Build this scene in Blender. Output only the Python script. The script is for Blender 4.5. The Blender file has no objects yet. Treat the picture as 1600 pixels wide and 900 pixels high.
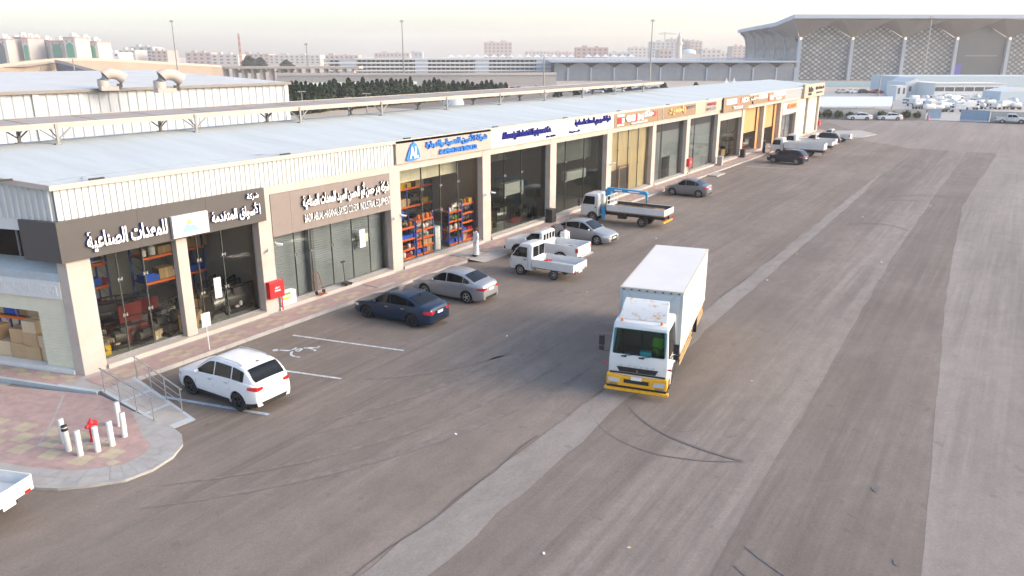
import bpy, bmesh, math, random
from mathutils import Vector, Matrix
R = math.radians
rnd = random.Random(7)
S = bpy.context.scene
COL = S.collection

# ------------------------------------------------------------------ camera, sky, sun, exposure
CAM = Vector((-13.88, -28.86, 12.0))
HEAD = R(33.3); PITCH = math.atan((450 - 88) / 1200.0)
cd = bpy.data.cameras.new('camera'); cd.lens = 27.0; cd.sensor_width = 36.0
cd.clip_start = 0.1; cd.clip_end = 12000
cam = bpy.data.objects.new('camera', cd); COL.objects.link(cam)
cam.location = CAM; cam.rotation_euler = (R(90) - PITCH, 0, HEAD - R(90))
S.camera = cam
SUN_EL = R(22); SUN_DIR = Vector((0.42, -0.91, 0)).normalized()      # towards the sun, ground plan
w = bpy.data.worlds.new('World'); S.world = w; w.use_nodes = True
nt = w.node_tree; bgn = nt.nodes['Background']
sky = nt.nodes.new('ShaderNodeTexSky'); sky.sky_type = 'NISHITA'; sky.sun_disc = False
sky.sun_elevation = SUN_EL; sky.sun_rotation = math.atan2(SUN_DIR.x, SUN_DIR.y)
sky.air_density = 1.0; sky.dust_density = 2.8; sky.ozone_density = 1.4; sky.altitude = 0
nt.links.new(sky.outputs[0], bgn.inputs[0]); bgn.inputs[1].default_value = 0.15
sl = bpy.data.lights.new('sun', 'SUN'); sl.energy = 0.85; sl.angle = R(28); sl.color = (1.0, 0.87, 0.75)
so = bpy.data.objects.new('sun', sl); COL.objects.link(so)
sd = Vector((SUN_DIR.x * math.cos(SUN_EL), SUN_DIR.y * math.cos(SUN_EL), math.sin(SUN_EL)))
so.rotation_euler = sd.to_track_quat('Z', 'Y').to_euler(); so.location = (60, -80, 60)
S.view_settings.view_transform = 'Standard'; S.view_settings.look = 'None'
S.view_settings.gamma = 1.0; S.view_settings.use_curve_mapping = False
S.view_settings.exposure = 1.58
S.cycles.max_bounces = 8; S.cycles.transparent_max_bounces = 16
S.cycles.volume_bounces = 1
S.cycles.use_denoising = True
HAZE = 0.00032

FWD = Vector((math.cos(HEAD), math.sin(HEAD), 0)); RGT = Vector((math.sin(HEAD), -math.cos(HEAD), 0))
def W(X, F, z=0.0):                      # metres to the right of / ahead of the camera's foot point
    p = CAM + RGT * X + FWD * F; return Vector((p.x, p.y, z))
def bgx(px, F): return (px - 800) / 1253.0 * F
def bgz(py, F):                          # height seen at photo row py at distance F
    a = math.atan((450 - py) / 1200.0) - PITCH
    return 12 + math.tan(a) * F

# ------------------------------------------------------------------ materials
MATS = {}
def nd(t, typ, **kw):
    n = t.nodes.new(typ)
    for k, v in kw.items(): setattr(n, k, v)
    return n
def mat(name, col, rough=0.6, metal=0.0, var=0.0, scale=3.0, bump=0.0, bscale=None, coat=0.0, spec=0.5, col2=None, emit=0.0, stretch=None, world=False):
    if name in MATS: return MATS[name]
    m = bpy.data.materials.new(name); m.use_nodes = True; t = m.node_tree
    b = t.nodes['Principled BSDF']
    c = (*col, 1) if len(col) == 3 else col
    b.inputs['Base Color'].default_value = c
    b.inputs['Roughness'].default_value = rough; b.inputs['Metallic'].default_value = metal
    b.inputs['Specular IOR Level'].default_value = spec
    if coat: b.inputs['Coat Weight'].default_value = coat; b.inputs['Coat Roughness'].default_value = 0.06
    if emit:
        b.inputs['Emission Color'].default_value = c; b.inputs['Emission Strength'].default_value = emit
    if var or bump or col2:
        tc = nd(t, 'ShaderNodeTexCoord'); src = tc.outputs['Object']
        if world:
            g = nd(t, 'ShaderNodeNewGeometry'); src = g.outputs['Position']
        if stretch:
            mp = nd(t, 'ShaderNodeMapping'); mp.inputs['Scale'].default_value = stretch
            t.links.new(src, mp.inputs[0]); src = mp.outputs[0]
        n = nd(t, 'ShaderNodeTexNoise'); n.inputs['Scale'].default_value = scale; n.inputs['Detail'].default_value = 6
        n.inputs['Roughness'].default_value = 0.65
        t.links.new(src, n.inputs['Vector'])
        rp = nd(t, 'ShaderNodeValToRGB'); rp.color_ramp.elements[0].position = 0.3; rp.color_ramp.elements[1].position = 0.7
        a = [max(0, x * (1 - var)) for x in c[:3]]; z = [min(1, x * (1 + var)) for x in c[:3]]
        if col2: a = list(col2)
        rp.color_ramp.elements[0].color = (*a, 1); rp.color_ramp.elements[1].color = (*z, 1)
        t.links.new(n.outputs['Fac'], rp.inputs[0]); t.links.new(rp.outputs[0], b.inputs['Base Color'])
        if bump:
            n2 = nd(t, 'ShaderNodeTexNoise'); n2.inputs['Scale'].default_value = bscale or scale * 6; n2.inputs['Detail'].default_value = 4
            t.links.new(src, n2.inputs['Vector'])
            bp = nd(t, 'ShaderNodeBump'); bp.inputs['Strength'].default_value = bump; bp.inputs['Distance'].default_value = 0.02
            t.links.new(n2.outputs['Fac'], bp.inputs['Height']); t.links.new(bp.outputs[0], b.inputs['Normal'])
    MATS[name] = m; return m
def glassmat(name, tint, refl=1.0, rough=0.0, ior=1.5):
    m = bpy.data.materials.new(name); m.use_nodes = True; t = m.node_tree; t.nodes.remove(t.nodes['Principled BSDF'])
    out = t.nodes['Material Output']
    tr = nd(t, 'ShaderNodeBsdfTransparent'); tr.inputs[0].default_value = (*tint, 1)
    gl = nd(t, 'ShaderNodeBsdfGlossy'); gl.inputs['Roughness'].default_value = rough; gl.inputs[0].default_value = (refl, refl, refl, 1)
    fr = nd(t, 'ShaderNodeFresnel'); fr.inputs[0].default_value = ior
    mx = nd(t, 'ShaderNodeMixShader'); t.links.new(fr.outputs[0], mx.inputs[0]); t.links.new(tr.outputs[0], mx.inputs[1]); t.links.new(gl.outputs[0], mx.inputs[2])
    t.links.new(mx.outputs[0], out.inputs[0]); MATS[name] = m; return m
def paint(name, col, metal=0.0, rough=0.35, dust=0.15):
    m = mat('paint_' + name, col, rough, metal, var=dust, scale=1.2, coat=0.35, spec=.35)
    return m

M = dict(
 stone=mat('cream_stone', (.43,.385,.355), .75, var=.05, scale=.9, bump=.15, bscale=30, col2=(.385,.325,.275)),
 cream=mat('cream_cladding', (.45,.395,.35), .6, var=.06, scale=.8),
 white=mat('white_paint', (.60,.60,.59), .55, var=.05, scale=2),
 whitepanel=mat('white_sign_panel', (.56,.555,.56), .4, var=.03),
 corr=mat('grey_white_sheet_metal', (.47,.485,.485), .5, .0, var=.05, scale=.7),
 corrw=mat('warehouse_sheet_metal', (.43,.455,.48), .5, .0, var=.06, scale=.5),
 roof=mat('pale_blue_roof_membrane', (.44,.475,.48), .9, spec=.1, var=.10, scale=.5, bump=.2, bscale=3, stretch=(1.6,.22,1)),
 roofold=mat('worn_white_roof', (.46,.475,.48), .9, spec=.1, var=.12, scale=.25, col2=(.48, .46, .43)),
 signdk=mat('charcoal_sign_panel', (.068,.062,.062), .45, var=.05),
 signtaupe=mat('taupe_sign_panel', (.20,.165,.152), .5, var=.06),
 signbeige=mat('beige_sign_panel', (.38,.315,.28), .5, var=.04),
 signbrown=mat('tan_sign_panel', (.25,.16,.09), .5, var=.05),
 signcream=mat('cream_sign_panel', (.44,.345,.26), .5, var=.04),
 letterw=mat('white_letters', (.86, .86, .86), .4), letterk=mat('black_letter_sides', (.02, .02, .03), .5),
 letterblue=mat('bright_blue_letters', (.02, .20, .62), .4), letternavy=mat('navy_letters', (.006,.012,.18), .6, spec=.15),
 letterred=mat('red_letters', (.70, .03, .03), .4), lettergold=mat('gold_letters', (.75, .52, .20), .35, .3),
 lettergrey=mat('grey_letters', (.25, .25, .27), .5), lettermaroon=mat('maroon_letters', (.30, .06, .07), .5),
 black=mat('black_plastic', (.015, .015, .016), .5), rubber=mat('tyre_rubber', (.02, .02, .02), .85, var=.2, scale=8),
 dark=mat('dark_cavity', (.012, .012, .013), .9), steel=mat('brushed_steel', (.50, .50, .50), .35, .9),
 alloy=mat('alloy_rim', (.55, .56, .58), .35, .85), alloydk=mat('dark_alloy_rim', (.05, .05, .055), .4, .6),
 alu=mat('grey_aluminium_frame', (.22,.225,.225), .5, .4),
 carglass=mat('dark_car_glass', (.006,.008,.009), .05, 0, spec=.28),
 headl=mat('headlamp_lens', (.55, .58, .60), .1, .2, spec=.9), taill=mat('red_tail_lens', (.55, .012, .015), .15, spec=.8),
 amber=mat('amber_lens', (.75, .22, .02), .25), plate=mat('number_plate', (.75, .76, .76), .5),
 red=mat('red_paint', (.60, .015, .02), .45, var=.08), yellow=mat('yellow_bumper_paint', (.75, .37, .015), .5, var=.12, scale=4),
 orange=mat('orange_rack_beam', (.72, .13, .02), .5, var=.08), rackblue=mat('blue_rack_upright', (.02, .06, .28), .5),
 carton=mat('brown_cardboard', (.42, .28, .15), .8, var=.12, scale=2), cartonlt=mat('pale_cardboard', (.52, .40, .26), .8, var=.1, scale=2),
 yellowp=mat('yellow_plastic', (.72, .46, .02), .5), bluep=mat('blue_plastic', (.02, .10, .55), .45), redp=mat('red_plastic', (.33,.015,.012), .5),
 whitep=mat('white_plastic', (.75, .75, .75), .5), greenp=mat('green_plastic', (.10, .30, .05), .5), orangep=mat('orange_plastic', (.75, .20, .03), .5),
 cyan=mat('pale_cyan_paint', (.35, .62, .70), .5), craneblue=mat('sky_blue_paint', (.03, .30, .58), .4, var=.08),
 shutter=mat('grey_roller_shutter', (.33,.345,.345), .55, .2, var=.06, scale=1), shutterc=mat('cream_roller_shutter', (.62, .60, .47), .6, var=.05),
 kerb=mat('concrete_kerb', (.32,.31,.295), .85, var=.15, scale=2, bump=.2), slabm=mat('pale_concrete', (.34,.318,.295), .9, var=.12, scale=1.5, bump=.2),
 kerbblue=mat('worn_blue_kerb_paint', (.34,.41,.455), .85, var=.15, scale=3, col2=(.40, .40, .39)),
 tred=mat('pink_paver', (.36,.25,.225), .85, var=.16, scale=3, bump=.15), tyel=mat('yellow_paver', (.40,.335,.235), .85, var=.14, scale=3, bump=.15),
 line=mat('worn_white_line', (.55, .57, .59), .8, var=.25, scale=5, col2=(.26, .26, .26)),
 lineb=mat('worn_blue_line', (.36, .45, .54), .8, var=.25, scale=4, col2=(.25, .27, .29)),
 skid=mat('tyre_mark_black', (.085,.075,.07), .85, var=.3, scale=6, col2=(.15,.13,.12)),
 skin=mat('skin', (.30, .16, .10), .6), skinl=mat('skin_light', (.42, .25, .17), .6), thobe=mat('white_cloth', (.62,.62,.63), .8, var=.04), hair=mat('dark_hair', (.012, .01, .01), .7),
 cloth_dk=mat('black_cloth', (.012, .012, .014), .85), hivis=mat('yellow_green_cloth', (.45, .70, .03), .7),
 leaf=mat('dark_green_leaves', (.016,.036,.009), .7, var=.45, scale=1.5), leaf2=mat('mid_green_leaves', (.030,.058,.012), .7, var=.4, scale=2), bark=mat('bark', (.10, .07, .05), .9, var=.2),
 dkroof=mat('weathered_canopy_sheet', (.30, .26, .23), .8, var=.2, scale=.7, stretch=(.3, 2, 1)), canopyb=mat('cream_canopy_beam', (.40,.335,.285), .6, var=.1),
 wood=mat('wood_planks', (.32, .20, .11), .8, var=.25, scale=4), wheeldust=mat('dusty_rim', (.28, .22, .17), .7, .2),
 sand=mat('sandy_ground', (.38, .31, .24), .95, var=.12, scale=.05, world=True),
 emb=mat('brown_retaining_wall', (.30, .24, .19), .9, var=.1, scale=.05), concrete=mat('pale_city_concrete', (.42,.385,.36), .85, var=.05, scale=.05),
 citypink=mat('dusty_pink_concrete', (.38,.29,.265), .9), citygrey=mat('grey_city_concrete', (.33,.33,.34), .9), cityred=mat('brown_red_concrete', (.33, .22, .20), .9),
 greenglass=mat('green_tinted_glazing', (.03, .22, .13), .2, spec=.8), darkglass=mat('dark_grey_glazing', (.06, .075, .09), .25, spec=.7),
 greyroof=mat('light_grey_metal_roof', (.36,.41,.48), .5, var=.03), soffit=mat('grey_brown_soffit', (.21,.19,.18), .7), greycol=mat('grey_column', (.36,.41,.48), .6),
 bluefence=mat('blue_mesh_screen', (.24,.34,.44), .8, var=.1, scale=2), palefence=mat('pale_green_fence', (.52, .62, .60), .8),
 interior=mat('shop_wall', (.48,.46,.42), .85, var=.05), floor=mat('shop_floor', (.42, .44, .42), .35, var=.08), lamp=mat('warm_lamp', (1, .62, .25), .5, emit=2.0),
 beigecurtain=mat('beige_window_cover', (.44, .36, .22), .8, var=.12, scale=.8, stretch=(2, 1, .4)),
 glowtintwall=mat('amber_glow_tinted_wall', (.50,.27,.10), .7, var=.1), towhite=mat('dirty_white_body', (.70, .69, .66), .5, var=.08, scale=1.2),  # orange wall tone holds the amber glow of two far shops
)
M['glass'] = glassmat('clear_shop_glass', (.80,.83,.80), .8); M['glassdk'] = glassmat('tinted_shop_glass', (.45,.49,.47), 1.0); M['glassgr'] = glassmat('pale_green_shop_glass', (.70,.745,.76), 1.0); M['glassclr'] = glassmat('very_clear_shop_glass', (.88,.90,.88), .8); M['cabglass'] = glassmat('teal_cab_glass', (.34,.72,.76), .42, ior=1.5)

# ------------------------------------------------------------------ mesh builder
class MB:
    def __init__(s): s.v = []; s.f = []; s.m = []
    def add(s, vs, fs, mi=0):
        o = len(s.v); s.v += [tuple(v) for v in vs]; s.f += [tuple(i + o for i in f) for f in fs]; s.m += [mi] * len(fs); return s
    def box(s, x0, x1, y0, y1, z0, z1, mi=0):
        vs = [(x0,y0,z0),(x1,y0,z0),(x1,y1,z0),(x0,y1,z0),(x0,y0,z1),(x1,y0,z1),(x1,y1,z1),(x0,y1,z1)]
        return s.add(vs, [(0,3,2,1),(4,5,6,7),(0,1,5,4),(1,2,6,5),(2,3,7,6),(3,0,4,7)], mi)
    def poly(s, pts, mi=0): return s.add(pts, [tuple(range(len(pts)))], mi)
    def prism(s, pts, h0, h1, axis='z', mi=0):      # pts 2-D outline (ccw), extruded along axis
        f = {'z': lambda a, b, h: (a, b, h), 'y': lambda a, b, h: (a, h, b), 'x': lambda a, b, h: (h, a, b)}[axis]
        n = len(pts); vs = [f(a, b, h0) for a, b in pts] + [f(a, b, h1) for a, b in pts]
        fs = [tuple(range(n))[::-1], tuple(range(n, 2 * n))] + [(i, (i+1) % n, n + (i+1) % n, n + i) for i in range(n)]
        return s.add(vs, fs, mi)
    def tube(s, pts, r, n=8, mi=0, cap=True):
        pts = [Vector(p) for p in pts]; rs = r if isinstance(r, (list, tuple)) else [r] * len(pts)
        vs = []; fs = []
        for i, p in enumerate(pts):
            d = (pts[min(i+1, len(pts)-1)] - pts[max(i-1, 0)]).normalized()
            a = d.orthogonal().normalized() if abs(d.z) > .95 else d.cross(Vector((0,0,1))).normalized()
            b = d.cross(a)
            for k in range(n):
                t = 2 * math.pi * k / n; vs.append(p + (a * math.cos(t) + b * math.sin(t)) * rs[i])
        for i in range(len(pts) - 1):
            for k in range(n): fs.append((i*n+k, i*n+(k+1) % n, (i+1)*n+(k+1) % n, (i+1)*n+k))
        if cap: fs += [tuple(range(n))[::-1], tuple(range((len(pts)-1)*n, len(pts)*n))]
        return s.add(vs, fs, mi)
    def lathe(s, prof, n=20, c=(0,0,0), axis='z', mi=0, a0=0, a1=2*math.pi):   # prof: (radius, height)
        full = abs(a1 - a0 - 2 * math.pi) < 1e-6; m = n if full else n + 1
        vs = []; fs = []
        for r, h in prof:
            for k in range(m):
                t = a0 + (a1 - a0) * k / n; x, y = r * math.cos(t), r * math.sin(t)
                p = {'z': (x, y, h), 'y': (x, h, y), 'x': (h, x, y)}[axis]; vs.append((p[0]+c[0], p[1]+c[1], p[2]+c[2]))
        for i in range(len(prof) - 1):
            for k in range(n):
                k2 = (k+1) % m if full else k + 1
                fs.append((i*m+k, i*m+k2, (i+1)*m+k2, (i+1)*m+k))
        return s.add(vs, fs, mi)
    def grid(s, rows, mi=0, closed=False):
        n = len(rows[0]); vs = [p for r in rows for p in r]; fs = []
        for i in range(len(rows) - 1):
            for k in range(n if closed else n - 1): fs.append((i*n+k, i*n+(k+1) % n, (i+1)*n+(k+1) % n, (i+1)*n+k))
        return s.add(vs, fs, mi)
    def move(s, d=(0,0,0), rz=0.0, i0=0):
        c, q = math.cos(rz), math.sin(rz)
        s.v[i0:] = [(x*c - y*q + d[0], x*q + y*c + d[1], z + d[2]) for x, y, z in s.v[i0:]]; return s
    def build(s, name, mats, parent=None, smooth=30, bevel=0.0, label=None, fixn=True, loc=None):
        mats = mats if isinstance(mats, (list, tuple)) else [mats]
        me = bpy.data.meshes.new(name); me.from_pydata(s.v, [], s.f); 
        for m_ in mats: me.materials.append(M[m_] if isinstance(m_, str) else m_)
        me.polygons.foreach_set('material_index', s.m)
        if fixn or bevel:
            bm = bmesh.new(); bm.from_mesh(me)
            if bevel:
                bmesh.ops.remove_doubles(bm, verts=bm.verts, dist=1e-5)
            if fixn: bmesh.ops.recalc_face_normals(bm, faces=bm.faces)
            if bevel:
                es = [e for e in bm.edges if len(e.link_faces) == 2 and e.calc_face_angle(0) > R(35)]
                bmesh.ops.bevel(bm, geom=es, offset=bevel, segments=2, profile=.6, affect='EDGES', clamp_overlap=True)
            bm.to_mesh(me); bm.free()
        if smooth:
            me.polygons.foreach_set('use_smooth', [True] * len(me.polygons)); me.set_sharp_from_angle(angle=R(smooth))
        me.update()
        o = bpy.data.objects.new(name, me); COL.objects.link(o)
        if parent is not None: o.parent = parent
        if label: o['label'] = label
        if loc: o.location = loc
        return o
def tag(o, label=None, cat=None, group=None, kind=None):
    if label: o['label'] = label
    if cat: o['category'] = cat
    if group: o['group'] = group
    if kind: o['kind'] = kind
    return o
def thing(name, label, cat, loc=(0,0,0), rz=0.0, group=None):
    o = bpy.data.objects.new(name, None); COL.objects.link(o); o.empty_display_size = .2
    o.location = loc; o.rotation_euler = (0, 0, rz); return tag(o, label, cat, group)
def struct(name, mb, mats, smooth=0, loc=None): return tag(mb.build(name, mats, None, smooth, loc=loc), kind='structure')
KIDS = {}
def kids(o): return [c for c in bpy.data.objects if c.parent == o]
def copy_tree(o, loc=None, rz=None, label=None, parent=None, group=None):
    c = o.copy(); COL.objects.link(c)
    if parent is not None: c.parent = parent
    if loc is not None: c.location = loc
    if rz is not None: c.rotation_euler = (0, 0, rz)
    if label: c['label'] = label
    if group: c['group'] = group
    for ch in kids(o): copy_tree(ch, parent=c)
    return c

# ------------------------------------------------------------------ lettering
_FORMS = {}
for ch, code, n in [('ء',0xFE80,1),('آ',0xFE81,2),('أ',0xFE83,2),('ؤ',0xFE85,2),('إ',0xFE87,2),('ئ',0xFE89,4),('ا',0xFE8D,2),('ب',0xFE8F,4),('ة',0xFE93,2),('ت',0xFE95,4),('ث',0xFE99,4),('ج',0xFE9D,4),('ح',0xFEA1,4),('خ',0xFEA5,4),('د',0xFEA9,2),('ذ',0xFEAB,2),('ر',0xFEAD,2),('ز',0xFEAF,2),('س',0xFEB1,4),('ش',0xFEB5,4),('ص',0xFEB9,4),('ض',0xFEBD,4),('ط',0xFEC1,4),('ظ',0xFEC5,4),('ع',0xFEC9,4),('غ',0xFECD,4),('ف',0xFED1,4),('ق',0xFED5,4),('ك',0xFED9,4),('ل',0xFEDD,4),('م',0xFEE1,4),('ن',0xFEE5,4),('ه',0xFEE9,4),('و',0xFEED,2),('ى',0xFEEF,2),('ي',0xFEF1,4)]: _FORMS[ch] = (code, n)
_LIG = {'لأ': 0xFEF7, 'لإ': 0xFEF9, 'لا': 0xFEFB}
def arabic(s):
    out = []; i = 0; joined = False
    while i < len(s):
        c = s[i]
        if s[i:i+2] in _LIG:
            out.append(chr(_LIG[s[i:i+2]] + (1 if joined else 0))); joined = False; i += 2; continue
        if c not in _FORMS: out.append(c); joined = False; i += 1; continue
        code, n = _FORMS[c]; nxt = s[i+1] if i + 1 < len(s) else ''
        fwd = n == 4 and nxt in _FORMS and _FORMS[nxt][1] > 1
        k = (3 if joined else 2) if fwd else (1 if joined else 0)
        out.append(chr(code + k)); joined = fwd; i += 1
    return ''.join(reversed(out))
def textmesh(s, x0, x1, z0, z1, y, depth=0.08, bold=0.0, front='letterw', side=None, name='lettering', parent=None, label=None, ar=False, keep=False):
    """letters fitted to the rectangle x0..x1, z0..z1, standing proud of the plane y towards -y"""
    c = bpy.data.curves.new('lettering', 'FONT'); c.body = arabic(s) if ar else s; c.size = 1; c.offset = bold; c.resolution_u = 3; c.extrude = 0.5
    o = bpy.data.objects.new('lettering', c); COL.objects.link(o)
    dg = bpy.context.evaluated_depsgraph_get(); me = bpy.data.meshes.new_from_object(o.evaluated_get(dg))
    bpy.data.objects.remove(o)
    co = [v.co.copy() for v in me.vertices]
    ax0, ax1 = min(v.x for v in co), max(v.x for v in co); ay0, ay1 = min(v.y for v in co), max(v.y for v in co)
    sx = (x1 - x0) / (ax1 - ax0); sz = (z1 - z0) / (ay1 - ay0)
    if keep: sx = min(sx, sz * 1.4)
    for v in me.vertices:
        p = v.co; v.co = (x0 + (p.x - ax0) * sx, y - depth * (p.z + .5), z0 + (p.y - ay0) * sz)
    me.materials.clear(); me.materials.append(M[front]); me.materials.append(M[side or front])
    me.update()
    for p in me.polygons: p.material_index = 0 if p.normal.y < -.7 else 1; p.use_smooth = False
    me.name = name
    ob = bpy.data.objects.new(name, me); COL.objects.link(ob)
    if parent is not None: ob.parent = parent
    if label: ob['label'] = label
    return ob
# ------------------------------------------------------------------ ground
def asphalt(name, base, dark, sc=.12, streak=1.0, grad=None):
    """worn asphalt: large patches, tyre-polished streaks along the lane (x), fine aggregate"""
    m = bpy.data.materials.new(name); m.use_nodes = True; t = m.node_tree; b = t.nodes['Principled BSDF']; L = t.links.new
    g = nd(t, 'ShaderNodeNewGeometry')
    def noise(scale, st=(1,1,1), det=6, ro=.6, rot=0, dist=.4):
        mp = nd(t, 'ShaderNodeMapping'); mp.inputs['Scale'].default_value = st; mp.inputs['Rotation'].default_value = (0,0,rot); L(g.outputs['Position'], mp.inputs[0])
        n = nd(t, 'ShaderNodeTexNoise'); n.inputs['Scale'].default_value = scale; n.inputs['Detail'].default_value = det; n.inputs['Roughness'].default_value = ro; n.inputs['Distortion'].default_value = dist
        L(mp.outputs[0], n.inputs['Vector']); return n.outputs['Fac']
    def ramp(v, a, z):
        r = nd(t, 'ShaderNodeMapRange'); r.inputs[1].default_value = a; r.inputs[2].default_value = z; L(v, r.inputs[0]); return r.outputs[0]
    def m2(op, a, c):
        x = nd(t, 'ShaderNodeMath'); x.operation = op
        for i, v in enumerate((a, c)):
            if isinstance(v, (int, float)): x.inputs[i].default_value = v
            else: L(v, x.inputs[i])
        return x.outputs[0]
    def mix(f, a, c):
        x = nd(t, 'ShaderNodeMix'); x.data_type = 'RGBA'
        for s_, v in ((0, f), (6, a), (7, c)):
            if isinstance(v, (int, float)): x.inputs[s_].default_value = v
            elif isinstance(v, tuple): x.inputs[s_].default_value = (*v, 1)
            else: L(v, x.inputs[s_])
        return x.outputs[2]
    big = ramp(noise(sc), .32, .68); st = ramp(noise(.30, (.10, 1.5, 1), 5, .6, R(-2)), .38, .70); st2 = ramp(noise(1.0, (.035, 1.3, 1), 5, .65, R(2)), .42, .72); st3 = ramp(noise(2.6, (.03, 1.4, 1), 4, .7, R(-1), .2), .45, .75)
    mask = ramp(noise(.09, (.5,1,1), 3, .5), .35, .62); fine = ramp(noise(34, (1,1,1), 3, .8), .25, .75); grit = ramp(noise(9, (1,1,1), 5, .8), .35, .70); mid = ramp(noise(1.3, (.6,1,1), 7, .75), .35, .68); spots = ramp(noise(1.9, (1,1,1), 2, .4), .68, .76)
    a_, d_ = base, dark
    c = mix(big, base, dark)
    if grad:
        y0, y1, gb = grad; sp = nd(t, 'ShaderNodeSeparateXYZ'); L(g.outputs['Position'], sp.inputs[0]); yy = m2('ADD', sp.outputs['Y'], m2('MULTIPLY', m2('SUBTRACT', st2, .5), 1.6)); c = mix(ramp(yy, y0, y1), c, gb)
    dk = tuple(v * .36 for v in dark); lt = tuple(min(1, v * 1.32) for v in base)
    c = mix(m2('MULTIPLY', st, .42 * streak), c, dk); c = mix(m2('MULTIPLY', m2('MULTIPLY', st2, mask), .55 * streak), c, dk); c = mix(m2('MULTIPLY', m2('MULTIPLY', st3, mask), .40 * streak), c, lt)
    c = mix(m2('MULTIPLY', mid, .36), c, dk); c = mix(m2('MULTIPLY', spots, .40), c, dk); c = mix(m2('MULTIPLY', grit, .34), c, dk); c = mix(m2('MULTIPLY', fine, .30), c, lt)
    L(c, b.inputs['Base Color']); b.inputs['Roughness'].default_value = .9; b.inputs['Specular IOR Level'].default_value = .2
    bp = nd(t, 'ShaderNodeBump'); bp.inputs['Strength'].default_value = .5; bp.inputs['Distance'].default_value = .012; L(m2('ADD', fine, grit), bp.inputs['Height']); L(bp.outputs[0], b.inputs['Normal'])
    MATS[name] = m; M[name] = m; return m
asphalt('asphalt_lot', (.285, .236, .200), (.182, .149, .125), .10, 1.0)
asphalt('asphalt_lane', (.256, .215, .185), (.178, .148, .126), .15, 1.1)
asphalt('asphalt_mid', (.256, .215, .185), (.178, .148, .126), .15, 1.2, (-20.2, -23.2, (.345, .296, .260)))
asphalt('asphalt_pale', (.335, .290, .257), (.262, .225, .199), .22, 1.0)
asphalt('asphalt_repair', (.325, .286, .256), (.255, .223, .199), .4, .6)
asphalt('asphalt_far', (.325, .272, .243), (.256, .213, .190), .05, 1.0)

mb = MB(); mb.poly([(-5000,-5000,-.02),(7000,-5000,-.02),(7000,7000,-.02),(-5000,7000,-.02)]); struct('ground', mb, 'sand')
def sheet(name, pts, z, m, wig=0, seg=2.0):
    """flat sheet; long edges get a slightly ragged outline"""
    r = random.Random(hash(name) % 999 if False else len(name) * 7 + int(z * 1000)); out = []
    n = len(pts)
    for i in range(n):
        a, b_ = Vector((*pts[i], 0)), Vector((*pts[(i+1) % n], 0)); L_ = (b_ - a).length
        k = max(1, int(min(L_ / seg, 60))) if wig else 1
        nrm = Vector((-(b_-a).y, (b_-a).x, 0)).normalized()
        for j in range(k):
            p = a + (b_ - a) * (j / k); q = nrm * (r.uniform(-wig, wig) if j else 0); out.append((p.x + q.x, p.y + q.y, z))
    mb = MB(); mb.poly(out); return struct(name, mb, m)
sheet('parking_lot', [(-60,-60),(260,-75),(260,140),(130,140),(130,2),(-2,2),(-16,48),(-60,48)], 0, 'asphalt_lot')
sheet('lane', [(-14,-18.0),(24,-17.7),(70,-17.0),(104,-16.6),(104,-23.4),(67,-23.2),(38,-23.4),(14,-24.1),(2.3,-24.4),(-14,-25.2)], .004, 'asphalt_mid', .06)
sheet('lane', [(-14,-24.9),(2.3,-24.2),(14,-23.9),(38,-23.2),(67,-23.0),(90,-23.1),(112,-25.0),(100,-26.3),(60,-25.7),(32,-26.9),(4,-28.7),(-14,-30.4)], .0075, 'asphalt_lane', .06)
sheet('lane', [(4,-28.5),(32,-26.7),(60,-25.5),(104,-26.4),(104,-60),(-14,-60),(-14,-30)], .011, 'asphalt_pale', .05)
sheet('road_patch', [(-6,-17.1),(11,-17.2),(30,-17.05),(62,-16.8),(76,-16.75),(62,-17.4),(30,-17.95),(11,-18.3),(-6,-18.6)], .015, 'asphalt_repair', .09, 1.2)
sheet('road_patch', [(104,-16.2),(158,-14),(158,-70),(104,-70)], .014, 'asphalt_far', .25, 3)
sheet('road', [(122,-7.5),(151,6),(158,-14),(104,-16.2),(112,-9)], .006, 'asphalt_far', .2, 3)
# cracked dark joint beside the repaired strip, oil stains, tyre marks
M['arcmark'] = mat('worn_tyre_polish', (.175,.142,.122), .85, var=.25, scale=3); M['joint'] = mat('joint_dust', (.11,.09,.08), .9, var=.2); M['skid2'] = mat('faint_tyre_mark', (.145,.125,.115), .9, var=.2, scale=5)
def ribbon(name, pts, wd, z, m, kind='structure'):
    mb = MB(); rows = []
    P = [Vector((*p, z)) for p in pts]
    for i, p in enumerate(P):
        d = (P[min(i+1, len(P)-1)] - P[max(i-1, 0)]).normalized(); n = Vector((-d.y, d.x, 0)); ww = wd[i] if isinstance(wd, list) else wd
        rows.append([p + n * ww / 2, p - n * ww / 2])
    mb.grid(rows); return struct(name, mb, m)
for q0, q1 in ((0,14),(17,31),(33,40),(44,58)):
    ribbon('road_joint', [(-6 + i*.9, -17.06 + .06*math.sin(i*1.7) + .05*math.sin(i*.6)) for i in range(q0,q1)], [.015 + .035*abs(math.sin(i*.9)) for i in range(q0,q1)], .019, 'joint')
def arc(a, b_, c, n=20):
    return [((1-t)**2*a[0] + 2*t*(1-t)*b_[0] + t*t*c[0], (1-t)**2*a[1] + 2*t*(1-t)*b_[1] + t*t*c[1]) for t in [i/(n-1) for i in range(n)]]
ribbon('tyre_mark', arc((9.6,-18.4),(7.6,-20.0),(7.75,-23.2)), [.01 + .10*min(1, i/12) for i in range(20)], .022, 'skid')
ribbon('tyre_mark', arc((7.9,-17.9),(5.6,-20.2),(7.70,-23.15)), [.005 + .05*min(1, i/16) for i in range(20)], .022, 'skid2')
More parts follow.
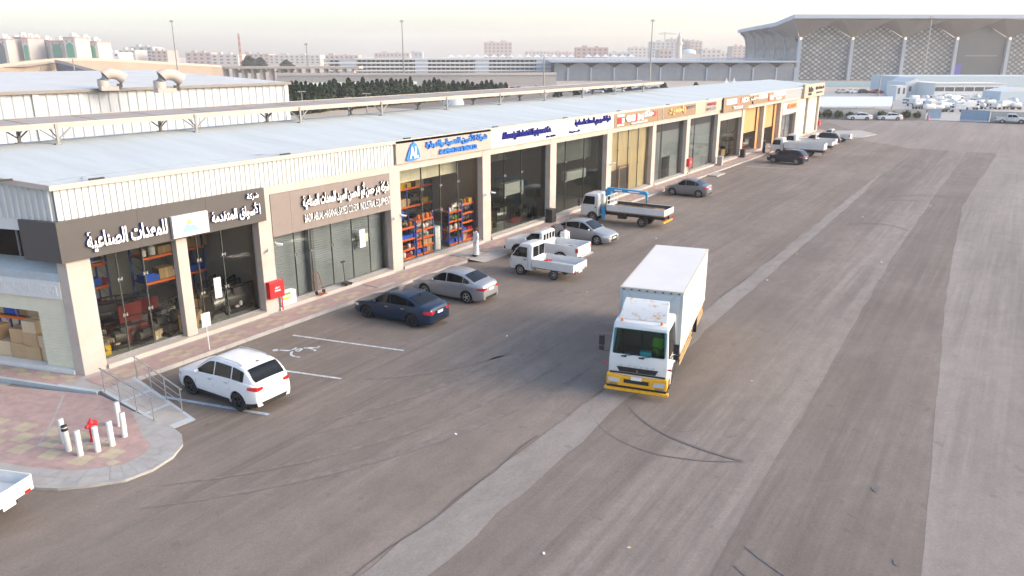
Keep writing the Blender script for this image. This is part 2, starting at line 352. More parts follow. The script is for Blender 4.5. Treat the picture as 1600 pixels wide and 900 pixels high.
for a, b_, c in [((60,-19),(66,-22),(64,-26)), ((78,-22),(83,-24),(80,-29)), ((80,-22),(85,-24),(82,-29)), ((3.5,-24.6),(2.2,-26.5),(2.5,-29)), ((2.6,-24.6),(1.2,-26.5),(1.4,-29)), ((46,-18.5),(50,-20.5),(47,-23))]:
    ribbon('tyre_mark', arc(a, b_, c), .09, .022, 'skid2')
for k, (x, y, r) in enumerate([(8.3,-26.9,.16),(4.9,-27.9,.13),(27.2,-13.5,.18),(7.6,-11.9,.07),(12.9,-7.5,.16),(20.3,-9.6,.14)]):
    mb = MB(); rr = random.Random(k); mb.poly([(x + r*rr.uniform(.4,1)*math.cos(t*.39)*1.5, y + r*rr.uniform(.4,1)*math.sin(t*.39), .024) for t in range(16)]); struct('oil_stain', mb, 'skid')
for a, b_, c, wd_ in [((2,-10),(8,-13.5),(16,-11),.30),((1.5,-10.6),(8,-14.3),(16.5,-11.8),.22),((-4,-10),(2,-15.5),(12,-15.8),.34),((-3,-9.4),(2,-14.2),(11,-14.6),.22),((18,-9),(24,-13),(33,-10.5),.26),((34,-9.5),(40,-13.5),(50,-11),.26),((20,-11),(27,-15.5),(38,-14.5),.30),((52,-9),(58,-14),(70,-13),.28),((62,-12),(72,-17),(84,-13),.3),((6,-9),(7.5,-11),(12,-12.5),.22),((56,-17.5),(62,-20),(60,-24),.2),((110,-20),(118,-26),(112,-36),.35),((116,-20),(124,-26),(118,-36),.35)]:
    ribbon('tyre_mark', arc(a, b_, c, 26), [wd_*(.15+.85*math.sin(math.pi*i/25)) for i in range(26)], .0235 if a[0] > 100 else .0125 if b_[1] > -17 else .022, 'arcmark')
for k in range(16):
    x, y = rnd.uniform(-8, 60), rnd.uniform(-24, -8); mb = MB(); mb.box(-.05,.05,-.03,.03,0,.012); o = tag(mb.build('litter', 'whitep' if k % 3 else 'cartonlt', loc=(x, y, .018), smooth=0), kind='structure'); o.rotation_euler = (0,0,k)
# painted bays and the wheelchair symbol
def stripe(a, b_, wd=.13, m='line'): ribbon('parking_line', [a, ((a[0]+b_[0])/2, (a[1]+b_[1])/2), b_], wd, .014, m)
stripe((7.8,-2.85),(9.1,-8.25)); stripe((4.6,-4.9),(5.5,-8.2)); stripe((.55,-3.3),(1.87,-8.34), .16, 'lineb'); stripe((74,-3),(75,-8))
mb = MB()
def wc(u, v): return (6.5 + (u * .97 + v * .24) * .92, -4.55 + (u * .24 - v * .97) * -.92 * -1, .012)
def strip2(pts, wd):
    P = [Vector((*wc(*p)[:2], .012)) for p in pts]; rows = []
    for i, p in enumerate(P):
        d = (P[min(i+1, len(P)-1)] - P[max(i-1, 0)]).normalized(); n = Vector((-d.y, d.x, 0)); rows.append([p + n*wd/2, p - n*wd/2])
    mb.grid(rows)
strip2([(-.10,-.85),(.05,-.35),(.10,.05),(.60,.05),(.78,.62),(1.0,.58)], .13)
strip2([(.02+.55*math.cos(t), .35+.55*math.sin(t)) for t in [R(160) + R(250)*i/18 for i in range(19)]], .11)
strip2([(.03,-.35),(.45,-.30)], .11)
mb.poly([(*wc(-.15+.14*math.cos(t*.6), -1.05+.14*math.sin(t*.6))[:2], .012) for t in range(11)])
tag(mb.build('wheelchair_symbol', [M['line']], None, 0), kind='structure')

# ------------------------------------------------------------------ raised pavement in front of the shops
E2 = Vector((-.28, .96, 0)).normalized(); EN = Vector((-E2.y, E2.x, 0))      # along the oblique end wall, and outwards from it
SW = .18
mb = MB(); mb.prism([(-.52,-1.85),(.9,-1.62),(4.3,-1.62),(23.5,-1.62),(23.9,-1.95),(26.5,-1.95),(26.9,-1.62),(124,-1.62),(125,.4),(-.3,.4),(-3.2,10.5),(-4.05,10.0)], -.1, SW - .012)
struct('pavement', mb, 'slabm')
mb = MB()
T = .30
for i in range(-2, int(124 / T)):
    for j in range(5):
        x, y = .1 + i * T, -.28 - j * T
        if x < -.45 + .0 * y or (x < -.3 and y > -.9): continue
        p = 1 if (j in (1, 2, 3) and ((i // 2 + j) % 2 == 0) and (i // 2) % 4 != 3 - (j % 2) * 0) else 0
        if 22.6 < x < 24.4 or 14.9 < x < 16.3 and j < 4: continue
        mb.poly([(x+.004,y-T+.004,SW),(x+T-.004,y-T+.004,SW),(x+T-.004,y-.004,SW),(x+.004,y-.004,SW)], p)
for i in range(38):
    for j in range(3):
        o = E2 * (i * T - .9) + EN * (.10 + j * T); a = E2 * (T - .008); b_ = EN * (T - .008)
        if o.y < -.12: continue
        p = 1 if (j in (0, 1) and (i // 2 + j) % 2 == 0) else 0
        mb.poly([(q.x, q.y, SW) for q in (o, o + a, o + a + b_, o + b_)], p)
struct('pavement_tiles', mb, ['tred', 'tyel'])
def kerbrun(name, pts, wd, z0, z1, m, n=None):
    mb = MB(); P = [Vector((*p, 0)) for p in pts]
    for a, b_ in zip(P[:-1], P[1:]):
        d = b_ - a; k = max(1, round(d.length / 1.0)); u = d.normalized(); nn = Vector((-u.y, u.x, 0))
        for i in range(k):
            s0, s1 = a + d * (i / k) + u * .006, a + d * ((i + 1) / k) - u * .006
            q = [s0, s1, s1 + nn * wd, s0 + nn * wd]; mb.add([(v.x, v.y, z0) for v in q] + [(v.x, v.y, z1) for v in q], [(4,5,6,7),(0,1,5,4),(1,2,6,5),(2,3,7,6),(3,0,4,7)])
    return struct(name, mb, m)
kerbrun('kerb', [(1.0,-1.80),(22.4,-1.80)], .17, -.05, SW - .004, 'kerb'); kerbrun('kerb', [(27.6,-1.80),(124.5,-1.80)], .17, -.05, SW - .004, 'kerb')
kerbrun('kerb', [(-4.10,10),(-.60,-1.85)], .19, -.05, SW - .006, 'kerbblue')
mb = MB(); mb.add([(22.5,-1.62,SW-.002),(27.5,-1.62,SW-.002),(27.2,-2.9,.012),(22.9,-2.7,.012)], [(0,1,2,3)]); struct('pavement_slope', mb, 'slabm')
mb = MB(); mb.box(22.62,24.38,-1.5,-.25,SW-.01,SW+.035); struct('pavement_slab', mb, 'slabm')
mb = MB(); mb.box(14.95,16.25,-1.2,-.22,SW-.01,SW+.03); mb.box(14.95,16.25,-1.42,-1.2,SW-.01,SW+.02,1); struct('pavement_slab', mb, ['tred','slabm'])
mb = MB(); mb.box(64.4,67.0,-2.9,-1.85,0,.12); struct('pavement_slab', mb, 'slabm')

# low paved corner with its slab border, hydrant and bollards
ISL = [(-.55,-2.0),(-.66,-4.2),(-.62,-6.5),(-.78,-7.25),(-1.15,-7.85),(-1.8,-8.3),(-2.6,-8.5),(-3.4,-8.38),(-4.1,-7.85),(-4.75,-7.2),(-5.15,-6.5),(-5.6,-5.4),(-6.5,-2.6),(-8.2,2.0),(-9.0,6.0),(-5.3,9.8)]
mb = MB(); mb.prism(ISL, -.05, .085); struct('paved_corner', mb, 'kerb')
def inset(pts, d):
    out = []; n = len(pts)
    for i in range(n):
        a, b_, c = (Vector((*pts[(i+k) % n], 0)) for k in (-1, 0, 1)); u = ((b_-a).normalized() + (c-b_).normalized()).normalized(); nn = Vector((u.y, -u.x, 0)); out.append((b_.x + nn.x*d, b_.y + nn.y*d))
    return out
CH = ISL[2:13]
IN1 = [(p[0]*1.0, p[1]) for p in inset(ISL, .12)][2:13]; IN2 = inset(ISL, 1.0)[2:13]
mb = MB()
for i in range(len(CH) - 1):
    for lo, hi, k in ((IN1[i], IN2[i], 0),):
        a, b_, c, d = IN1[i], IN1[i+1], IN2[i+1], IN2[i]
        for q in range(2):
            f = lambda p, r, t: (p[0]*(1-t) + r[0]*t, p[1]*(1-t) + r[1]*t, .090)
            for h in range(2):
                g0, g1 = h/2 + .012, (h+1)/2 - .012
                A0, A1 = f(a, b_, g0), f(a, b_, g1); D0, D1 = f(d, c, g0), f(d, c, g1)
                e = lambda p, r, t: (p[0]*(1-t) + r[0]*t, p[1]*(1-t) + r[1]*t, .091)
                mb.poly([e(A0, D0, q/2+.01), e(A1, D1, q/2+.01), e(A1, D1, (q+1)/2-.01), e(A0, D0, (q+1)/2-.01)], (i + q + h) % 2)
struct('border_slabs', mb, ['slabm', 'kerb'])
from mathutils.geometry import tessellate_polygon
def inside(p, poly):
    r = False; n = len(poly)
    for i in range(n):
        a, b_ = poly[i], poly[(i+1) % n]
        if (a[1] > p[1]) != (b_[1] > p[1]) and p[0] < (b_[0]-a[0]) * (p[1]-a[1]) / (b_[1]-a[1]) + a[0]: r = not r
    return r
INNER = [ISL[0], ISL[1]] + IN2[0:1] + IN2[1:] + [(-7.0,2.2),(-7.8,6.0),(-5.35,9.3)]
mb = MB(); mb.poly([(x, y, .089) for x, y in INNER]); struct('paved_corner_base', mb, 'tred')
mb = MB()
for i in range(-6, 34):
    for j in range(-30, 26):
        o = Vector((-.9,-7.6,0)) + E2 * (i * .3) + EN * (j * .3) * 1.0
        ctr = o + E2 * .15 + EN * .15
        if not all(inside((q.x, q.y), INNER) for q in (o, o + E2*.3, o + EN*.3, o + E2*.3 + EN*.3)): continue
        ii, jj = i // 2, j // 2
        yel = ((ii + jj) % 2 == 0) and (jj % 6 in (1,2,3)) and ii < 12 and ctr.x < -2.35
        mb.poly([(q.x, q.y, .094) for q in (o + E2*.004 + EN*.004, o + E2*.296 + EN*.004, o + E2*.296 + EN*.296, o + E2*.004 + EN*.296)], 1 if yel else 0)
struct('corner_tiles', mb, ['tred', 'tyel'])
ribbon('pale_line', [(-3.75,-4.1),(-2.6,-2.7),(-1.3,-1.1+.2)], .08, .099, 'slabm')
# access ramp with its two railings
mb = MB(); L0, R0, L1, R1 = (-.45,-1.86), (1.0,-1.70), (-.74,-6.5), (.22,-6.55)
mb.add([(*L0,SW+.004),(*R0,SW+.004),(*R1,.018),(*L1,.018),(*L0,-.02),(*R0,-.02),(*R1,-.02),(*L1,-.02)], [(0,3,2,1),(0,4,7,3),(1,2,6,5),(3,7,6,2),(0,1,5,4)])
rampo = mb.build('access_ramp', 'slabm', None, 0); tag(rampo, 'sloping concrete access ramp with blue painted edges leading down from the pavement', 'ramp')
def lerp(a, b_, t): return tuple(a[i] * (1-t) + b_[i] * t for i in range(len(a)))
mb = MB()
def rp(u, v, dz=.006):
    a, b_ = lerp(L0, L1, v), lerp(R0, R1, v); p = lerp(a, b_, u); return (p[0], p[1], (SW + .004) * (1-v) + .018 * v + dz)
for u0, u1, v0, v1 in [(.0,.10,0,1),(.90,1,0,1),(.10,.90,.94,1),(.10,.90,.30,.335),(.10,.90,.62,.655)]: mb.poly([rp(u0,v0), rp(u1,v0), rp(u1,v1), rp(u0,v1)])
mb.build('painted_edge', 'kerbblue', rampo, 0)
def railing(a, b_, label):
    a, b_ = Vector(a), Vector(b_); r = thing('ramp_railing', label, 'railing', a, 0, 'steel railings of the access ramp'); d = b_ - a
    up = Vector((0,0,.9)); mb = MB(); e = d.normalized() * .14
    mb.tube([up - e, d + up + e], .028, 10); mb.build('handrail', 'steel', r)
    for h in (.35, .60):
        mb = MB(); mb.tube([Vector((0,0,h)), d + Vector((0,0,h))], .012, 8); mb.build('rail_bar', 'steel', r)
    for i in range(4):
        mb = MB(); p = d * (i / 3); mb.tube([p, p + up], .022, 10); mb.lathe([(.0,.012),(.06,.012),(.06,0)], 12, p); mb.build('post', 'steel', r)
railing((-.42,-2.1,SW-.01), (-.70,-5.6,.05), 'steel railing on the hydrant side of the access ramp')
railing((.95,-1.95,SW-.01), (.30,-5.7,.045), 'steel railing of the access ramp nearest the white car')

BOL = [(-3.20,-4.62),(-3.40,-5.25),(-3.36,-5.85),(-2.92,-6.06),(-2.46,-6.08),(-1.90,-5.83),(-1.55,-4.95)]
bl = ['white bollard with bare top, furthest from the ramp and behind the hydrant', 'white bollard with a broken black collar near its top', 'white bollard standing left of the hydrant, closest to the small truck', 'white bollard directly in front of the red hydrant', 'white bollard just right of the red hydrant', 'white bollard in front of the one closest to the ramp railing', 'white bollard closest to the ramp railing']
for i, (x, y) in enumerate(BOL):
    tl = rnd.uniform(-.02, .02); mb = MB(); mb.lathe([(0,.86),(.075,.86),(.088,.84),(.09,.80),(.09,.0)], 18); b_ = thing('bollard', bl[i], 'bollard', (x, y, .092), 0, 'white bollards round the fire hydrant'); mb.build('post', 'white', b_)
    b_.rotation_euler = (tl, rnd.uniform(-.03, .03), 0)
    mb = MB(); mb.lathe([(0,.868),(.07,.868),(.07,.858)], 16); mb.build('cap', 'kerb', b_)
    if i == 1: mb = MB(); mb.lathe([(.098,.80),(.10,.72),(.097,.70)], 16, a0=2.6, a1=5.6); mb.lathe([(.0,.875),(.09,.872),(.098,.83)], 16); mb.build('broken_collar', 'black', b_)
def hydrant(loc, label, s=1):
    h = thing('fire_hydrant', label, 'fire hydrant', loc, R(20)); h.scale = (s, s, s)
    mb = MB(); mb.lathe([(.15,0),(.15,.05),(.10,.07),(.095,.55),(.14,.56),(.14,.62),(.12,.64),(.12,.74),(.09,.82),(.04,.87),(.03,.93),(0,.93)], 20); mb.build('barrel', 'red', h)
    for a in (0, 180, 270):
        mb = MB(); c, q = math.cos(R(a)), math.sin(R(a)); mb.tube([(c*.09,q*.09,.68),(c*.19,q*.19,.68),(c*.19,q*.19,.68),(c*.21,q*.21,.68),(c*.27,q*.27,.68)], [.055,.055,.075,.075,.05], 12); mb.build('nozzle_cap', 'red', h)
    mb = MB(); mb.box(-.30,.30,-.36,.30,-.004,.012); mb.build('concrete_pad', 'slabm', h)
hydrant((-2.62,-5.28,.094), 'red fire hydrant standing among white bollards on the tiled corner', .86)
hydrant((114.6,-2.7,.02), 'small red fire hydrant at the far end of the shop row')
for i, (x, y) in enumerate([(115.6,-3.4),(114.0,-3.6)]):
    mb = MB(); mb.lathe([(0,1.0),(.09,1.0),(.1,.96),(.1,0)], 14); tag(mb.build('bollard', 'white', loc=(x, y, .0)), 'white bollard beside the small far fire hydrant', 'bollard', 'white bollards at the far end of the shops')
mb = MB(); mb.prism([(113,-1.9),(124.6,-1.9),(128,-6),(122,-9.2),(116,-8),(112.5,-4)], 0, .10); struct('paved_corner', mb, 'slabm')
# blank white sign on a leaning post beside the white car
sp = thing('sign_post', 'blank white sign plate on a thin post at the kerb beside the white car', 'sign', (4.36,-1.66,SW))
mb = MB(); mb.tube([(0,0,0),(-.03,0,1.65)], .022, 8); mb.build('pole', 'white', sp)
mb = MB(); mb.box(-.23,.19,-.035,-.02,1.05,1.65); mb.build('sign_plate', 'whitepanel', sp, bevel=.004)
# ------------------------------------------------------------------ the row of shops
shop = thing('shop_building', 'long low row of shops with pale blue roof, cream pillars and glass fronts', 'building')
PIL = [(0,.9),(8.75,9.5),(17.75,18.6),(26.6,27.5),(35.2,36.1),(44.5,45.4),(53.9,54.7),(62.6,63.5),(72,72.9),(80.9,81.8),(90,90.9),(98.2,99.2),(107,108.3),(114,114.9),(121.4,122.2)]
XE = 122.2; BZ = 5.85; BT = 6.25; FT = 7.55; RY = 8.5; RZ = 8.27
def ex(y, off=0): return -.2917 * y - off
mb = MB()
mb.poly([(ex(-.12,.12),-.12,FT),(XE+.1,-.12,FT),(XE+.1,RY,RZ),(ex(RY,.12),RY,RZ)]); mb.poly([(ex(RY,.12),RY,RZ),(XE+.1,RY,RZ),(XE+.1,17,7.5),(ex(17,.12),17,7.5)])
mb.poly([(ex(-.12,.12),-.12,FT-.12),(XE+.1,-.12,FT-.12),(XE+.1,RY,RZ-.12),(ex(RY,.12),RY,RZ-.12)]); mb.poly([(ex(RY,.12),RY,RZ-.12),(XE+.1,RY,RZ-.12),(XE+.1,17,7.38),(ex(17,.12),17,7.38)])
roof = mb.build('roof', 'roof', shop, 0, fixn=False)
mb = MB(); mb.box(-.2,XE+.12,-.16,-.03,FT-.16,FT+.03)
e = [E2*(-.1)+EN*.10, E2*8.9+EN*.10]; 
mb.add([(p.x+n.x,p.y+n.y,z+(.72 if k else 0)*1.0*(1 if k else 0)) for z in (FT-.16, FT+.03) for k, p in enumerate(e) for n in (Vector((0,0,0)), EN*.10)], [(0,1,3,2),(4,5,7,6),(0,2,6,4),(1,3,7,5),(0,1,5,4),(2,3,7,6)])
mb.build('roof_edge_trim', 'cream', roof, 0)
def ribs(x0, x1, z0, z1, y=0.0, per=.26, dep=.04, back=False):
    mb = MB(); pts = []; x = x0
    while x < x1 - .05:
        for dx, dy in ((0,0),(.40,0),(.5,-1),(.90,-1)): pts.append((min(x + dx*per, x1), y + dy*dep))
        x += per
    pts.append((x1, y)); mb.grid([[(a, b_, z0) for a, b_ in pts], [(a, b_, z1) for a, b_ in pts]]); return mb
mb = ribs(.1, 18.15, BT, FT-.15); mb.box(0,18.2,.005,.10,BT,FT-.15); mb.build('ribbed_fascia', 'corr', shop, 20)
mb = ribs(99.3, 109.2, BT, FT-.15); mb.box(99.2,109.2,.005,.10,BT,FT-.15); mb.build('ribbed_fascia', 'corr', shop, 20)
mb = MB(); i0 = 0
q = []
k = 0
while k < 32:
    for dx, dy in ((0,0),(.40,0),(.5,1),(.90,1)): q.append(E2 * ((k + dx) * .3 + .08) + EN * (.01 + dy * .05))
    k += 1
mb.grid([[(p.x, p.y, BT) for p in q], [(p.x, p.y, FT - .12 + max(0, p.y) * .085) for p in q]]); mb.build('ribbed_gable', 'corr', shop, 20)
mb = MB(); mb.box(18.2,XE,.02,.14,BT-.005,FT-.16); mb.box(XE-.14,XE,.15,17,SW,7.4); mb.box(-4.8,XE-.15,16.8,17,-.05,7.38)
mb.build('upper_wall', 'cream', shop, 0)
for k, (a, b_) in enumerate(PIL):
    mb = MB()
    if k == 0: q = E2 * .45; mb.prism([(0,0),(.9,0),(.9,.62),(.25,.62),(q.x,q.y)], SW-.2, 4.78, 'z')
    else: mb.box(a, b_, 0, .62, SW-.2, BT - .002)
    mb.build('pillar', 'stone', shop, 0, bevel=.012)
for k in range(len(PIL) - 1):
    a, b_ = PIL[k][1], PIL[k+1][0]
    mb = MB(); mb.box(a, b_, .015, .60, BZ, BT - .004); mb.build('lintel', 'stone', shop, 0)
    mb = MB(); mb.box(a, b_, -.12, .62, SW-.02, .35); mb.build('door_sill', 'stone', shop, 0, bevel=.01)
    if k: mb = MB(); mb.box(PIL[k][0]+.3, PIL[k][0]+.45, .63, 8.2, .3, 7.3); mb.build('party_wall', 'interior', shop, 0)
mb = MB(); mb.box(-2.0,XE-.2,8.2,8.35,.2,7.9); mb.build('back_wall', 'interior', shop, 0)
mb = MB(); mb.prism([(.3,.62),(XE-.2,.62),(XE-.2,8.2),(-2.1,8.2),(-.05,.7)], .2, .33); mb.build('shop_floor', 'floor', shop, 0)
# oblique end wall
def ew(t0, t1, n0, n1, z0, z1, mb):
    P = [E2*t0+EN*n0, E2*t1+EN*n0, E2*t1+EN*n1, E2*t0+EN*n1]; mb.add([(p.x,p.y,z0) for p in P] + [(p.x,p.y,z1) for p in P], [(0,3,2,1),(4,5,6,7),(0,1,5,4),(1,2,6,5),(2,3,7,6),(3,0,4,7)])
    return mb
mb = ew(.3,9,-.3,0,5.8,BT,MB()); ew(.46,9,-.3,.03,3.22,3.90,mb); ew(8.4,9,-.3,.02,.18,5.8,mb); ew(.46,9,-.35,.06,SW-.02,.35,mb); mb.build('end_wall', 'white', shop, 0)
mb = MB()
for t in range(18):                                       # key pattern cut in relief on the white band
    s = .62 + t * .44
    for a, b_, z0, z1 in ((0,.06,3.36,3.74),(.06,.36,3.68,3.74),(.30,.36,3.46,3.68),(.14,.30,3.46,3.52),(.14,.20,3.52,3.61),(.36,.44,3.36,3.42)): ew(s+a, s+b_, .031, .050, z0, z1, mb)
mb.build('key_pattern_relief', 'white', shop, 0)
mb = MB(); P = [E2*.46+EN*-.05, E2*8.4+EN*-.05, E2*8.4+EN*-.9, E2*.46+EN*-.9]
mb.add([(P[0].x,P[0].y,4.20),(P[1].x,P[1].y,4.20),(P[2].x,P[2].y,4.75),(P[3].x,P[3].y,4.75),(P[0].x,P[0].y,3.9),(P[1].x,P[1].y,3.9)], [(0,1,2,3),(0,1,5,4)]); mb.build('sloping_ledge', 'kerbblue', shop, 0)
mb = MB()
for i in range(46): z = .36 + i * .062; ew(.46,1.90,-.16,-.12 + .012 * (i % 2),z,z+.058,mb)
ew(.46,8.4,-.2,-.11,2.58,3.22,mb); mb.build('roller_shutter', 'shutterc', shop, 0)
mb = ew(.46,8.4,-.12,-.11,4.76,5.8,MB()); w_ = mb.build('end_window', 'glass', shop, 0)
mb = MB()
for t in (2.2,4.2,6.2): ew(t,t+.05,-.14,-.08,4.76,5.8,mb)
mb.build('mullion', 'alu', w_, 0)

def window(k, z0, z1, y=.42, glass='glassdk', splits=(.33,.66), fit=2.6):
    a, b_ = PIL[k][1], PIL[k+1][0]; wdt = b_ - a
    mb = MB(); mb.box(a, b_, y-.04, y+.04, z1-.07, z1); mb.box(a, b_, y-.04, y+.04, z0, z0+.08); mb.box(a, a+.06, y-.04, y+.04, z0+.08, z1-.07); mb.box(b_-.06, b_, y-.04, y+.04, z0+.08, z1-.07)
    f = mb.build('shop_window', 'alu', shop, 0)
    mb = MB(); xs = [a+.06] + [a + s*wdt for s in splits] + [b_-.06]
    for i, (u, v) in enumerate(zip(xs[:-1], xs[1:])): mb.poly([(u+.006,y+.004*((i*7)%3-1),z0+.08),(v-.006,y+.006*((i*5)%3-1),z0+.08),(v-.006,y+.010*((i*3)%3-1)+.003,z1-.07),(u+.006,y-.008*((i*11)%3-1),z1-.07)])
    mb.build('pane', glass, f, 0, fixn=False)
    mb = MB()
    for u in xs[1:-1]:
        mb.box(u-.012, u+.012, y+.02, y+.12, z0+.08, z1-.07)
        for zz in (fit, fit+1.5):
            if zz < z1: mb.box(u-.10, u-.05, y-.03, y+.03, zz, zz+.14); mb.box(u+.05, u+.10, y-.03, y+.03, zz, zz+.14); mb.box(u-.10, u+.10, y-.02, y+.02, zz+.05, zz+.09)
    mb.build('mullion', 'alu', f, 0)
    return f
def shutter(k, y, z0, z1, m, pitch=.12, x0=None, x1=None):
    a, b_ = PIL[k][1], PIL[k+1][0]; a = x0 if x0 is not None else a; b_ = x1 if x1 is not None else b_
    n = int((z1 - z0) / pitch); rows = []
    for i in range(n + 1):
        z = z0 + (z1 - z0) * i / n; rows += [[(a, y, z - pitch*.25), (b_, y, z - pitch*.25)], [(a, y - .016, z), (b_, y - .016, z)], [(a, y, z + pitch*.25), (b_, y, z + pitch*.25)]]
    mb = MB(); mb.grid(rows); return mb.build('roller_shutter', m, shop, 0)
def panelwall(k, y, z0, z1, m, name='inner_panel', x0=None, x1=None, seams=0):
    a, b_ = PIL[k][1], PIL[k+1][0]; a = x0 if x0 is not None else a; b_ = x1 if x1 is not None else b_
    mb = MB(); n = max(1, seams); wd = (b_ - a) / n
    for i in range(n): mb.box(a + i*wd + .008, a + (i+1)*wd - .008, y, y + .05, z0, z1)
    return mb.build(name, m, shop, 0)
window(0, .35, 4.72, glass='glass', splits=(.16,.30,.475,.62,.78), fit=1.9)
mb = MB(); mb.box(4.55,5.05,.05,.40,.35,4.72); mb.build('pillar', 'stone', shop, 0, bevel=.01)
window(1, .35, 3.86, glass='glassgr', splits=(.20,.33,.50,.68,.84), fit=2.5); shutter(1, .85, .35, 3.9, 'shutter'); mb = MB(); mb.box(12.1,12.45,.5,.8,.35,3.85); mb.build('door_post', 'alu', shop, 0)
window(2, .35, BZ, glass='glassclr', splits=(.30,.52,.74), fit=2.9); panelwall(2, 2.0, 4.7, 5.85, 'shutterc', 'ceiling_bulkhead', seams=5)
window(3, .35, BZ, splits=(.30,.58)); window(4, .35, BZ, splits=(.26,.62)); window(5, .35, BZ, glass='glassclr', splits=(.25,.5,.75)); window(6, .35, BZ, glass='glassgr', splits=(.30,.32)); window(7, .35, BZ, glass='glassgr', splits=(.30,.31))
panelwall(3, 3.4, 4.6, 5.85, 'shutter', seams=4); panelwall(4, 1.5, 3.9, 5.85, 'shutter', seams=4); panelwall(4, 3.0, .33, 2.4, 'beigecurtain', x0=36.2, x1=41)
panelwall(5, .62, 2.45, BZ, 'beigecurtain', 'window_cover', seams=5); panelwall(5, .66, .35, 2.44, 'signdk', 'window_cover', x1=50.2); panelwall(5, .66, .35, 2.44, 'beigecurtain', 'window_cover', x0=50.25)
mb = MB(); mb.box(48.0,48.15,.50,.60,.35,2.75); mb.box(50.0,50.15,.50,.60,.35,2.75); mb.box(48.15,50.0,.50,.60,2.60,2.75); mb.build('door_frame', 'wood', shop, 0)
shutter(6, .80, .35, 4.9, 'shutter'); shutter(7, .80, .35, 4.9, 'shutter'); panelwall(6, .85, 4.9, 5.8, 'signdk'); panelwall(7, .85, 4.9, 5.8, 'signdk')
mb = MB(); mb.box(57.6,58.5,.44,.50,.40,2.5); mb.box(58.6,59.5,.44,.50,.40,2.5); mb.build('shop_door', 'glassdk', shop, 0)
panelwall(8, .10, 5.0, BZ, 'cream', 'lowered_panel'); window(8, .35, 5.0, glass='glass', splits=(.5,)); panelwall(8, 4.5, .33, 6, 'beigecurtain')
for k in (9, 10): panelwall(k, .75, 2.7, BZ, 'glowtintwall', seams=2); panelwall(k, 2.6, .33, 5, 'glowtintwall'); panelwall(k, .55, .35, BZ, 'glowtintwall', 'sliding_gate', x0=PIL[k+1][0]-1.1)  # warm glow inside these shops is painted into the panel colour
panelwall(11, .30, 3.9, 4.1, 'stone'); window(11, .35, 3.95, glass='glassgr', splits=(.5,)); shutter(11, .9, .35, 4, 'shutter')
for k in (12, 13): shutter(k, .35, .35, BZ, 'shutterc')

# ------------------------------------------------------------------ shop signs
def signbox(label, x0, x1, z0, z1, y, dep, m, seams=0, group=None):
    s = thing('shop_sign', label, 'sign', (x0, y, z0), 0, group); n = max(1, seams); wd = (x1 - x0) / n; mb = MB()
    for i in range(n): mb.box(i*wd + (.004 if i else 0), (i+1)*wd - .004, -dep, 0, 0, z1 - z0)
    mb.build('sign_panel', m, s, 0); return s
def word(s, t, x0, x1, z0, z1, dep, front, side=None, bold=.02, ar=False, d=.10):
    bx, by, bz = s.location; return textmesh(t, x0-bx, x1-bx, z0-bz, z1-bz, -dep-.02, d, bold, front, side, 'lettering', s, None, ar)
def plate(s, x0, x1, z0, z1, dep, m, th=.05, name='logo_board', bev=.02):
    bx, by, bz = s.location; mb = MB(); mb.box(x0-bx, x1-bx, -dep-th, -dep-.002, z0-bz, z1-bz); return mb.build(name, m, s, 0, bevel=bev)
s1 = thing('shop_sign', 'charcoal sign wrapping the corner pillar with white Arabic letters and a white logo board', 'sign', (0, 0, 4.72))
q = E2 * 1.75 + EN * .16; q2 = E2 * 1.75 + EN * .01
mb = MB(); mb.prism([(-.20,-.17),(2.9,-.17),(2.9,-.02),(.0,-.02),(q2.x,q2.y),(q.x,q.y)], 0, 1.53); mb.box(2.906,6.0,-.17,-.02,0,1.53); mb.box(6.006,9.1,-.17,-.02,0,1.53); mb.build('sign_panel', 'signdk', s1, 0)
word(s1, 'للمعدات الصناعية', .75, 4.05, 4.93, 5.72, .17, 'letterw', 'letternavy', .03, True)
word(s1, 'الأسواق المتقدمة', 6.15, 8.72, 4.98, 5.68, .17, 'letterw', 'letternavy', .03, True); word(s1, 'شركة', 8.05, 8.68, 5.80, 6.12, .17, 'letterw', 'letternavy', .025, True)
lb = plate(s1, 4.25, 5.95, 4.80, 5.72, .17, 'whitepanel', .16)
mb = MB(); mb.prism([(4.62,.27),(4.95,.62),(5.08,.50),(5.2,.56),(5.5,.27)], -.345, -.333, 'y'); mb.build('mountain_emblem', mat('pale_blue_print', (.22,.46,.62), .6), lb, 0)
mb = MB(); mb.lathe([(0,-.345),(.10,-.345),(.10,-.333)], 16, (5.02,0,.66), 'y'); mb.build('sun_emblem', mat('pale_yellow_print', (.75,.55,.12), .6), lb, 0)
s2 = signbox('taupe sign with white lettering in Arabic and English above a closed grey shutter', 9.52, 17.73, 3.82, BZ-.01, .10, .12, 'signtaupe', 7)
word(s2, 'شركة بدر حسن أبو الحسن السيد للمعدات الصناعية', 11.35, 17.5, 4.80, 5.66, .12, 'letterw', 'letterk', .035, True, .13)
word(s2, 'BADR ABUAL-HASANAL-SAYED CO.FOR  INDUSTRIAL EQUIPMENT', 11.45, 17.62, 4.12, 4.60, .12, 'letterw', 'letterk', .0, False, .07)
s3 = signbox('beige sign with bright blue lettering and a blue and white triangular AL emblem', 18.2, 27.32, 6.27, FT-.03, -.02, .14, 'signbeige', 3)
word(s3, 'شركة الأمين للتنمية والتجارة', 20.7, 26.8, 6.86, 7.40, .14, 'letterblue', None, .035, True); word(s3, 'AL-AMEEN DEV & TRADE CO.', 21.9, 25.7, 6.45, 6.75, .14, 'letterblue', None, .03)
bx, by, bz = s3.location
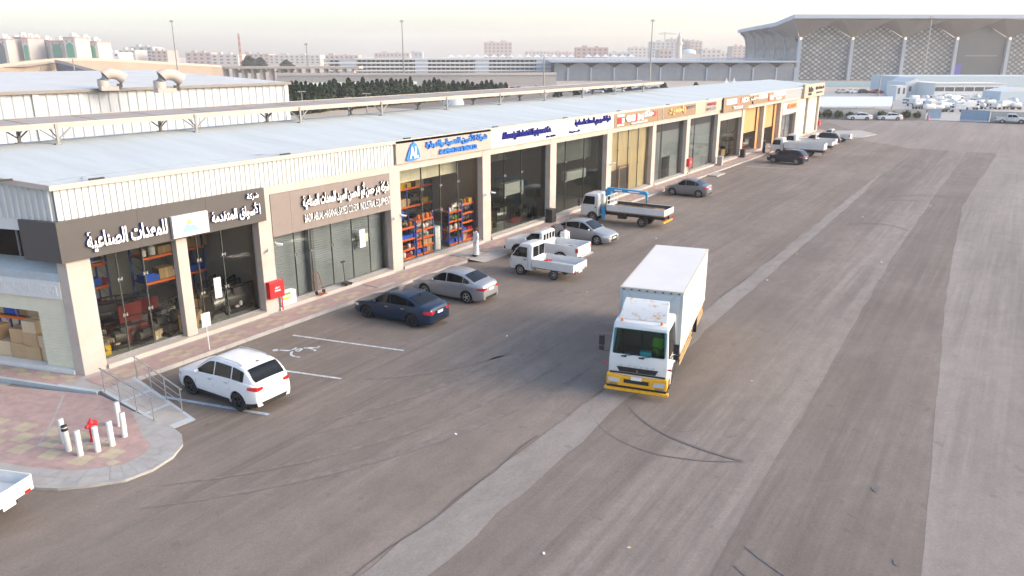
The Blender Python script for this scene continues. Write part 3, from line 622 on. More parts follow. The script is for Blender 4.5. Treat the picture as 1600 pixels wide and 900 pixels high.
mb = MB(); mb.prism([(.72,.16),(1.0,.10),(1.55,.10),(1.95,.22),(1.85,.62),(1.62,1.0),(1.42,1.12),(1.22,1.0),(.95,.62)], -.24, -.142, 'y'); lg = mb.build('emblem', 'letterblue', s3, 0)
word(s3, 'AL', 19.18, 19.92, 6.50, 7.14, .245, 'letterw', None, .03, False, .03)
s4 = signbox('wide white sign with navy lettering in English and Arabic across two shops', 27.36, 45.32, 6.27, FT-.02, -.02, .12, 'whitepanel', 2)
word(s4, 'Alhowaigri Industrial Equipment Co.', 28.6, 34.9, 6.62, 7.22, .12, 'letternavy', None, .03); word(s4, 'Est. 1979', 34.3, 35.5, 6.40, 6.54, .12, 'letternavy', None, .02)
word(s4, 'شركة الحويجري للمعدات الصناعية', 38.5, 44.5, 6.72, 7.40, .12, 'letternavy', None, .03, True); word(s4, 'المحدودة', 37.6, 39.2, 6.42, 6.62, .12, 'letternavy', None, .02, True)
bx, by, bz = s4.location; mb = MB(); mb.lathe([(.36,-.15),(.42,-.15),(.42,-.12)], 24, (36.7-bx,0,.62), 'y'); mb.lathe([(0,-.15),(.16,-.15),(.16,-.12)], 16, (36.8-bx,0,.78), 'y'); mb.build('round_emblem', mat('pale_grey_blue_print', (.55,.60,.72), .6), s4, 0)
s5 = signbox('tan sign with thick white and red lettering', 45.4, 54.4, 6.27, FT-.02, -.02, .12, 'signbrown', 3)
word(s5, 'oso', 47.5, 50.5, 6.60, 7.16, .12, 'letterw', None, .09); word(s5, 'حكم', 50.6, 53.3, 6.55, 7.42, .12, 'letterw', None, .09, True); word(s5, 'للمعدات', 48.6, 51.9, 6.36, 6.54, .12, 'letterw', None, .04, True)
plate(s5, 49.3, 49.75, 6.56, 7.2, .24, 'letterred', .02, 'red_stripe', 0); plate(s5, 53.35, 54.0, 6.75, 7.2, .12, 'letterred', .08, 'red_stripe'); plate(s5, 46.0, 47.1, 6.55, 7.05, .12, 'letterred', .06); word(s5, 'B', 46.55, 46.95, 6.62, 7.0, .19, 'letterw', None, .05); plate(s5, 45.9, 47.2, 7.12, 7.30, .12, 'letterw', .05, 'white_strip'); plate(s5, 45.9, 47.2, 6.36, 6.48, .12, 'letterw', .05, 'white_strip')
s6 = signbox('tan sign with gold Arabic lettering and two small round grey emblems', 54.44, 64.3, 6.27, FT-.02, -.02, .12, 'signbrown', 3)
word(s6, 'باحميد', 57.0, 61.3, 6.58, 7.38, .12, 'lettergold', None, .05, True); word(s6, 'للمعدات والتجارة', 61.7, 64.0, 6.92, 7.22, .12, 'lettergrey', None, .03, True)
for z in (.32, .82):
    mb = MB(); mb.lathe([(.17,-.16),(.22,-.16),(.22,-.12)], 18, (1.3,0,z), 'y'); mb.lathe([(0,-.15),(.17,-.15)], 18, (1.3,0,z), 'y'); mb.build('round_emblem', 'lettergrey', s6, 0)
s7 = signbox('cream sign with one square plaque of maroon and grey lettering', 64.35, 72.4, 6.27, FT-.02, -.02, .12, 'signcream', 3)
pl = plate(s7, 67.3, 70.5, 6.40, 7.35, .12, mat('plaque_taupe', (.36,.27,.24), .5), .05); word(s7, 'OTOMI', 67.6, 70.2, 6.95, 7.28, .17, 'lettermaroon', None, .05); word(s7, 'COMPANY', 67.5, 70.3, 6.48, 6.78, .17, 'lettergrey', None, .04)
s8 = signbox('deep tan sign with white letter boxes, one red block and a dark side panel', 72.6, 82.0, 5.95, FT+.02, -.02, .32, 'signbrown', 2)
plate(s8, 73.4, 75.4, 6.75, 7.35, .32, 'letterw', .06, 'letter_box'); plate(s8, 75.45, 77.0, 6.75, 7.35, .32, 'letterw', .06, 'letter_box'); plate(s8, 77.05, 78.3, 6.55, 7.40, .32, mat('coral_red', (.75,.16,.10), .5), .06, 'letter_box'); word(s8, 'NICA', 78.6, 81.6, 6.75, 7.35, .32, 'letterw', 'letterk', .05); word(s8, 'TOOLS', 75.6, 79.2, 6.15, 6.48, .32, 'letterw', 'letterk', .05)
mb = MB(); mb.box(-.02,-.002,-.32,0,0,1.60); mb.build('dark_side_panel', 'signdk', s8, 0)
s9 = signbox('tan sign with white lettering and a small hook emblem', 82.05, 90.8, 6.27, FT-.02, -.02, .12, 'signbrown', 2)
word(s9, 'معدات', 83.0, 86.0, 6.85, 7.35, .12, 'letterw', 'letterk', .03, True); plate(s9, 86.6, 90.3, 6.85, 7.30, .12, 'letterw', .06, 'letter_box'); word(s9, 'L', 83.8, 84.4, 6.38, 6.66, .12, 'letterk', None, .03)
s10 = signbox('tan sign with a red square and a long white letter strip', 90.85, 99.15, 6.27, FT-.02, -.02, .12, 'signbrown', 2)
rb = plate(s10, 90.95, 93.0, 6.35, 7.45, .12, mat('coral_red', (.75,.16,.10), .5), .08); word(s10, 'EDI', 91.2, 92.7, 6.55, 7.1, .2, 'letterw', None, .05); plate(s10, 93.3, 98.9, 6.85, 7.35, .12, 'letterw', .06, 'letter_box'); plate(s10, 94.8, 97.2, 6.40, 6.70, .12, 'letterw', .06, 'letter_box')
s11 = signbox('lower beige sign with a pale lilac strip and orange lettering', 99.2, 107.0, 4.1, 5.80, .10, .12, 'signbeige', 2)
plate(s11, 99.3, 101.2, 4.2, 5.6, .12, mat('pale_lilac', (.68,.66,.82), .5), .04); word(s11, 'MOTOR', 101.6, 106.6, 4.85, 5.45, .12, mat_name if False else 'orangep', None, .04); plate(s11, 101.3, 106.8, 4.2, 4.5, .12, mat('pale_lilac', (.68,.66,.82), .5), .04)
s12 = signbox('tall cream sign with small black lettering at the far end of the row', 109.2, 122.4, 5.95, 7.95, -.02, .40, 'signcream')
word(s12, 'دلتا', 111.5, 114.3, 6.75, 7.55, .4, 'letterk', None, .05, True); word(s12, 'DELTA', 111.6, 113.4, 6.30, 6.62, .4, 'letterk', None, .04); word(s12, 'للمعدات الصناعية', 116.0, 121.5, 6.95, 7.5, .4, 'letterk', None, .03, True); word(s12, 'EQUIPMENT', 116.8, 120.8, 6.40, 6.65, .4, 'letterk', None, .04)

# ------------------------------------------------------------------ wall fittings, things on the pavement
def hosecab(x, z, label, drop=True):
    h = thing('fire_hose_cabinet', label, 'fire cabinet', (x, -.02, z)); mb = MB(); mb.box(0,.86,-.26,0,0,.82); b_ = mb.build('cabinet', 'red', h, 0, bevel=.015)
    mb = MB(); mb.box(.04,.82,-.275,-.262,.04,.78); mb.build('door', 'red', h, 0, bevel=.006); textmesh('حريق', .30, .60, .46, .56, -.276, .004, .02, 'letterw', None, 'lettering', h, None, True); textmesh('FIRE', .28, .62, .32, .40, -.276, .004, .02, 'letterw', None, 'lettering', h)
    if drop: mb = MB(); mb.tube([(.80,-.10,0),(.80,-.10,SW-z+.03)], .035, 8); mb.build('pipe', 'red', h)
hosecab(8.82, .95, 'red fire hose cabinet on the pillar between the charcoal and taupe signs'); hosecab(63.1, 1.0, 'red fire hose cabinet on a pillar below the cream plaque sign'); hosecab(122.25, 1.0, 'distant red fire hose cabinet at the last pillar of the row')
cams = [(9.2,3.35),(9.6,3.55),(18.0,3.35),(18.5,3.42),(26.9,3.4),(27.45,3.45),(45.1,3.3),(45.5,3.4)]
for i, (x, z) in enumerate(cams):
    c = thing('security_camera', 'small white camera on the pillar %s' % ['left of the taupe sign, lower one', 'left of the taupe sign, upper one', 'at the right end of the taupe sign, left one', 'at the right end of the taupe sign, right one', 'right of the clear glass shop, left one', 'right of the clear glass shop, right one', 'at the right end of the white sign, left one', 'at the right end of the white sign, right one'][i], 'camera', (x, -.01, z), R(30 if i % 2 else -40), 'small security cameras on the pillars')
    mb = MB(); mb.lathe([(0,0),(.05,0),(.05,-.03),(.0,-.03)], 10, axis='y'); mb.tube([(0,-.02,0),(0,-.12,-.02)], .014, 6); mb.build('bracket', 'white', c)
    mb = MB(); mb.tube([(0,-.06,-.05),(0,-.34,-.09)], [.05,.052], 10); mb.build('camera_body', 'whitep', c)
def bin_(x, y, label, m='black'):
    b_ = thing('litter_bin', label, 'bin', (x, y, SW)); mb = MB(); mb.prism([(-.30,-.26),(.30,-.26),(.34,.28),(-.34,.28)], 0, .92); i0 = 0
    mb.build('bin_body', m, b_, 0, bevel=.03); mb = MB(); mb.box(-.36,.36,-.30,.32,.925,1.0); mb.build('lid', m, b_, 0, bevel=.03); mb = MB(); mb.tube([(-.3,.30,.08),(.3,.30,.08)], .08, 10); mb.build('wheel', 'rubber', b_)
bin_(34.7, -.42, 'black wheeled bin against a pillar below the white sign'); bin_(80.5, -.55, 'black bin at the pillar beside the distant standing man'); bin_(72.1, -.6, 'grey metal bin on the pavement beside the silver grey hatchback end', 'kerb')
d = thing('hand_truck', 'rusty red two-wheeled hand truck leaning on the shutter below the taupe sign', 'hand truck', (12.1, .05, .36))
mb = MB()
for x in (-.2, .2): mb.tube([(x,-.18,.05),(x,.12,.95),(x*.7,.15,1.10),(0,.155,1.14)], .018, 8)
for h in (.25,.5,.75): mb.tube([(-.2,-.14+h*.28,h),(.2,-.14+h*.28,h)], .012, 6)
mb.box(-.22,.22,-.40,-.14,0.02,.045); mb.build('frame', mat('rusty_red', (.26,.07,.04), .8, var=.2, scale=9), d)
for x in (-.24, .24): mb = MB(); mb.lathe([(0,-.03),(.10,-.03),(.11,0),(.10,.03),(0,.03)], 14, (x,-.12,.11), 'x'); mb.build('wheel', 'rubber', d)
d = thing('hand_truck', 'black folded platform trolley standing upright at the shutter below the taupe sign', 'hand truck', (14.0, .02, .36)); mb = MB(); mb.tube([(0,.05,.12),(.03,.16,1.25)], .022, 8); mb.box(-.12,.14,.12,.16,1.2,1.3); mb.build('handle', 'black', d); mb = MB(); mb.box(-.22,.22,-.28,.16,.08,.14); mb.build('platform', 'black', d, 0)
for x in (-.17,.17): mb = MB(); mb.lathe([(0,-.02),(.06,-.02),(.06,.02),(0,.02)], 12, (x,-.2,.06), 'x'); mb.build('wheel', 'rubber', d)
for i, (z, c, l) in enumerate([(.355,'cyan','flat blue and white carton at the bottom of the stack beside the red cabinet'),(.58,'yellowp','flat yellow carton in the middle of the stack beside the red cabinet'),(.80,'greenp','flat green and white carton on top of the stack beside the red cabinet')]):
    mb = MB(); mb.box(0,.95,-.02,.34,0,.215); o = mb.build('carton', 'whitep', loc=(9.62 - .01*i, -.02, z), smooth=0, bevel=.006); tag(o, l, 'carton', 'stack of flat cartons beside the red cabinet')
    mb = MB(); mb.box(.06,.62,-.026,-.021,.05,.17); mb.build('printed_band', c, o, 0)
nb = thing('paper_notice', 'white paper notices taped inside the glass below the taupe sign', 'notice', (15.6, .40, 2.0)); mb = MB(); mb.box(0,.42,-.008,0,0,1.0); mb.build('sheet', 'whitepanel', nb, 0); mb = MB(); mb.box(.43,.62,-.008,0,.3,.72); mb.build('sheet', 'cartonlt', nb, 0)
mb = MB(); mb.box(0,.36,-.008,0,0,.95); tag(mb.build('paper_notice', 'whitepanel', loc=(6.35,.40,1.55), smooth=0), 'white and blue notice strip on the door glass under the charcoal sign', 'notice')

# ------------------------------------------------------------------ goods inside the open shops
def rack(label, x0, x1, y0, y1, levels, up='rackblue', bm_='orange', nb=2, top=None, group='storage racks inside the shops'):
    r = thing('storage_rack', label, 'rack', (x0, y0, .33), 0, group); w_, d_ = x1 - x0, y1 - y0; H_ = top or levels[-1] + .3
    for i in range(nb + 1):
        mb = MB(); x = w_ * i / nb
        for y in (0, d_): mb.box(x-.04, x+.04, y-.03, y+.03, 0, H_)
        n = int(H_ / .5)
        for j in range(n): mb.tube([(x, .02, j*.5+.1), (x, d_-.02, j*.5+.45)], .012, 5)
        mb.build('upright', up, r, 0)
    for z in levels:
        mb = MB(); mb.box(0, w_, -.035, -.005, z-.07, z+.05); mb.box(0, w_, d_+.005, d_+.035, z-.07, z+.05); mb.build('beam', bm_, r, 0); mb = MB(); mb.box(.02, w_-.02, 0, d_, z-.03, z); mb.build('shelf', 'wood', r, 0)
    return r
PROTO = {}
def goods(kind, x, y, z, s=1.0, rz=0.0, where='inside the shop'):
    """small goods on the shelves: one object per piece, shared meshes"""
    spec = {'carton': ('carton', 'brown cardboard carton on a shelf %s', 'carton'), 'cartonlt': ('carton', 'pale cardboard carton %s', 'carton'), 'yellowp': ('plastic_crate', 'yellow plastic crate %s', 'crate'), 'bluep': ('plastic_crate', 'blue plastic crate %s', 'crate'),
            'redp': ('tool_box', 'red tool box %s', 'tool box'), 'whitep': ('canister', 'white plastic canister %s', 'canister'), 'orangep': ('canister', 'orange plastic canister %s', 'canister'), 'engine': ('small_machine', 'small black machine %s', 'machine'), 'engineg': ('small_machine', 'grey wrapped machine %s', 'machine'), 'can': ('canister', 'green gas canister %s', 'canister')}[kind]
    if kind not in PROTO:
        if kind in ('carton', 'cartonlt'):
            mb = MB(); mb.box(-.3,.3,-.25,.25,0,.42); o = mb.build(spec[0], kind, None, 0, bevel=.008); mb = MB(); mb.box(-.3,.3,-.03,.03,.4205,.4225); mb.box(-.04,.05,-.2535,-.2515,0,.42); mb.build('tape', 'cartonlt' if kind == 'carton' else 'carton', o, 0)
        elif kind in ('yellowp', 'bluep'):
            mb = MB(); mb.prism([(-.26,-.2),(.26,-.2),(.26,.2),(-.26,.2)], 0, .3)
            for h in (.05,.15,.24): mb.box(-.275,.275,-.215,.215,h,h+.03)
            o = mb.build(spec[0], kind, None, 0)
        elif kind in ('whitep', 'orangep', 'can'):
            mb = MB(); mb.lathe([(0,0),(.12,0),(.13,.03),(.13,.26),(.09,.31),(.04,.33),(.04,.38),(0,.38)], 14); o = mb.build(spec[0], 'greenp' if kind == 'can' else kind); mb = MB(); mb.lathe([(0,.41),(.05,.41),(.05,.36)], 10); mb.build('lid', 'redp' if kind == 'whitep' else 'black', o)
        elif kind == 'redp':
            mb = MB(); mb.box(-.28,.28,-.18,.18,0,.26); o = mb.build(spec[0], kind, None, 0, bevel=.02); mb = MB(); mb.tube([(-.14,0,.25),(-.14,0,.32),(.14,0,.32),(.14,0,.25)], .016, 6); mb.build('handle', 'black', o)
        else:
            mb = MB(); mb.box(-.35,.35,-.22,.22,.02,.10); o = mb.build(spec[0], 'black' if kind == 'engine' else 'steel', None, 0); mb = MB(); mb.tube([(-.25,0,.28),(.18,0,.28)], .17, 14); mb.box(-.1,.25,-.15,.15,.3,.52); mb.build('motor', 'steel' if kind == 'engineg' else 'signdk', o)
            mb = MB(); mb.tube([(-.35,-.2,.08),(-.35,-.2,.58),(.35,-.2,.58),(.35,-.2,.08)], .018, 6); mb.tube([(-.35,.2,.08),(-.35,.2,.58),(.35,.2,.58),(.35,.2,.08)], .018, 6); mb.build('tube_frame', 'black', o)
        PROTO[kind] = o; first = True
    else: first = False
    o = PROTO[kind] if first else copy_tree(PROTO[kind])
    o.location = (x, y, z); o.rotation_euler = (0, 0, rz); o.scale = (s, s, s); return tag(o, spec[1] % where, spec[2], 'goods ' + where + ', ' + spec[2])
def fill(x0, x1, y, z, kinds, where, step=.5, s0=.7, s1=1.0, p=.92):
    x = x0
    while x < x1:
        if rnd.random() < p:
            k = rnd.choice(kinds); s = rnd.uniform(s0, s1); goods(k, x + .25, y + rnd.uniform(-.08,.08), z, s, rnd.uniform(-.15,.15), where)
        x += step * rnd.uniform(.85, 1.15)
A1 = 'in the corner shop under the charcoal sign'
rack('tall blue and orange rack against the right wall of the corner shop', 5.4, 8.6, 4.2, 5.2, [1.5,2.7,3.9], nb=1); rack('tall dark rack at the back of the corner shop', .5, 5.0, 6.6, 7.6, [1.2,2.3,3.4,4.4], nb=2)
for z in (1.83,3.03,4.23): fill(5.5,8.5,4.7,z,['carton','carton','bluep','whitep','carton'],A1,.48,.8,1.35)
for z in (1.53,2.63,3.73): fill(.6,4.9,7.1,z,['engine','carton','redp','bluep','engineg'],A1,.5,.8,1.25)
mb = MB(); mb.box(2.2,2.45,3.0,3.25,.33,7.2); mb.build('steel_column', 'letterblue', shop, 0)
for x, y, k, s in [(1.4,1.3,'yellowp',1.3),(1.9,1.6,'cartonlt',1.2),(1.5,2.1,'engineg',1.5),(2.5,1.4,'engine',1.7),(3.1,1.2,'orangep',1.0),(3.3,1.9,'engine',2.0),(4.0,1.4,'engine',1.6),(3.9,2.5,'redp',2.2),(2.8,2.6,'redp',2.4),(4.9,2.2,'engineg',1.7),(5.3,1.1,'carton',1.4),(5.6,1.5,'engine',1.3),(7.3,1.6,'engineg',2.2),(8.1,1.5,'engine',2.3),(7.2,2.4,'carton',2.0),(8.0,2.5,'engine',2.4),(6.4,3.1,'engine',1.5),(1.2,3.3,'engine',2.0),(2.0,4.0,'redp',3.0),(3.2,4.2,'engine',2.2),(4.3,4.3,'engineg',2.0),(1.3,5.2,'redp',3.2),(3.4,5.5,'redp',3.0)]: goods(k, x, y, .33, s, rnd.uniform(-.5,.5), A1)
for i in range(46):
    x, y = rnd.uniform(1.1, 8.4), rnd.uniform(.9, 3.6)
    if 5.9 < x < 7.0 and y < 2.6: continue
    goods(rnd.choice(['engine','engineg','carton','whitep','whitep','engine','bluep','cartonlt']), x, y, .33 + rnd.choice([0,0,.45,.9])*(y/3.6), rnd.uniform(.5,1.1), rnd.uniform(-1.5,1.5), A1)
for x, y, h in [(3.0,1.0,1.5),(4.1,1.5,1.35)]:                      # dark red floor cabinets with boards
    c = thing('tool_cabinet', 'dark red tool cabinet with a sloping lid near the glass, %s' % ('left one' if x < 3.5 else 'right one'), 'cabinet', (x, y+.2, .33), 0, 'dark red tool cabinets in the corner shop'); mb = MB(); mb.box(-.5,.5,-.1,.4,.12,h*.55); mb.build('cabinet_body', mat('dark_red_paint', (.13,.008,.010), .4), c, 0, bevel=.02); mb = MB(); mb.box(-.5,.5,.35,.40,h*.62,h+.2); mb.build('back_board', mat('dark_red_paint', (.13,.008,.010), .4), c, 0); mb = MB(); mb.box(-.55,.55,-.15,.45,0,.10); mb.build('pallet', 'wood', c, 0)
A2 = 'in the shop with the blue lettered sign'
def goods_rack(lbl, x0, x1, y0, levels, kinds, nb=1, step=.34, s=(.75,1.0), top=None):
    rack(lbl, x0, x1, y0, y0 + .6, levels, nb=nb, top=top)
    for z, k in zip(levels, kinds): fill(x0 + .05, x1 - .2, y0 + .25, .33 + z, k, A2, step, *s)
goods_rack('short orange rack of blue crates at the left, shop with the blue sign', 18.9, 20.5, .75, [.12,.65,1.25,1.95], [['whitep','redp'],['whitep'],['bluep'],['orangep','engine','carton']])
goods_rack('short orange rack with red canisters second from the left, shop with the blue sign', 20.7, 22.3, .75, [.12,.6,1.1,1.6,2.2], [['bluep','carton'],['orangep','carton'],['whitep','engineg'],['whitep','engineg'],['orangep','orangep','redp']])
goods_rack('orange rack with drums behind the man, shop with the blue sign', 23.9, 25.2, .75, [.12,1.0,1.6,2.2], [['bluep'],['whitep','engine'],['engine','can'],['engineg','whitep']])
goods_rack('orange rack at the right end of the shop with the blue sign', 25.3, 26.5, .75, [.12,.7,1.3,1.9,2.5], [['redp','carton'],['redp','bluep'],['redp','engine'],['engine'],['can','orangep','yellowp']])
rack('long back rack with yellow crates, shop with the blue sign', 18.8, 26.5, 4.2, 5.1, [1.0,2.2,3.4], nb=3)
for z, k in ((1.33,['engine','carton','redp']),(2.53,['carton','yellowp','engine','carton']),(3.73,['yellowp','yellowp','carton','bluep'])): fill(18.9,26.3,4.6,z,k,A2,.62,1.0,1.5)
goods('carton', 19.9, 2.4, 2.9, 2.4, .1, A2); goods('bluep', 20.8, 2.6, 2.3, 2.0, 0, A2)
for x, y, k, s in [(22.6,2.2,'engine',1.8),(23.2,3.0,'engineg',2),(21.4,2.6,'engine',2.2),(19.8,2.4,'engineg',2.3),(25.0,2.8,'redp',2.5),(24.0,3.3,'engine',2.4)]: goods(k, x, y, .33, s, rnd.uniform(-.5,.5), A2)
c = thing('water_cooler', 'pale blue upright cabinet standing in the doorway of the shop with the blue sign', 'cabinet', (22.75, .95, .33)); mb = MB(); mb.box(-.28,.28,-.22,.25,.02,1.55); mb.build('cabinet_body', 'cyan', c, 0, bevel=.02); mb = MB(); mb.box(-.24,.24,-.235,-.222,.1,.75); mb.box(-.24,.24,-.235,-.222,.8,1.45); mb.build('door', 'whitep', c, 0)
A3 = 'in the shop left of the black bin'
for x, y, k, s in [(28.6,1.6,'yellowp',2.4),(29.5,2.0,'engine',2.4),(33.4,1.3,'engine',1.7),(34.2,1.4,'engine',1.7),(32.6,1.4,'redp',1.5),(31.8,2.3,'engineg',2.2),(28.4,2.8,'engineg',2.6),(30.5,3.0,'engine',2.6)]: goods(k, x, y, .33, s, rnd.uniform(-.5,.5), A3)
c = thing('air_conditioner', 'white box air conditioner hanging inside the dark shop left of the black bin', 'air conditioner', (31.2, .55, 2.7)); mb = MB(); mb.box(-1.2,1.2,0,.5,0,.85); mb.build('casing', 'whitep', c, 0, bevel=.03)
c = thing('air_conditioner', 'white box air conditioner inside the dark shop right of the black bin', 'air conditioner', (40.3, .55, 2.6)); mb = MB(); mb.box(-1.6,1.6,0,.5,0,.7); mb.build('casing', 'whitep', c, 0, bevel=.03)
A4 = 'in the yellow lit shop behind the metal bin'
for x, y, k, s in [(74.0,1.6,'engine',2.6),(75.6,1.5,'orangep',3.0),(76.5,1.3,'carton',2.6),(77.2,1.5,'redp',2.6),(78.6,1.8,'yellowp',2.8),(79.6,1.6,'engine',2.2)]: goods(k, x, y, .33, s, rnd.uniform(-.5,.5), A4)
A5 = 'in the shops with amber glow tinted walls'
for x, y, k, s in [(83,1.5,'engine',3),(84.4,1.6,'engineg',2.6),(86,1.4,'redp',2.6),(87.4,1.6,'engine',2.6),(92,1.6,'engineg',3),(93.6,1.5,'yellowp',3),(95.2,1.6,'engine',2.6)]: goods(k, x, y, .33, s, rnd.uniform(-.5,.5), A5)
A6 = 'inside the half open shutter of the end wall'
def ewp(t, n): p = E2 * t + EN * n; return p.x, p.y
for t, n, k, s, z in [(2.2,-.75,'cartonlt',1.3,.33),(2.2,-.75,'cartonlt',1.25,.88),(2.9,-.7,'carton',1.4,.33),(2.9,-.7,'carton',1.3,.92),(2.9,-.7,'cartonlt',1.2,1.46),(3.6,-.75,'carton',1.5,.33),(3.6,-.8,'carton',1.4,.96),(4.4,-.8,'cartonlt',1.5,.33),(5.1,-.8,'carton',1.5,.33),(5.1,-.8,'carton',1.3,.96),(5.9,-.8,'carton',1.5,.33),(6.7,-.8,'cartonlt',1.5,.33)]: goods(k, *ewp(t, n), z, s, R(106) + rnd.uniform(-.1,.1), A6)
r = rack('orange beam rack behind the half open shutter of the end wall', 0, 4.6, 0, .8, [1.35,1.95], nb=2, top=2.9); p = E2 * 2.1 - EN * 2.1; r.location = (p.x, p.y, .33); r.rotation_euler = (0, 0, math.atan2(E2.y, E2.x))
for t in range(6): goods(['carton','bluep','cartonlt'][t % 3], *ewp(2.5 + t*.65, -1.75), 1.71, 1.1, R(106), A6)
# signs hanging: thin lines on the roof, small dark lightning tape boxes
mb = MB(); mb.tube([(-.1,.75,7.64),(8,.75,7.635),(20,.8,7.64),(45,.8,7.64)], .012, 5); mb.tube([(1.5,.75,7.64),(1.1,-.08,7.60)], .012, 5); mb.tube([(9.5,.75,7.64),(10.3,-.08,7.60)], .012, 5)
mb.build('lightning_wire', 'steel', roof)
mb = MB()
for x, y in ((-.9,1.5),(1.6,-.05),(10.6,-.05),(19.3,-.05),(28.0,-.05),(37.2,-.05),(46.3,-.05),(57,-.05),(68,-.05)): mb.box(x-.28, x+.28, y-.06, y+.06, FT + max(0,y)*.085 + .03, FT + max(0,y)*.085 + .09)
mb.build('wire_fixing', 'black', roof, 0)
# ------------------------------------------------------------------ vehicles
def pchip(pts):
    pts = sorted(pts); xs = [p[0] for p in pts]; ys = [p[1] for p in pts]; n = len(xs)
    h = [xs[i+1]-xs[i] for i in range(n-1)]; d = [(ys[i+1]-ys[i])/h[i] for i in range(n-1)]; m = [d[0]]
    for i in range(1, n-1): m.append(0 if d[i-1]*d[i] <= 0 else 2*d[i-1]*d[i]/(d[i-1]+d[i]))
    m.append(d[-1])
    def f(x):
        if x <= xs[0]: return ys[0]
        if x >= xs[-1]: return ys[-1]
        i = 0
        while x > xs[i+1]: i += 1
        t = (x-xs[i])/h[i]
        return (2*t**3-3*t*t+1)*ys[i] + (t**3-2*t*t+t)*h[i]*m[i] + (-2*t**3+3*t*t)*ys[i+1] + (t**3-t*t)*h[i]*m[i+1]
    return f
WHEELS = {}
def wheel(parent, x, y, r, w_=.2, rim='alloy', spokes=5, side=1, name='wheel', rr=.66):
    """axle along y; outer face towards side"""
    key = (round(r,3), round(w_,3), rim, spokes, side, rr)
    if key not in WHEELS:
        mb = MB(); h = w_ / 2; mb.lathe([(r*rr,-h*.8),(r*.9,-h),(r*.985,-h*.8),(r,-h*.4),(r,h*.4),(r*.985,h*.8),(r*.9,h),(r*rr,h*.8),(r*rr,-h*.8)], 28, axis='y'); ty = mb.build('tyre', 'rubber', None, 40)
        mb = MB(); o = side * h * .78; R_ = r * rr
        mb.lathe([(R_,o),(R_*.93,o),(R_*.90,o-side*.03),(R_*.88,o-side*.10),(0,o-side*.11)], 24, axis='y', mi=1); mb.lathe([(R_*1.0,o),(R_*.92,o+side*.006),(R_*.90,o-side*.02)], 24, axis='y')
        mb.lathe([(0,o-side*.01),(R_*.20,o-side*.012),(R_*.22,o-side*.05)], 14, axis='y')
        for k in range(spokes):
            a = 2*math.pi*k/spokes; c, q = math.cos(a), math.sin(a); t = R_*.13 if spokes < 8 else R_*.07
            vs = [(c*R_*.15 - q*s_*t, o - side*.012 - dy, q*R_*.15 + c*s_*t) for s_, dy in ((1,0),(-1,0))] + [(c*R_*.93 - q*s_*t*.8, o - side*.004, q*R_*.93 + c*s_*t*.8) for s_ in (-1,1)]
            mb.add(vs, [(0,1,2,3)]); 
        ri = mb.build('rim', [rim, 'dark'], None, 40, fixn=False); bpy.data.objects.remove(ty) if False else None
        WHEELS[key] = (ty.data, ri.data); bpy.data.objects.remove(ty); bpy.data.objects.remove(ri)
    e = bpy.data.objects.new(name, None); COL.objects.link(e); e.parent = parent; e.location = (x, y, r); e.empty_display_size = .1
    for nm, me in zip(('tyre', 'rim'), WHEELS[key]):
        o = bpy.data.objects.new(nm, me); COL.objects.link(o); o.parent = e
    return e
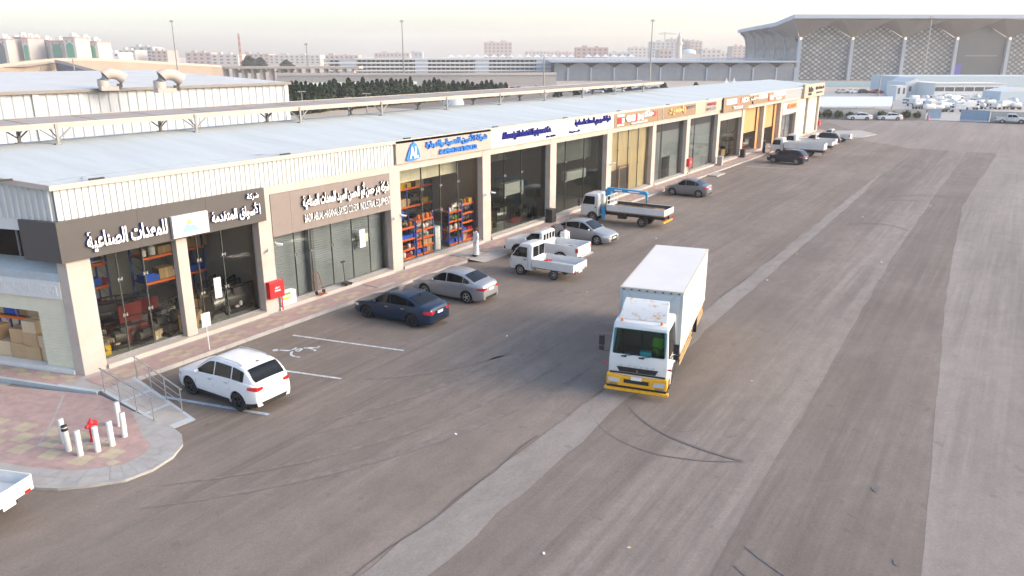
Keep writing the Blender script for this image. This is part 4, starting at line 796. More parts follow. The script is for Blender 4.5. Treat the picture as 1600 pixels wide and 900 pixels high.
def car(name, label, cat, loc, head, L, Wd, wb, fo, rw, col, top, belt, roof, panes, wsx, rwx, gc=.20, tum=.30, group=None, rim='alloy', spokes=5, rails=False, glassm='carglass', clad=None, tail='wrap', facelift=0, plate_z=.78, seams=(), lowdetail=False):
    root = thing(name, label, cat, loc, head, group); hl, W0 = L/2, Wd/2; xf = hl - fo; xr = xf - wb
    top, belt = pchip(top), pchip(belt); rp = roof; roof = pchip(roof); RA = rw + .06
    def Wf(x): t = max(0, (abs(x) - (hl-.80))/.80); return W0*(1 - (.24 if x > 0 else .17)*t**2.6)
    def gcl(x): t = max(0, (abs(x) - (hl-.5))/.5); return gc + .07*t*t
    def zb(x):
        z = gcl(x)
        for c in (xf, xr):
            if abs(x-c) < RA: z = max(z, rw + math.sqrt(RA*RA - (x-c)**2))
        return z
    U = (0,.10,.32,.56,.80,1.0); WF = (.945,.98,1.0,1.0,.985,.955)
    xs = [-hl + L*i/(44 if lowdetail else 80) for i in range((44 if lowdetail else 80)+1)]
    for c in (xf, xr): xs += [c + RA*math.cos(R(180)*k/16) for k in range(17)] + [c + RA + .003, c - RA - .003]
    xs += [hl-.015, -hl+.015, hl-.05, -hl+.05]
    xs = sorted(xs); xs = [x for i, x in enumerate(xs) if i == 0 or x - xs[i-1] > .0025]
    rows = []
    def half(x):
        b_, bl, tp, w_, lo = zb(x), belt(x), top(x), Wf(x), gcl(x); e = min(1, (hl - abs(x))/.05); w_ *= .955 + .045*math.sqrt(max(e, 0)); tp -= (1-math.sqrt(max(e,0)))*.05; bl = min(bl - (1-math.sqrt(max(e,0)))*.04, tp-.02)
        p = [(w_*.86, b_)]
        for k, (u, f) in enumerate(zip(U, WF)): p.append((w_*f, max(lo + (bl-lo)*u, b_ + .010*k)))
        d = tp - bl
        return p + [(w_*.905, bl+d*.45), (w_*.76, bl+d*.78), (w_*.42, bl+d*.96), (0, tp)]
    for x in xs:
        h = half(x); rows.append([(x, y, z) for y, z in h] + [(x, -y, z) for y, z in h[-2::-1]])
    mb = MB(); mb.grid(rows); n = len(rows[0]); N_ = len(rows)
    mb.f += [tuple(range(n)), tuple(range((N_-1)*n, N_*n))[::-1]]; mb.m += [0, 0]
    # greenhouse
    x0, x1 = rp[0][0], rp[-1][0]; 
    if x0 > x1: x0, x1 = x1, x0
    def wbelt(x): return Wf(x)*.925
    def wz(x, z): return wbelt(x) - tum*max(0, z - belt(x)) - .04*max(0,(z-belt(x)))*abs(x)*.0
    G = []; ng = 36
    for i in range(ng+1):
        x = x0 + (x1-x0)*i/ng; zr, bl = max(roof(x), belt(x)+.004), belt(x); hh = zr - bl; wt = wz(x, zr)
        p = [(wbelt(x), bl-.05)] + [(wz(x, bl+hh*u), bl+hh*u) for u in (0,.35,.7,.86)] + [(wt-.02, bl+hh*.95), (wt-.085, zr-.002), (wt*.5, zr+.018), (0, zr+.026)]
        G.append([(x, y, z) for y, z in p] + [(x, -y, z) for y, z in p[-2::-1]])
    mb.grid(G); n = len(G[0]); o = len(mb.v) - n*len(G)
    mb.f += [tuple(range(o, o+n)), tuple(range(o+(len(G)-1)*n, o+len(G)*n))[::-1]]; mb.m += [0, 0]
    body = mb.build('body', col, root, 32)
    # glass
    for a, b_ in panes:
        for sgn in (1, -1):
            m2 = MB(); rws = []
            k = 18
            for i in range(k+1):
                x = a + (b_-a)*i/k; lo, hi = belt(x)+.045, roof(x)-.085
                if hi < lo + .02: hi = lo + .004
                rws.append([(x, sgn*(wz(x, lo+(hi-lo)*u)+.009), lo+(hi-lo)*u) for u in (0,.5,1)])
            m2.grid(rws); m2.build('side_window', glassm, root, 60)
    def topglass(nm, xa, xb, mg):
        m2 = MB(); rws = []; k = 14
        for i in range(k+1):
            x = xa + (xb-xa)*i/k; zr = max(roof(x), belt(x)+.01); y1 = max(.2, wz(x, zr) - mg); sl_ = (roof(x+.02)-roof(x-.02))/.04; nl = math.hypot(1, sl_)
            rws.append([(x - sl_/nl*.014, y, zr + .026*(1-(y/max(wz(x,zr),.1))**2) + .012/nl) for y in [y1*(-1+2*j/10) for j in range(11)]])
        m2.grid(rws); m2.build(nm, glassm, root, 60)
    topglass('windscreen', *wsx, .075); topglass('rear_window', *rwx, .085)
    # underside and wheel wells
    mb = MB(); mb.box(-hl+.25, hl-.25, -W0*.80, W0*.80, gc-.02, gc+.16)
    for c in (xf, xr):
        for s_ in (1,-1):
            mb.lathe([(RA-.004, s_*(W0-.34)), (RA-.004, s_*(W0*.945))], 14, (c,0,rw), 'y', 0, 0, math.pi); mb.lathe([(0, s_*(W0-.34)),(RA, s_*(W0-.34))], 16, (c,0,rw), 'y')
    mb.build('underbody', 'dark', root, 0, fixn=False)
    for x in (xf, xr):
        for s_ in (1,-1): wheel(root, x, s_*(W0-.115), rw, .20, rim, spokes, s_)
    def bodyy(x, z):
        h = half(x)[1:7]
        for (y0, z0), (y1, z1) in zip(h[:-1], h[1:]):
            if z0 <= z <= z1: return y0 + (y1-y0)*(z-z0)/max(1e-6, z1-z0)
        return h[-1][0] if z > h[-1][1] else h[0][0]
    def sidepatch(nm, xa, xb, zlo, zhi, m_, off=.010, sides=(1,-1), k=8):
        for s_ in sides:
            m2 = MB(); rws = []
            for i in range(k+1):
                x = xa + (xb-xa)*i/k; a = zlo(x) if callable(zlo) else zlo; z = zhi(x) if callable(zhi) else zhi
                rws.append([(x + (off if xa > 0 else -off)*.6, s_*(bodyy(x, a+(z-a)*u)+off), a+(z-a)*u) for u in (0,.5,1)])
            m2.grid(rws); m2.build(nm, m_, root, 60)
    zh = belt(hl-.25); zt_ = belt(-hl+.2)
    sidepatch('headlight', hl-.46, hl-.004, lambda x: zh-.13+.05*(hl-x), lambda x: zh-.015+.03*(hl-x), 'headl')
    for s_ in (1,-1):
        wv = Wf(hl)*.93; mb = MB(); mb.prism([(s_*wv*.99, zh-.13),(s_*wv*.99, zh-.03),(s_*wv*.62, zh-.05),(s_*wv*.62, zh-.12)], hl-.01, hl+.012, 'x'); mb.build('headlight', 'headl', root, 0)
    if tail == 'wrap':
        sidepatch('tail_light', -hl+.36, -hl+.004, lambda x: zt_-.20-.10*(x+hl)*-1*.6+.06*(x+hl), lambda x: zt_-.03-.10*(x+hl), 'taill', .012)
        for s_ in (1,-1):
            wv = Wf(-hl)*.93; mb = MB(); mb.prism([(s_*wv*.99, zt_-.20),(s_*wv*.99, zt_-.05),(s_*wv*.66, zt_-.08),(s_*wv*.66, zt_-.17)], -hl-.012, -hl+.01, 'x'); mb.build('tail_light', 'taill', root, 0)
    wv = Wf(hl)*.9
    mb = MB(); mb.prism([(-wv*.60,zh-.06),(-wv*.52,zh-.20),(wv*.52,zh-.20),(wv*.60,zh-.06)], hl-.01, hl+.014, 'x'); mb.prism([(-wv*.80,gc+.22),(-wv*.65,gc+.08),(wv*.65,gc+.08),(wv*.80,gc+.22)], hl-.01, hl+.012, 'x'); mb.build('grille', 'black', root, 0)
    mb = MB(); mb.box(hl+.014, hl+.026, -.20, .20, gc+.24, gc+.34); mb.build('number_plate', 'plate', root, 0)
    mb = MB(); mb.box(-hl-.022, -hl-.002, -.20, .20, plate_z-.10, plate_z+.02); mb.build('number_plate', 'plate', root, 0)
    mb = MB(); mb.prism([(-wv*.92,gc+.20),(-wv*.80,gc+.07),(wv*.80,gc+.07),(wv*.92,gc+.20)], -hl-.016, -hl+.01, 'x'); mb.build('rear_bumper_insert', 'black', root, 0)
    if clad: sidepatch('sill_cladding', xr+RA+.02, xf-RA-.02, lambda x: gcl(x)+.005, lambda x: gcl(x)+.16, clad, .012, k=4); sidepatch('sill_cladding', -hl+.02, xr-RA-.02, lambda x: gcl(x)+.0, lambda x: gcl(x)+.16, clad, .012, k=4)
    if not lowdetail:
        for sx_ in seams: sidepatch('door_seam', sx_, sx_+.012, gc+.14, lambda x: belt(x)-.01, 'black', .004, k=1)
        for hx in [s_ + .08 for s_ in seams[1:]]:
            for s_ in (1,-1): z = belt(hx)-.12; mb = MB(); mb.box(hx, hx+.17, -.02, .02, -.018, .018); o = mb.build('door_handle', col if rim != 'alloydk' else 'steel', root, 30, bevel=.008); o.location = (0, s_*(bodyy(hx+.08, z)+.015), z)
    mx = wsx[0] if wsx[0] < wsx[1] else wsx[1]; mxx = panes[0][1] - .18
    for s_ in (1,-1):
        mb = MB(); mb.lathe([(0,-.09),(.06,-.08),(.085,-.03),(.085,.05),(.05,.09),(0,.10)], 12, axis='y'); o = mb.build('wing_mirror', col, root, 50); o.scale = (.75,1,.85); o.location = (mxx, s_*(wz(mxx, belt(mxx)+.1)+.13), belt(mxx)+.10)
    if rails:
        for s_ in (1,-1):
            mb = MB(); xx = [rp_ for rp_ in (-1.35,-1.2,-.8,-.3,.1,.22)]; mb.tube([(x, s_*(wz(x, roof(x))-.09), roof(x)+(.012 if i in (0,5) else .05)) for i, x in enumerate(xx)], .018, 6); mb.build('roof_rail', 'steel', root)
    mb = MB(); mb.tube([(roof and x0+.7*(1 if True else 0), 0, roof(x0+.7)+.02), (x0+.55, 0, roof(x0+.7)+.08)], [.03,.008], 6); mb.build('roof_antenna', 'black', root)
    return root
PW = paint('white', (.68,.68,.68), rough=.3, dust=.04); PB = paint('dark_blue', (.009,.026,.060), .25, .3, .10); PS = paint('silver', (.36,.37,.39), .6, .33, .06); PG = paint('silver_grey', (.20,.21,.235), .6, .33, .06); PN = paint('navy', (.008,.016,.04), .3, .25, .1); PK = paint('black', (.012,.014,.018), .3, .25, .1); PTW = paint('truck_white', (.64,.64,.63), rough=.38, dust=.07)
SED = dict(top=[(-2.3,.86),(-2.22,1.0),(-2.1,1.05),(-1.6,1.08),(-.5,.98),(.6,.99),(1.0,.965),(1.5,.88),(2.0,.79),(2.22,.70),(2.3,.60)], belt=[(-2.3,.80),(-1.9,.97),(-1.0,.95),(.3,.905),(1.2,.84),(1.8,.76),(2.3,.58)],
           roof=[(-1.82,1.02),(-1.45,1.19),(-1.0,1.36),(-.55,1.43),(-.15,1.455),(.25,1.42),(.62,1.25),(1.12,.93)])
def sedan(name, label, loc, head, col, L=4.6, Wd=1.77, wb=2.68, group=None, **k):
    s_ = L/4.6; f = lambda q: [(x*s_, z*k.get('hz',1)) for x, z in q]; kk = {a: b_ for a, b_ in k.items() if a != 'hz'}
    return car(name, label, 'car', loc, head, L, Wd, wb, .90*s_, .315, col, f(SED['top']), f(SED['belt']), f(SED['roof']), [(.03*s_,1.0*s_),(-1.02*s_,-.03*s_),(-1.42*s_,-1.06*s_)], (.36*s_,1.06*s_), (-1.70*s_,-1.05*s_), group=group, seams=(.95*s_,-.02*s_,-.95*s_), **kk)
SUVD = dict(top=[(-2.2,.92),(-2.12,1.06),(-1.9,1.14),(.4,1.10),(.85,1.09),(1.3,1.03),(1.8,.95),(2.08,.84),(2.2,.68)], belt=[(-2.2,.88),(-1.95,1.10),(-1.0,1.10),(.3,1.03),(1.2,.97),(1.8,.88),(2.2,.66)],
            roof=[(-2.12,1.10),(-1.95,1.26),(-1.72,1.50),(-1.5,1.595),(-.9,1.655),(-.2,1.66),(.15,1.62),(.55,1.42),(1.05,1.06)])
def suv(name, label, loc, head, col, L=4.4, Wd=1.82, wb=2.64, s_=1, **k):
    s_ = L/4.4; f = lambda q: [(x*s_, z) for x, z in q]
    return car(name, label, 'car', loc, head, L, Wd, wb, .88*s_, .35, col, f(SUVD['top']), f(SUVD['belt']), f(SUVD['roof']), [(-.05*s_,.95*s_),(-.98*s_,-.11*s_),(-1.62*s_,-1.04*s_)], (.26*s_,1.0*s_), (-2.06*s_,-1.66*s_), seams=(.9*s_,-.08*s_,-.95*s_), plate_z=.80, gc=.24, **k)
H90 = R(90)
suv('suv', 'white SUV with dark wheels and silver roof rails parked beside the access ramp', (2.32,-5.90,0), R(91.5), PW, rim='alloydk', rails=True, clad='black')
sedan('sedan', 'dark blue sedan with black wheels parked beside the wheelchair bay', (12.33,-5.28,0), R(93), PB, 4.63, 1.78, 2.70, rim='alloydk', spokes=10)
sedan('sedan', 'silver sedan parked nose to the shop with the blue sign, beside the dark blue one', (16.58,-5.28,0), R(93.2), PS, 4.46, 1.70, 2.60, hz=1.03)
sedan('sedan', 'silver sedan parked nose out towards the lane beside the crane truck', (31.5,-4.95,0), R(-91), PS, 4.50, 1.74, 2.62)
sedan('sedan', 'small grey sedan parked alone beyond the crane truck', (52.4,-4.35,0), R(90), PG, 3.99, 1.70, 2.45, hz=1.04)
suv('people_carrier', 'dark navy people carrier parked at an angle in front of a white truck', (79.4,-6.15,0), R(80), PN, 4.5, 1.75, 2.78, clad=None)
suv('suv', 'black SUV among the white trucks at the far end of the row', (103.4,-5.0,0), R(91), PK, 4.6, 1.85, 2.7, rails=False)
fs = sedan('sedan', 'white sedan by the far boundary wall, left one of two', (152.6,-1.2,0), R(-66+180), PW, 4.6, 1.78, 2.68, group='white sedans along the far boundary wall', lowdetail=True)
copy_tree(fs, (155.4,-6.25,0), R(-64+180), 'white sedan by the far boundary wall, right one of two')

# cab-over trucks
def off2(pts, d):
    out = []; n = len(pts)
    for i in range(n):
        a, b_, c = (Vector((*pts[(i+k) % n], 0)) for k in (-1, 0, 1)); u1 = (b_-a).normalized(); u2 = (c-b_).normalized(); n1 = Vector((-u1.y,u1.x,0)); n2 = Vector((-u2.y,u2.x,0)); nn = n1+n2; l = nn.length; nn = nn/l if l > 1e-6 else n1; k = d/max(.45, nn.dot(n1)); out.append((b_.x+nn.x*k, b_.y+nn.y*k))
    return out
def cabshell(pts, hw, zbelt=1.2, tum=.10, bev=.06, skip=None):
    """closed x-z outline (ccw seen from -y) swept across the cab, rounded at both sides"""
    ar = sum(pts[i][0]*pts[(i+1) % len(pts)][1] - pts[(i+1) % len(pts)][0]*pts[i][1] for i in range(len(pts)))
    if ar < 0: pts = pts[::-1]
    ins = off2(pts, bev*.75); ins2 = off2(pts, bev*.22); mb = MB(); yy = lambda z, y: y - math.copysign(tum*max(0, z-zbelt), y)
    rows = []
    for y, o in ((-hw,ins),(-hw+bev*.3,ins2),(-hw+bev,pts),(hw-bev,pts),(hw-bev*.3,ins2),(hw,ins)): rows.append([(x, yy(z,y), z) for x, z in o])
    n = len(pts); base = len(mb.v); mb.v += [p for r_ in rows for p in r_]
    for i in range(5):
        for k in range(n):
            if skip is not None and i == 2 and k in skip: continue
            mb.f.append((base+i*n+k, base+i*n+(k+1) % n, base+(i+1)*n+(k+1) % n, base+(i+1)*n+k)); mb.m.append(0)
    mb.f += [tuple(range(base,base+n))[::-1], tuple(range(base+5*n,base+6*n))]; mb.m += [0,0]
    return mb, pts
def spatch(root, nm, pts, hw, m_, zbelt=1.2, tum=.10, off=.008, sides=(1,-1)):
    for s_ in sides:
        mb = MB(); mb.poly([(x, s_*(hw - tum*max(0,z-zbelt) + off), z) for x, z in pts]); mb.build(nm, m_, root, 0)
def fpatch(root, nm, p, q, y0, y1, t0, t1, m_, off=.01, rad=.06, bow=0.0):
    p, q = Vector((p[0],0,p[1])), Vector((q[0],0,q[1])); d = q-p; L_ = d.length; u = d/L_; nn = Vector((u.z,0,-u.x)); nn = nn if nn.x > 0 else -nn
    a0, a1 = t0*L_, t1*L_; pts = []
    for cx_, cy_, st in ((y1-rad,a1-rad,0),(y0+rad,a1-rad,90),(y0+rad,a0+rad,180),(y1-rad,a0+rad,270)):
        for k in range(5): t = R(st + 22.5*k); pts.append((cx_+rad*math.cos(t), cy_+rad*math.sin(t)))
    mb = MB(); V = [p + u*b_ + Vector((0,a,0)) + nn*off for a, b_ in pts]; mb.poly(V); return mb.build(nm, m_, root, 0)
def dropbed(root, x0, x1, hw, z0, z1, m_, th=.05, bars=True, ribs_=4, floor='kerb'):
    mb = MB(); mb.box(x0, x1, -hw, hw, z0-.08, z0); mb.build('bed_floor', floor, root, 0)
    for s_ in (1,-1):
        mb = MB(); y = s_*(hw-th/2); mb.box(x0, x1, y-th/2, y+th/2, z0+.002, z1)
        for i in range(ribs_): x = x0 + (x1-x0)*(i+.5)/ribs_; mb.box(x-.03, x+.03, y+s_*th*.5, y+s_*(th*.5+.02), z0+.03, z1-.04)
        mb.box(x0, x1, y-th*.6, y+th*.6, z1, z1+.03); mb.build('side_panel', m_, root, 0, bevel=.006)
    mb = MB(); mb.box(x0, x0+th, -hw+th+.004, hw-th-.004, z0+.002, z1); mb.build('tailgate', m_, root, 0, bevel=.006)
    mb = MB(); mb.box(x1-th, x1, -hw+th+.004, hw-th-.004, z0+.002, z1+.02); mb.build('front_panel', m_, root, 0, bevel=.006)
def chassis(root, x0, x1, w_, z0, z1, tanks=True):
    mb = MB()
    for s_ in (1,-1): mb.box(x0, x1, s_*w_-.04, s_*w_+.04, z0, z1)
    x = x0+.1
    while x < x1: mb.box(x, x+.08, -w_+.04, w_-.04, z0+.02, z1-.02); x += .8
    if tanks: mb.box((x0+x1)/2-.1, (x0+x1)/2+.55, w_+.06, w_+.42, z0-.14, z1); mb.tube([((x0+x1)/2-.2, -w_-.2, z0), ((x0+x1)/2+.5, -w_-.2, z0)], .17, 12)
    mb.build('chassis', 'black', root, 0)
def truckcab(root, col, xf, xb, hw, zlo, belt, ztop, arch=None, rake=.30, rw=.4, zb=None, tum=.08, glassm='carglass', side=True, skip=False, clip=0.0):
    """xf front face, xb rear face; arch = (x centre, radius, z centre)"""
    pts = [(xb, zlo)]
    if arch:
        c, ra, zc = arch
        for k in range(11):
            t = R(180) - R(180)*k/10; pts.append((c + ra*math.cos(t), max(zlo, zc + ra*math.sin(t))))
    pts += [(xf-.03, zlo), (xf, zlo+.10), (xf, belt-.30), (xf-.05, belt)]
    iw = len(pts) - 1; pts += [(xf-.05-rake, ztop-.16), (xf-.14-rake, ztop-.05), (xf-.45-rake, ztop), (xb+.12, ztop), (xb, ztop-.10)]
    P0, P1 = pts[iw], pts[iw+1]
    # cabshell may flip the order
    ar = sum(pts[i][0]*pts[(i+1) % len(pts)][1] - pts[(i+1) % len(pts)][0]*pts[i][1] for i in range(len(pts)))
    mb, pp = cabshell(pts, hw, belt, tum, .07, None if not skip else [pp_i for pp_i in range(len(pts)) if {( pts if ar > 0 else pts[::-1])[pp_i], (pts if ar > 0 else pts[::-1])[(pp_i+1) % len(pts)]} == {P0, P1}])
    if skip:                                   # frame round the open windscreen
        y_ = lambda z: hw - .07 - tum*max(0, z-belt)
        a, b_ = Vector((P0[0],0,P0[1])), Vector((P1[0],0,P1[1])); f = lambda t, y: (a.x+(b_.x-a.x)*t, y, a.z+(b_.z-a.z)*t)
        for q in ([(0,-1),(.06,-1),(.06,1),(0,1)], [(.90,-1),(1,-1),(1,1),(.90,1)]): mb.add([f(t, s_*y_(a.z+(b_.z-a.z)*t)) for t, s_ in q], [(0,1,2,3)])
        for s_ in (1,-1): mb.add([f(.06, s_*y_(a.z)), f(.90, s_*y_(b_.z)), f(.90, s_*(y_(b_.z)-.07)), f(.06, s_*(y_(a.z)-.07))], [(0,1,2,3)])
    cab = mb.build('cab', col, root, 35)
    ya = hw - .10
    ws = fpatch(root, 'windscreen', P0, P1, -ya+tum*.2, ya-tum*.2, .05, .92, glassm, .006 if skip else .01, .08)
    if side:
        sw = [(xf-.16, belt+.02), (xf-.12-rake*.9, ztop-.20), (xb+.30, ztop-.20), (xb+.30, belt+.02)]; spatch(root, 'side_window', sw, hw, 'carglass', belt, tum, .010)
    return cab, P0, P1
def mirror_arm(root, x, hw, z, s_, h=.34):
    mb = MB(); mb.tube([(x-.1, s_*hw, z+.35), (x+.12, s_*(hw+.18), z+.37), (x+.14, s_*(hw+.26), z+.2), (x+.14, s_*(hw+.26), z-.28), (x, s_*hw, z-.30)], .014, 6)
    mb.box(x+.09, x+.16, s_*(hw+.26)-.10, s_*(hw+.26)+.10, z-.06, z+.30); mb.box(x+.09, x+.16, s_*(hw+.26)-.09, s_*(hw+.26)+.09, z-.26, z-.10); mb.build('wing_mirror', 'black', root, 0, bevel=.0)

# ---- box truck on the lane
bt = thing('box_truck', 'white box truck with yellow bumper and rust stained roof deflector driving on the lane', 'truck', (10.25,-18.46,0), R(192.5))
truckcab(bt, PTW, -.02, -1.95, 1.08, .62, 1.54, 2.78, arch=(-1.28,.58,.50), rake=.22, skip=True, glassm='cabglass', tum=.07)
mb = MB(); mb.prism([(-1.10,.42),(1.10,.42),(1.12,.60),(1.10,.86),(.5,.80),(-.5,.80),(-1.10,.86),(-1.12,.60)], -.22, .10, 'x'); bump = mb.build('front_bumper', 'yellow', bt, 0, bevel=.03)
mb = MB(); mb.box(.10,.116,-.46,.46,.56,.70); mb.build('air_intake', 'black', bump, 0)
mb = MB(); mb.box(-.05,.16,-1.18,1.18,.24,.33); mb.build('underrun_bar', 'yellow', bt, 0, bevel=.015); mb = MB(); mb.box(-.2,.06,-1.1,1.1,.33,.42); mb.build('bumper_valance', 'black', bt, 0)
mb = MB(); mb.prism([(-.76,1.13),(-.66,.95),(.66,.95),(.76,1.13)], -.03, .012, 'x'); mb.build('grille', 'black', bt, 0); mb = MB(); mb.box(-.03,.010,-1.02,1.02,.865,.925); mb.build('grille_slot', 'black', bt, 0)
mb = MB(); t = .055
for a in (90,210,330): c, q = math.cos(R(a)), math.sin(R(a)); mb.poly([(.018,0,1.02),(.018,c*t*.5-q*t*.32,1.02+q*t*.5+c*t*.32),(.018,c*t,1.02+q*t),(.018,c*t*.5+q*t*.32,1.02+q*t*.5-c*t*.32)])
mb.build('three_diamond_emblem', 'steel', bt, 0)
for i, y in enumerate((-.62,-.30,-.08,.14,.36,.58)): mb = MB(); mb.box(-.012,.004,y-.03,y+.03,1.175,1.215); mb.build('badge_letter', 'steel', bt, 0)
for s_ in (1,-1):
    mb = MB(); mb.prism([(s_*.60,.56),(s_*1.02,.56),(s_*1.04,.72),(s_*.66,.70)], .095, .118, 'x'); mb.build('headlight', 'headl', bt, 0); mb = MB(); mb.box(.10,.114,s_*.85-.16,s_*.85+.16,.44,.50); mb.build('fog_lamp', 'alu', bt, 0)
    mirror_arm(bt, -.12, 1.09, 1.95, s_); mb = MB(); mb.tube([(-.02,s_*1.08,1.22),(.0,s_*1.22,1.24)], [.02,.05], 8); mb.build('indicator_lamp', 'redp', bt)
    mb = MB(); mb.lathe([(0,.10),(.04,.09),(.055,0)], 10, (-.46,s_*.72,2.755)); mb.build('marker_lamp', 'amber', bt)
    mb = MB(); mb.lathe([(.60,s_*.86),(.60,s_*1.10),(.55,s_*1.11)], 16, (-1.28,0,.50), 'y', 0, R(-10), R(190)); mb.build('mudguard', 'towhite', bt, 0, fixn=False)
    spatch(bt, 'side_window', [(-.32,1.58),(-.44,2.50),(-.95,2.52),(-.95,1.60)], 1.08, 'carglass', 1.54, .07, .016, (s_,)); spatch(bt, 'door_seam', [(-1.08,.7),(-1.07,.7),(-1.07,2.55),(-1.08,2.55)], 1.08, 'black', 1.54, .07, .006, (s_,))
    mb = MB(); mb.box(-1.0,-.86,s_*1.085-.015,s_*1.085+.015,1.38,1.42); mb.build('door_handle', 'black', bt, 0)
mb = MB(); mb.box(.118,.13,-.20,.20,.70,.84); mb.build('number_plate', 'plate', bt, 0)
for y0, y1 in ((-.55,.05),(.10,.72)): mb = MB(); mb.tube([(-.045,y0,1.56),(-.04,(y0+y1)/2,1.61),(-.10,y1,1.73)], .012, 5); mb.box(-.07,-.02,y0-.08,y0+.12,1.51,1.55); mb.build('wiper', 'black', bt, 0)
mb = MB(); mb.box(-.45,-.16,-.98,.98,1.1,1.48); mb.build('dashboard', 'signdk', bt, 0); mb = MB(); mb.box(-1.75,-1.70,-.98,.98,.9,2.6); mb.box(-1.65,-1.05,-.85,-.15,.95,1.35); mb.box(-1.65,-1.05,.15,.85,.95,1.35); mb.box(-1.68,-1.5,-.8,-.2,1.35,2.05); mb.box(-1.68,-1.5,.2,.8,1.35,2.05); mb.build('seat', 'signdk', bt, 0)
mb = MB(); mb.box(-.40,-.22,.02,.44,1.485,1.72); mb.build('dashboard_box', mat('turquoise_plastic', (.10,.75,.70), .5), bt, 0); mb = MB(); mb.box(-.40,-.22,-.60,-.05,1.485,1.54); mb.build('dashboard_cloth', 'craneblue', bt, 0); mb = MB(); mb.lathe([(0,.1),(.1,.08),(.12,0)], 12, (-.25,-.45,1.485)); mb.build('dashboard_bowl', 'whitep', bt)
mb = MB(); mb.tube([(-.62 + .06*math.sin(k), .5+.2*math.cos(k), 1.62+.19*math.sin(k)) for k in [2*math.pi*i/16 for i in range(17)]], .018, 6); mb.build('steering_wheel', 'black', bt)
tr0, tr1 = -2.06, -9.35; ZB, ZT = 1.12, 3.55; HW = 1.20
mb = MB(); mb.box(tr1, tr0, -HW, HW, ZB, ZT-.02); box = mb.build('cargo_box', mat('box_body_white', (.60,.56,.51), .5, var=.10, scale=1.1, stretch=(1.5,1.5,.35)), bt, 0, bevel=.025)
mb = MB(); mb.box(tr1-.01, tr0+.012, -HW-.014, HW+.014, ZT-.06, ZT); mb.build('roof_rim', mat('box_edge', (.50,.44,.37), .5), box, 0, bevel=.008)
mb = MB(); mb.box(tr1+.04, tr0-.04, -HW+.05, HW-.05, ZT+.001, ZT+.006); mb.build('box_roof', mat('box_roof_white', (.60,.575,.54), .6, var=.05, scale=.6), box, 0)
mb = MB()
for y in (-HW+.06, HW-.06): mb.box(tr0+.002, tr0+.020, y-.06, y+.06, ZB, ZT-.06)
mb.box(tr0+.002, tr0+.018, -HW+.12, HW-.12, ZT-.16, ZT-.06); mb.box(tr0+.002, tr0+.018, -HW+.12, HW-.12, ZB, ZB+.1); mb.build('front_frame', mat('shade_tinted_grey_trim', (.36,.41,.44), .5), box, 0)  # grey trim tinted bluer for the shade on the box front
mb = MB(); mb.box(tr0+.001, tr0+.008, -HW+.12, HW-.12, ZB+.1, ZT-.16); mb.build('front_panel', mat('shade_tinted_panel', (.46,.51,.54), .5, var=.06, scale=1.5), box, 0)  # bluish shade of the box front put into this panel's colour
mb = MB()
for s_ in (1,-1):
    for i in range(1, 6): x = tr0 + (tr1-tr0)*i/6; mb.box(x-.015, x+.015, s_*(HW+.003)-.004, s_*(HW+.003)+.004, ZB+.02, ZT-.07)
    mb.box(tr1+.02, tr0-.02, s_*(HW+.006)-.006, s_*(HW+.006)+.006, ZB+.0, ZB+.10)
mb.build('panel_seam', mat('box_edge', (.50,.44,.37), .5), box, 0)
for i in range(8): mb = MB(); mb.box(tr0+.02, tr0+.03, -1.1+i*.30, -1.02+i*.30, ZT-.10, ZT-.055); mb.build('vent_hole', 'black', box, 0)
for s_, a in ((1,-1),(-1,1)): mb = MB(); mb.poly([(tr0+.012, s_*.98, ZT-.17),(tr0+.012, s_*.82, ZT-.17),(tr0+.012, s_*.52, ZT-.68),(tr0+.012, s_*.60, ZT-.72)]); mb.build('faded_stripe', mat('faded_grey_stripe', (.42,.46,.48), .6), box, 0)
rust = bpy.data.materials.new('rust_stained_white'); rust.use_nodes = True; t_ = rust.node_tree; b_ = t_.nodes['Principled BSDF']; b_.inputs['Roughness'].default_value = .6
tc = nd(t_, 'ShaderNodeTexCoord'); mp = nd(t_, 'ShaderNodeMapping'); mp.inputs['Scale'].default_value = (2.2, 1.6, 3.2); n1 = nd(t_, 'ShaderNodeTexNoise'); n1.inputs['Scale'].default_value = 1.6; n1.inputs['Detail'].default_value = 8; n1.inputs['Roughness'].default_value = .7
r1 = nd(t_, 'ShaderNodeValToRGB'); 
for e_, (p_, c_) in zip([r1.color_ramp.elements[0], r1.color_ramp.elements[1]], [(.54,(.64,.64,.62,1)),(.72,(.50,.17,.03,1))]): e_.position = p_; e_.color = c_
e_ = r1.color_ramp.elements.new(.62); e_.color = (.60,.42,.26,1)
t_.links.new(tc.outputs['Object'], mp.inputs[0]); t_.links.new(mp.outputs[0], n1.inputs['Vector']); t_.links.new(n1.outputs['Fac'], r1.inputs[0]); t_.links.new(r1.outputs[0], b_.inputs['Base Color']); M['rust'] = rust
mb = MB(); prof = [(-.62,2.78),(-.80,3.02),(-1.06,3.24),(-1.40,3.36)]
mb.grid([[(x, y*(1-.02*i), z) for y in (-.86,-.4,.1,.5,.86)] for i, (x, z) in enumerate(prof)]); mb.grid([[(x, y*(1-.02*i), z-.03) for y in (-.86,-.4,.1,.5,.86)] for i, (x, z) in enumerate(prof)])
for s_ in (1,-1): mb.grid([[(x, s_*.86*(1-.02*i), z) for i, (x, z) in enumerate(prof)], [(x-.02, s_*.84*(1-.02*i), 2.76) for i, (x, z) in enumerate(prof)]])
mb.build('roof_deflector', 'rust', bt, 40)
chassis(bt, -9.1, -.6, .42, .70, .98)
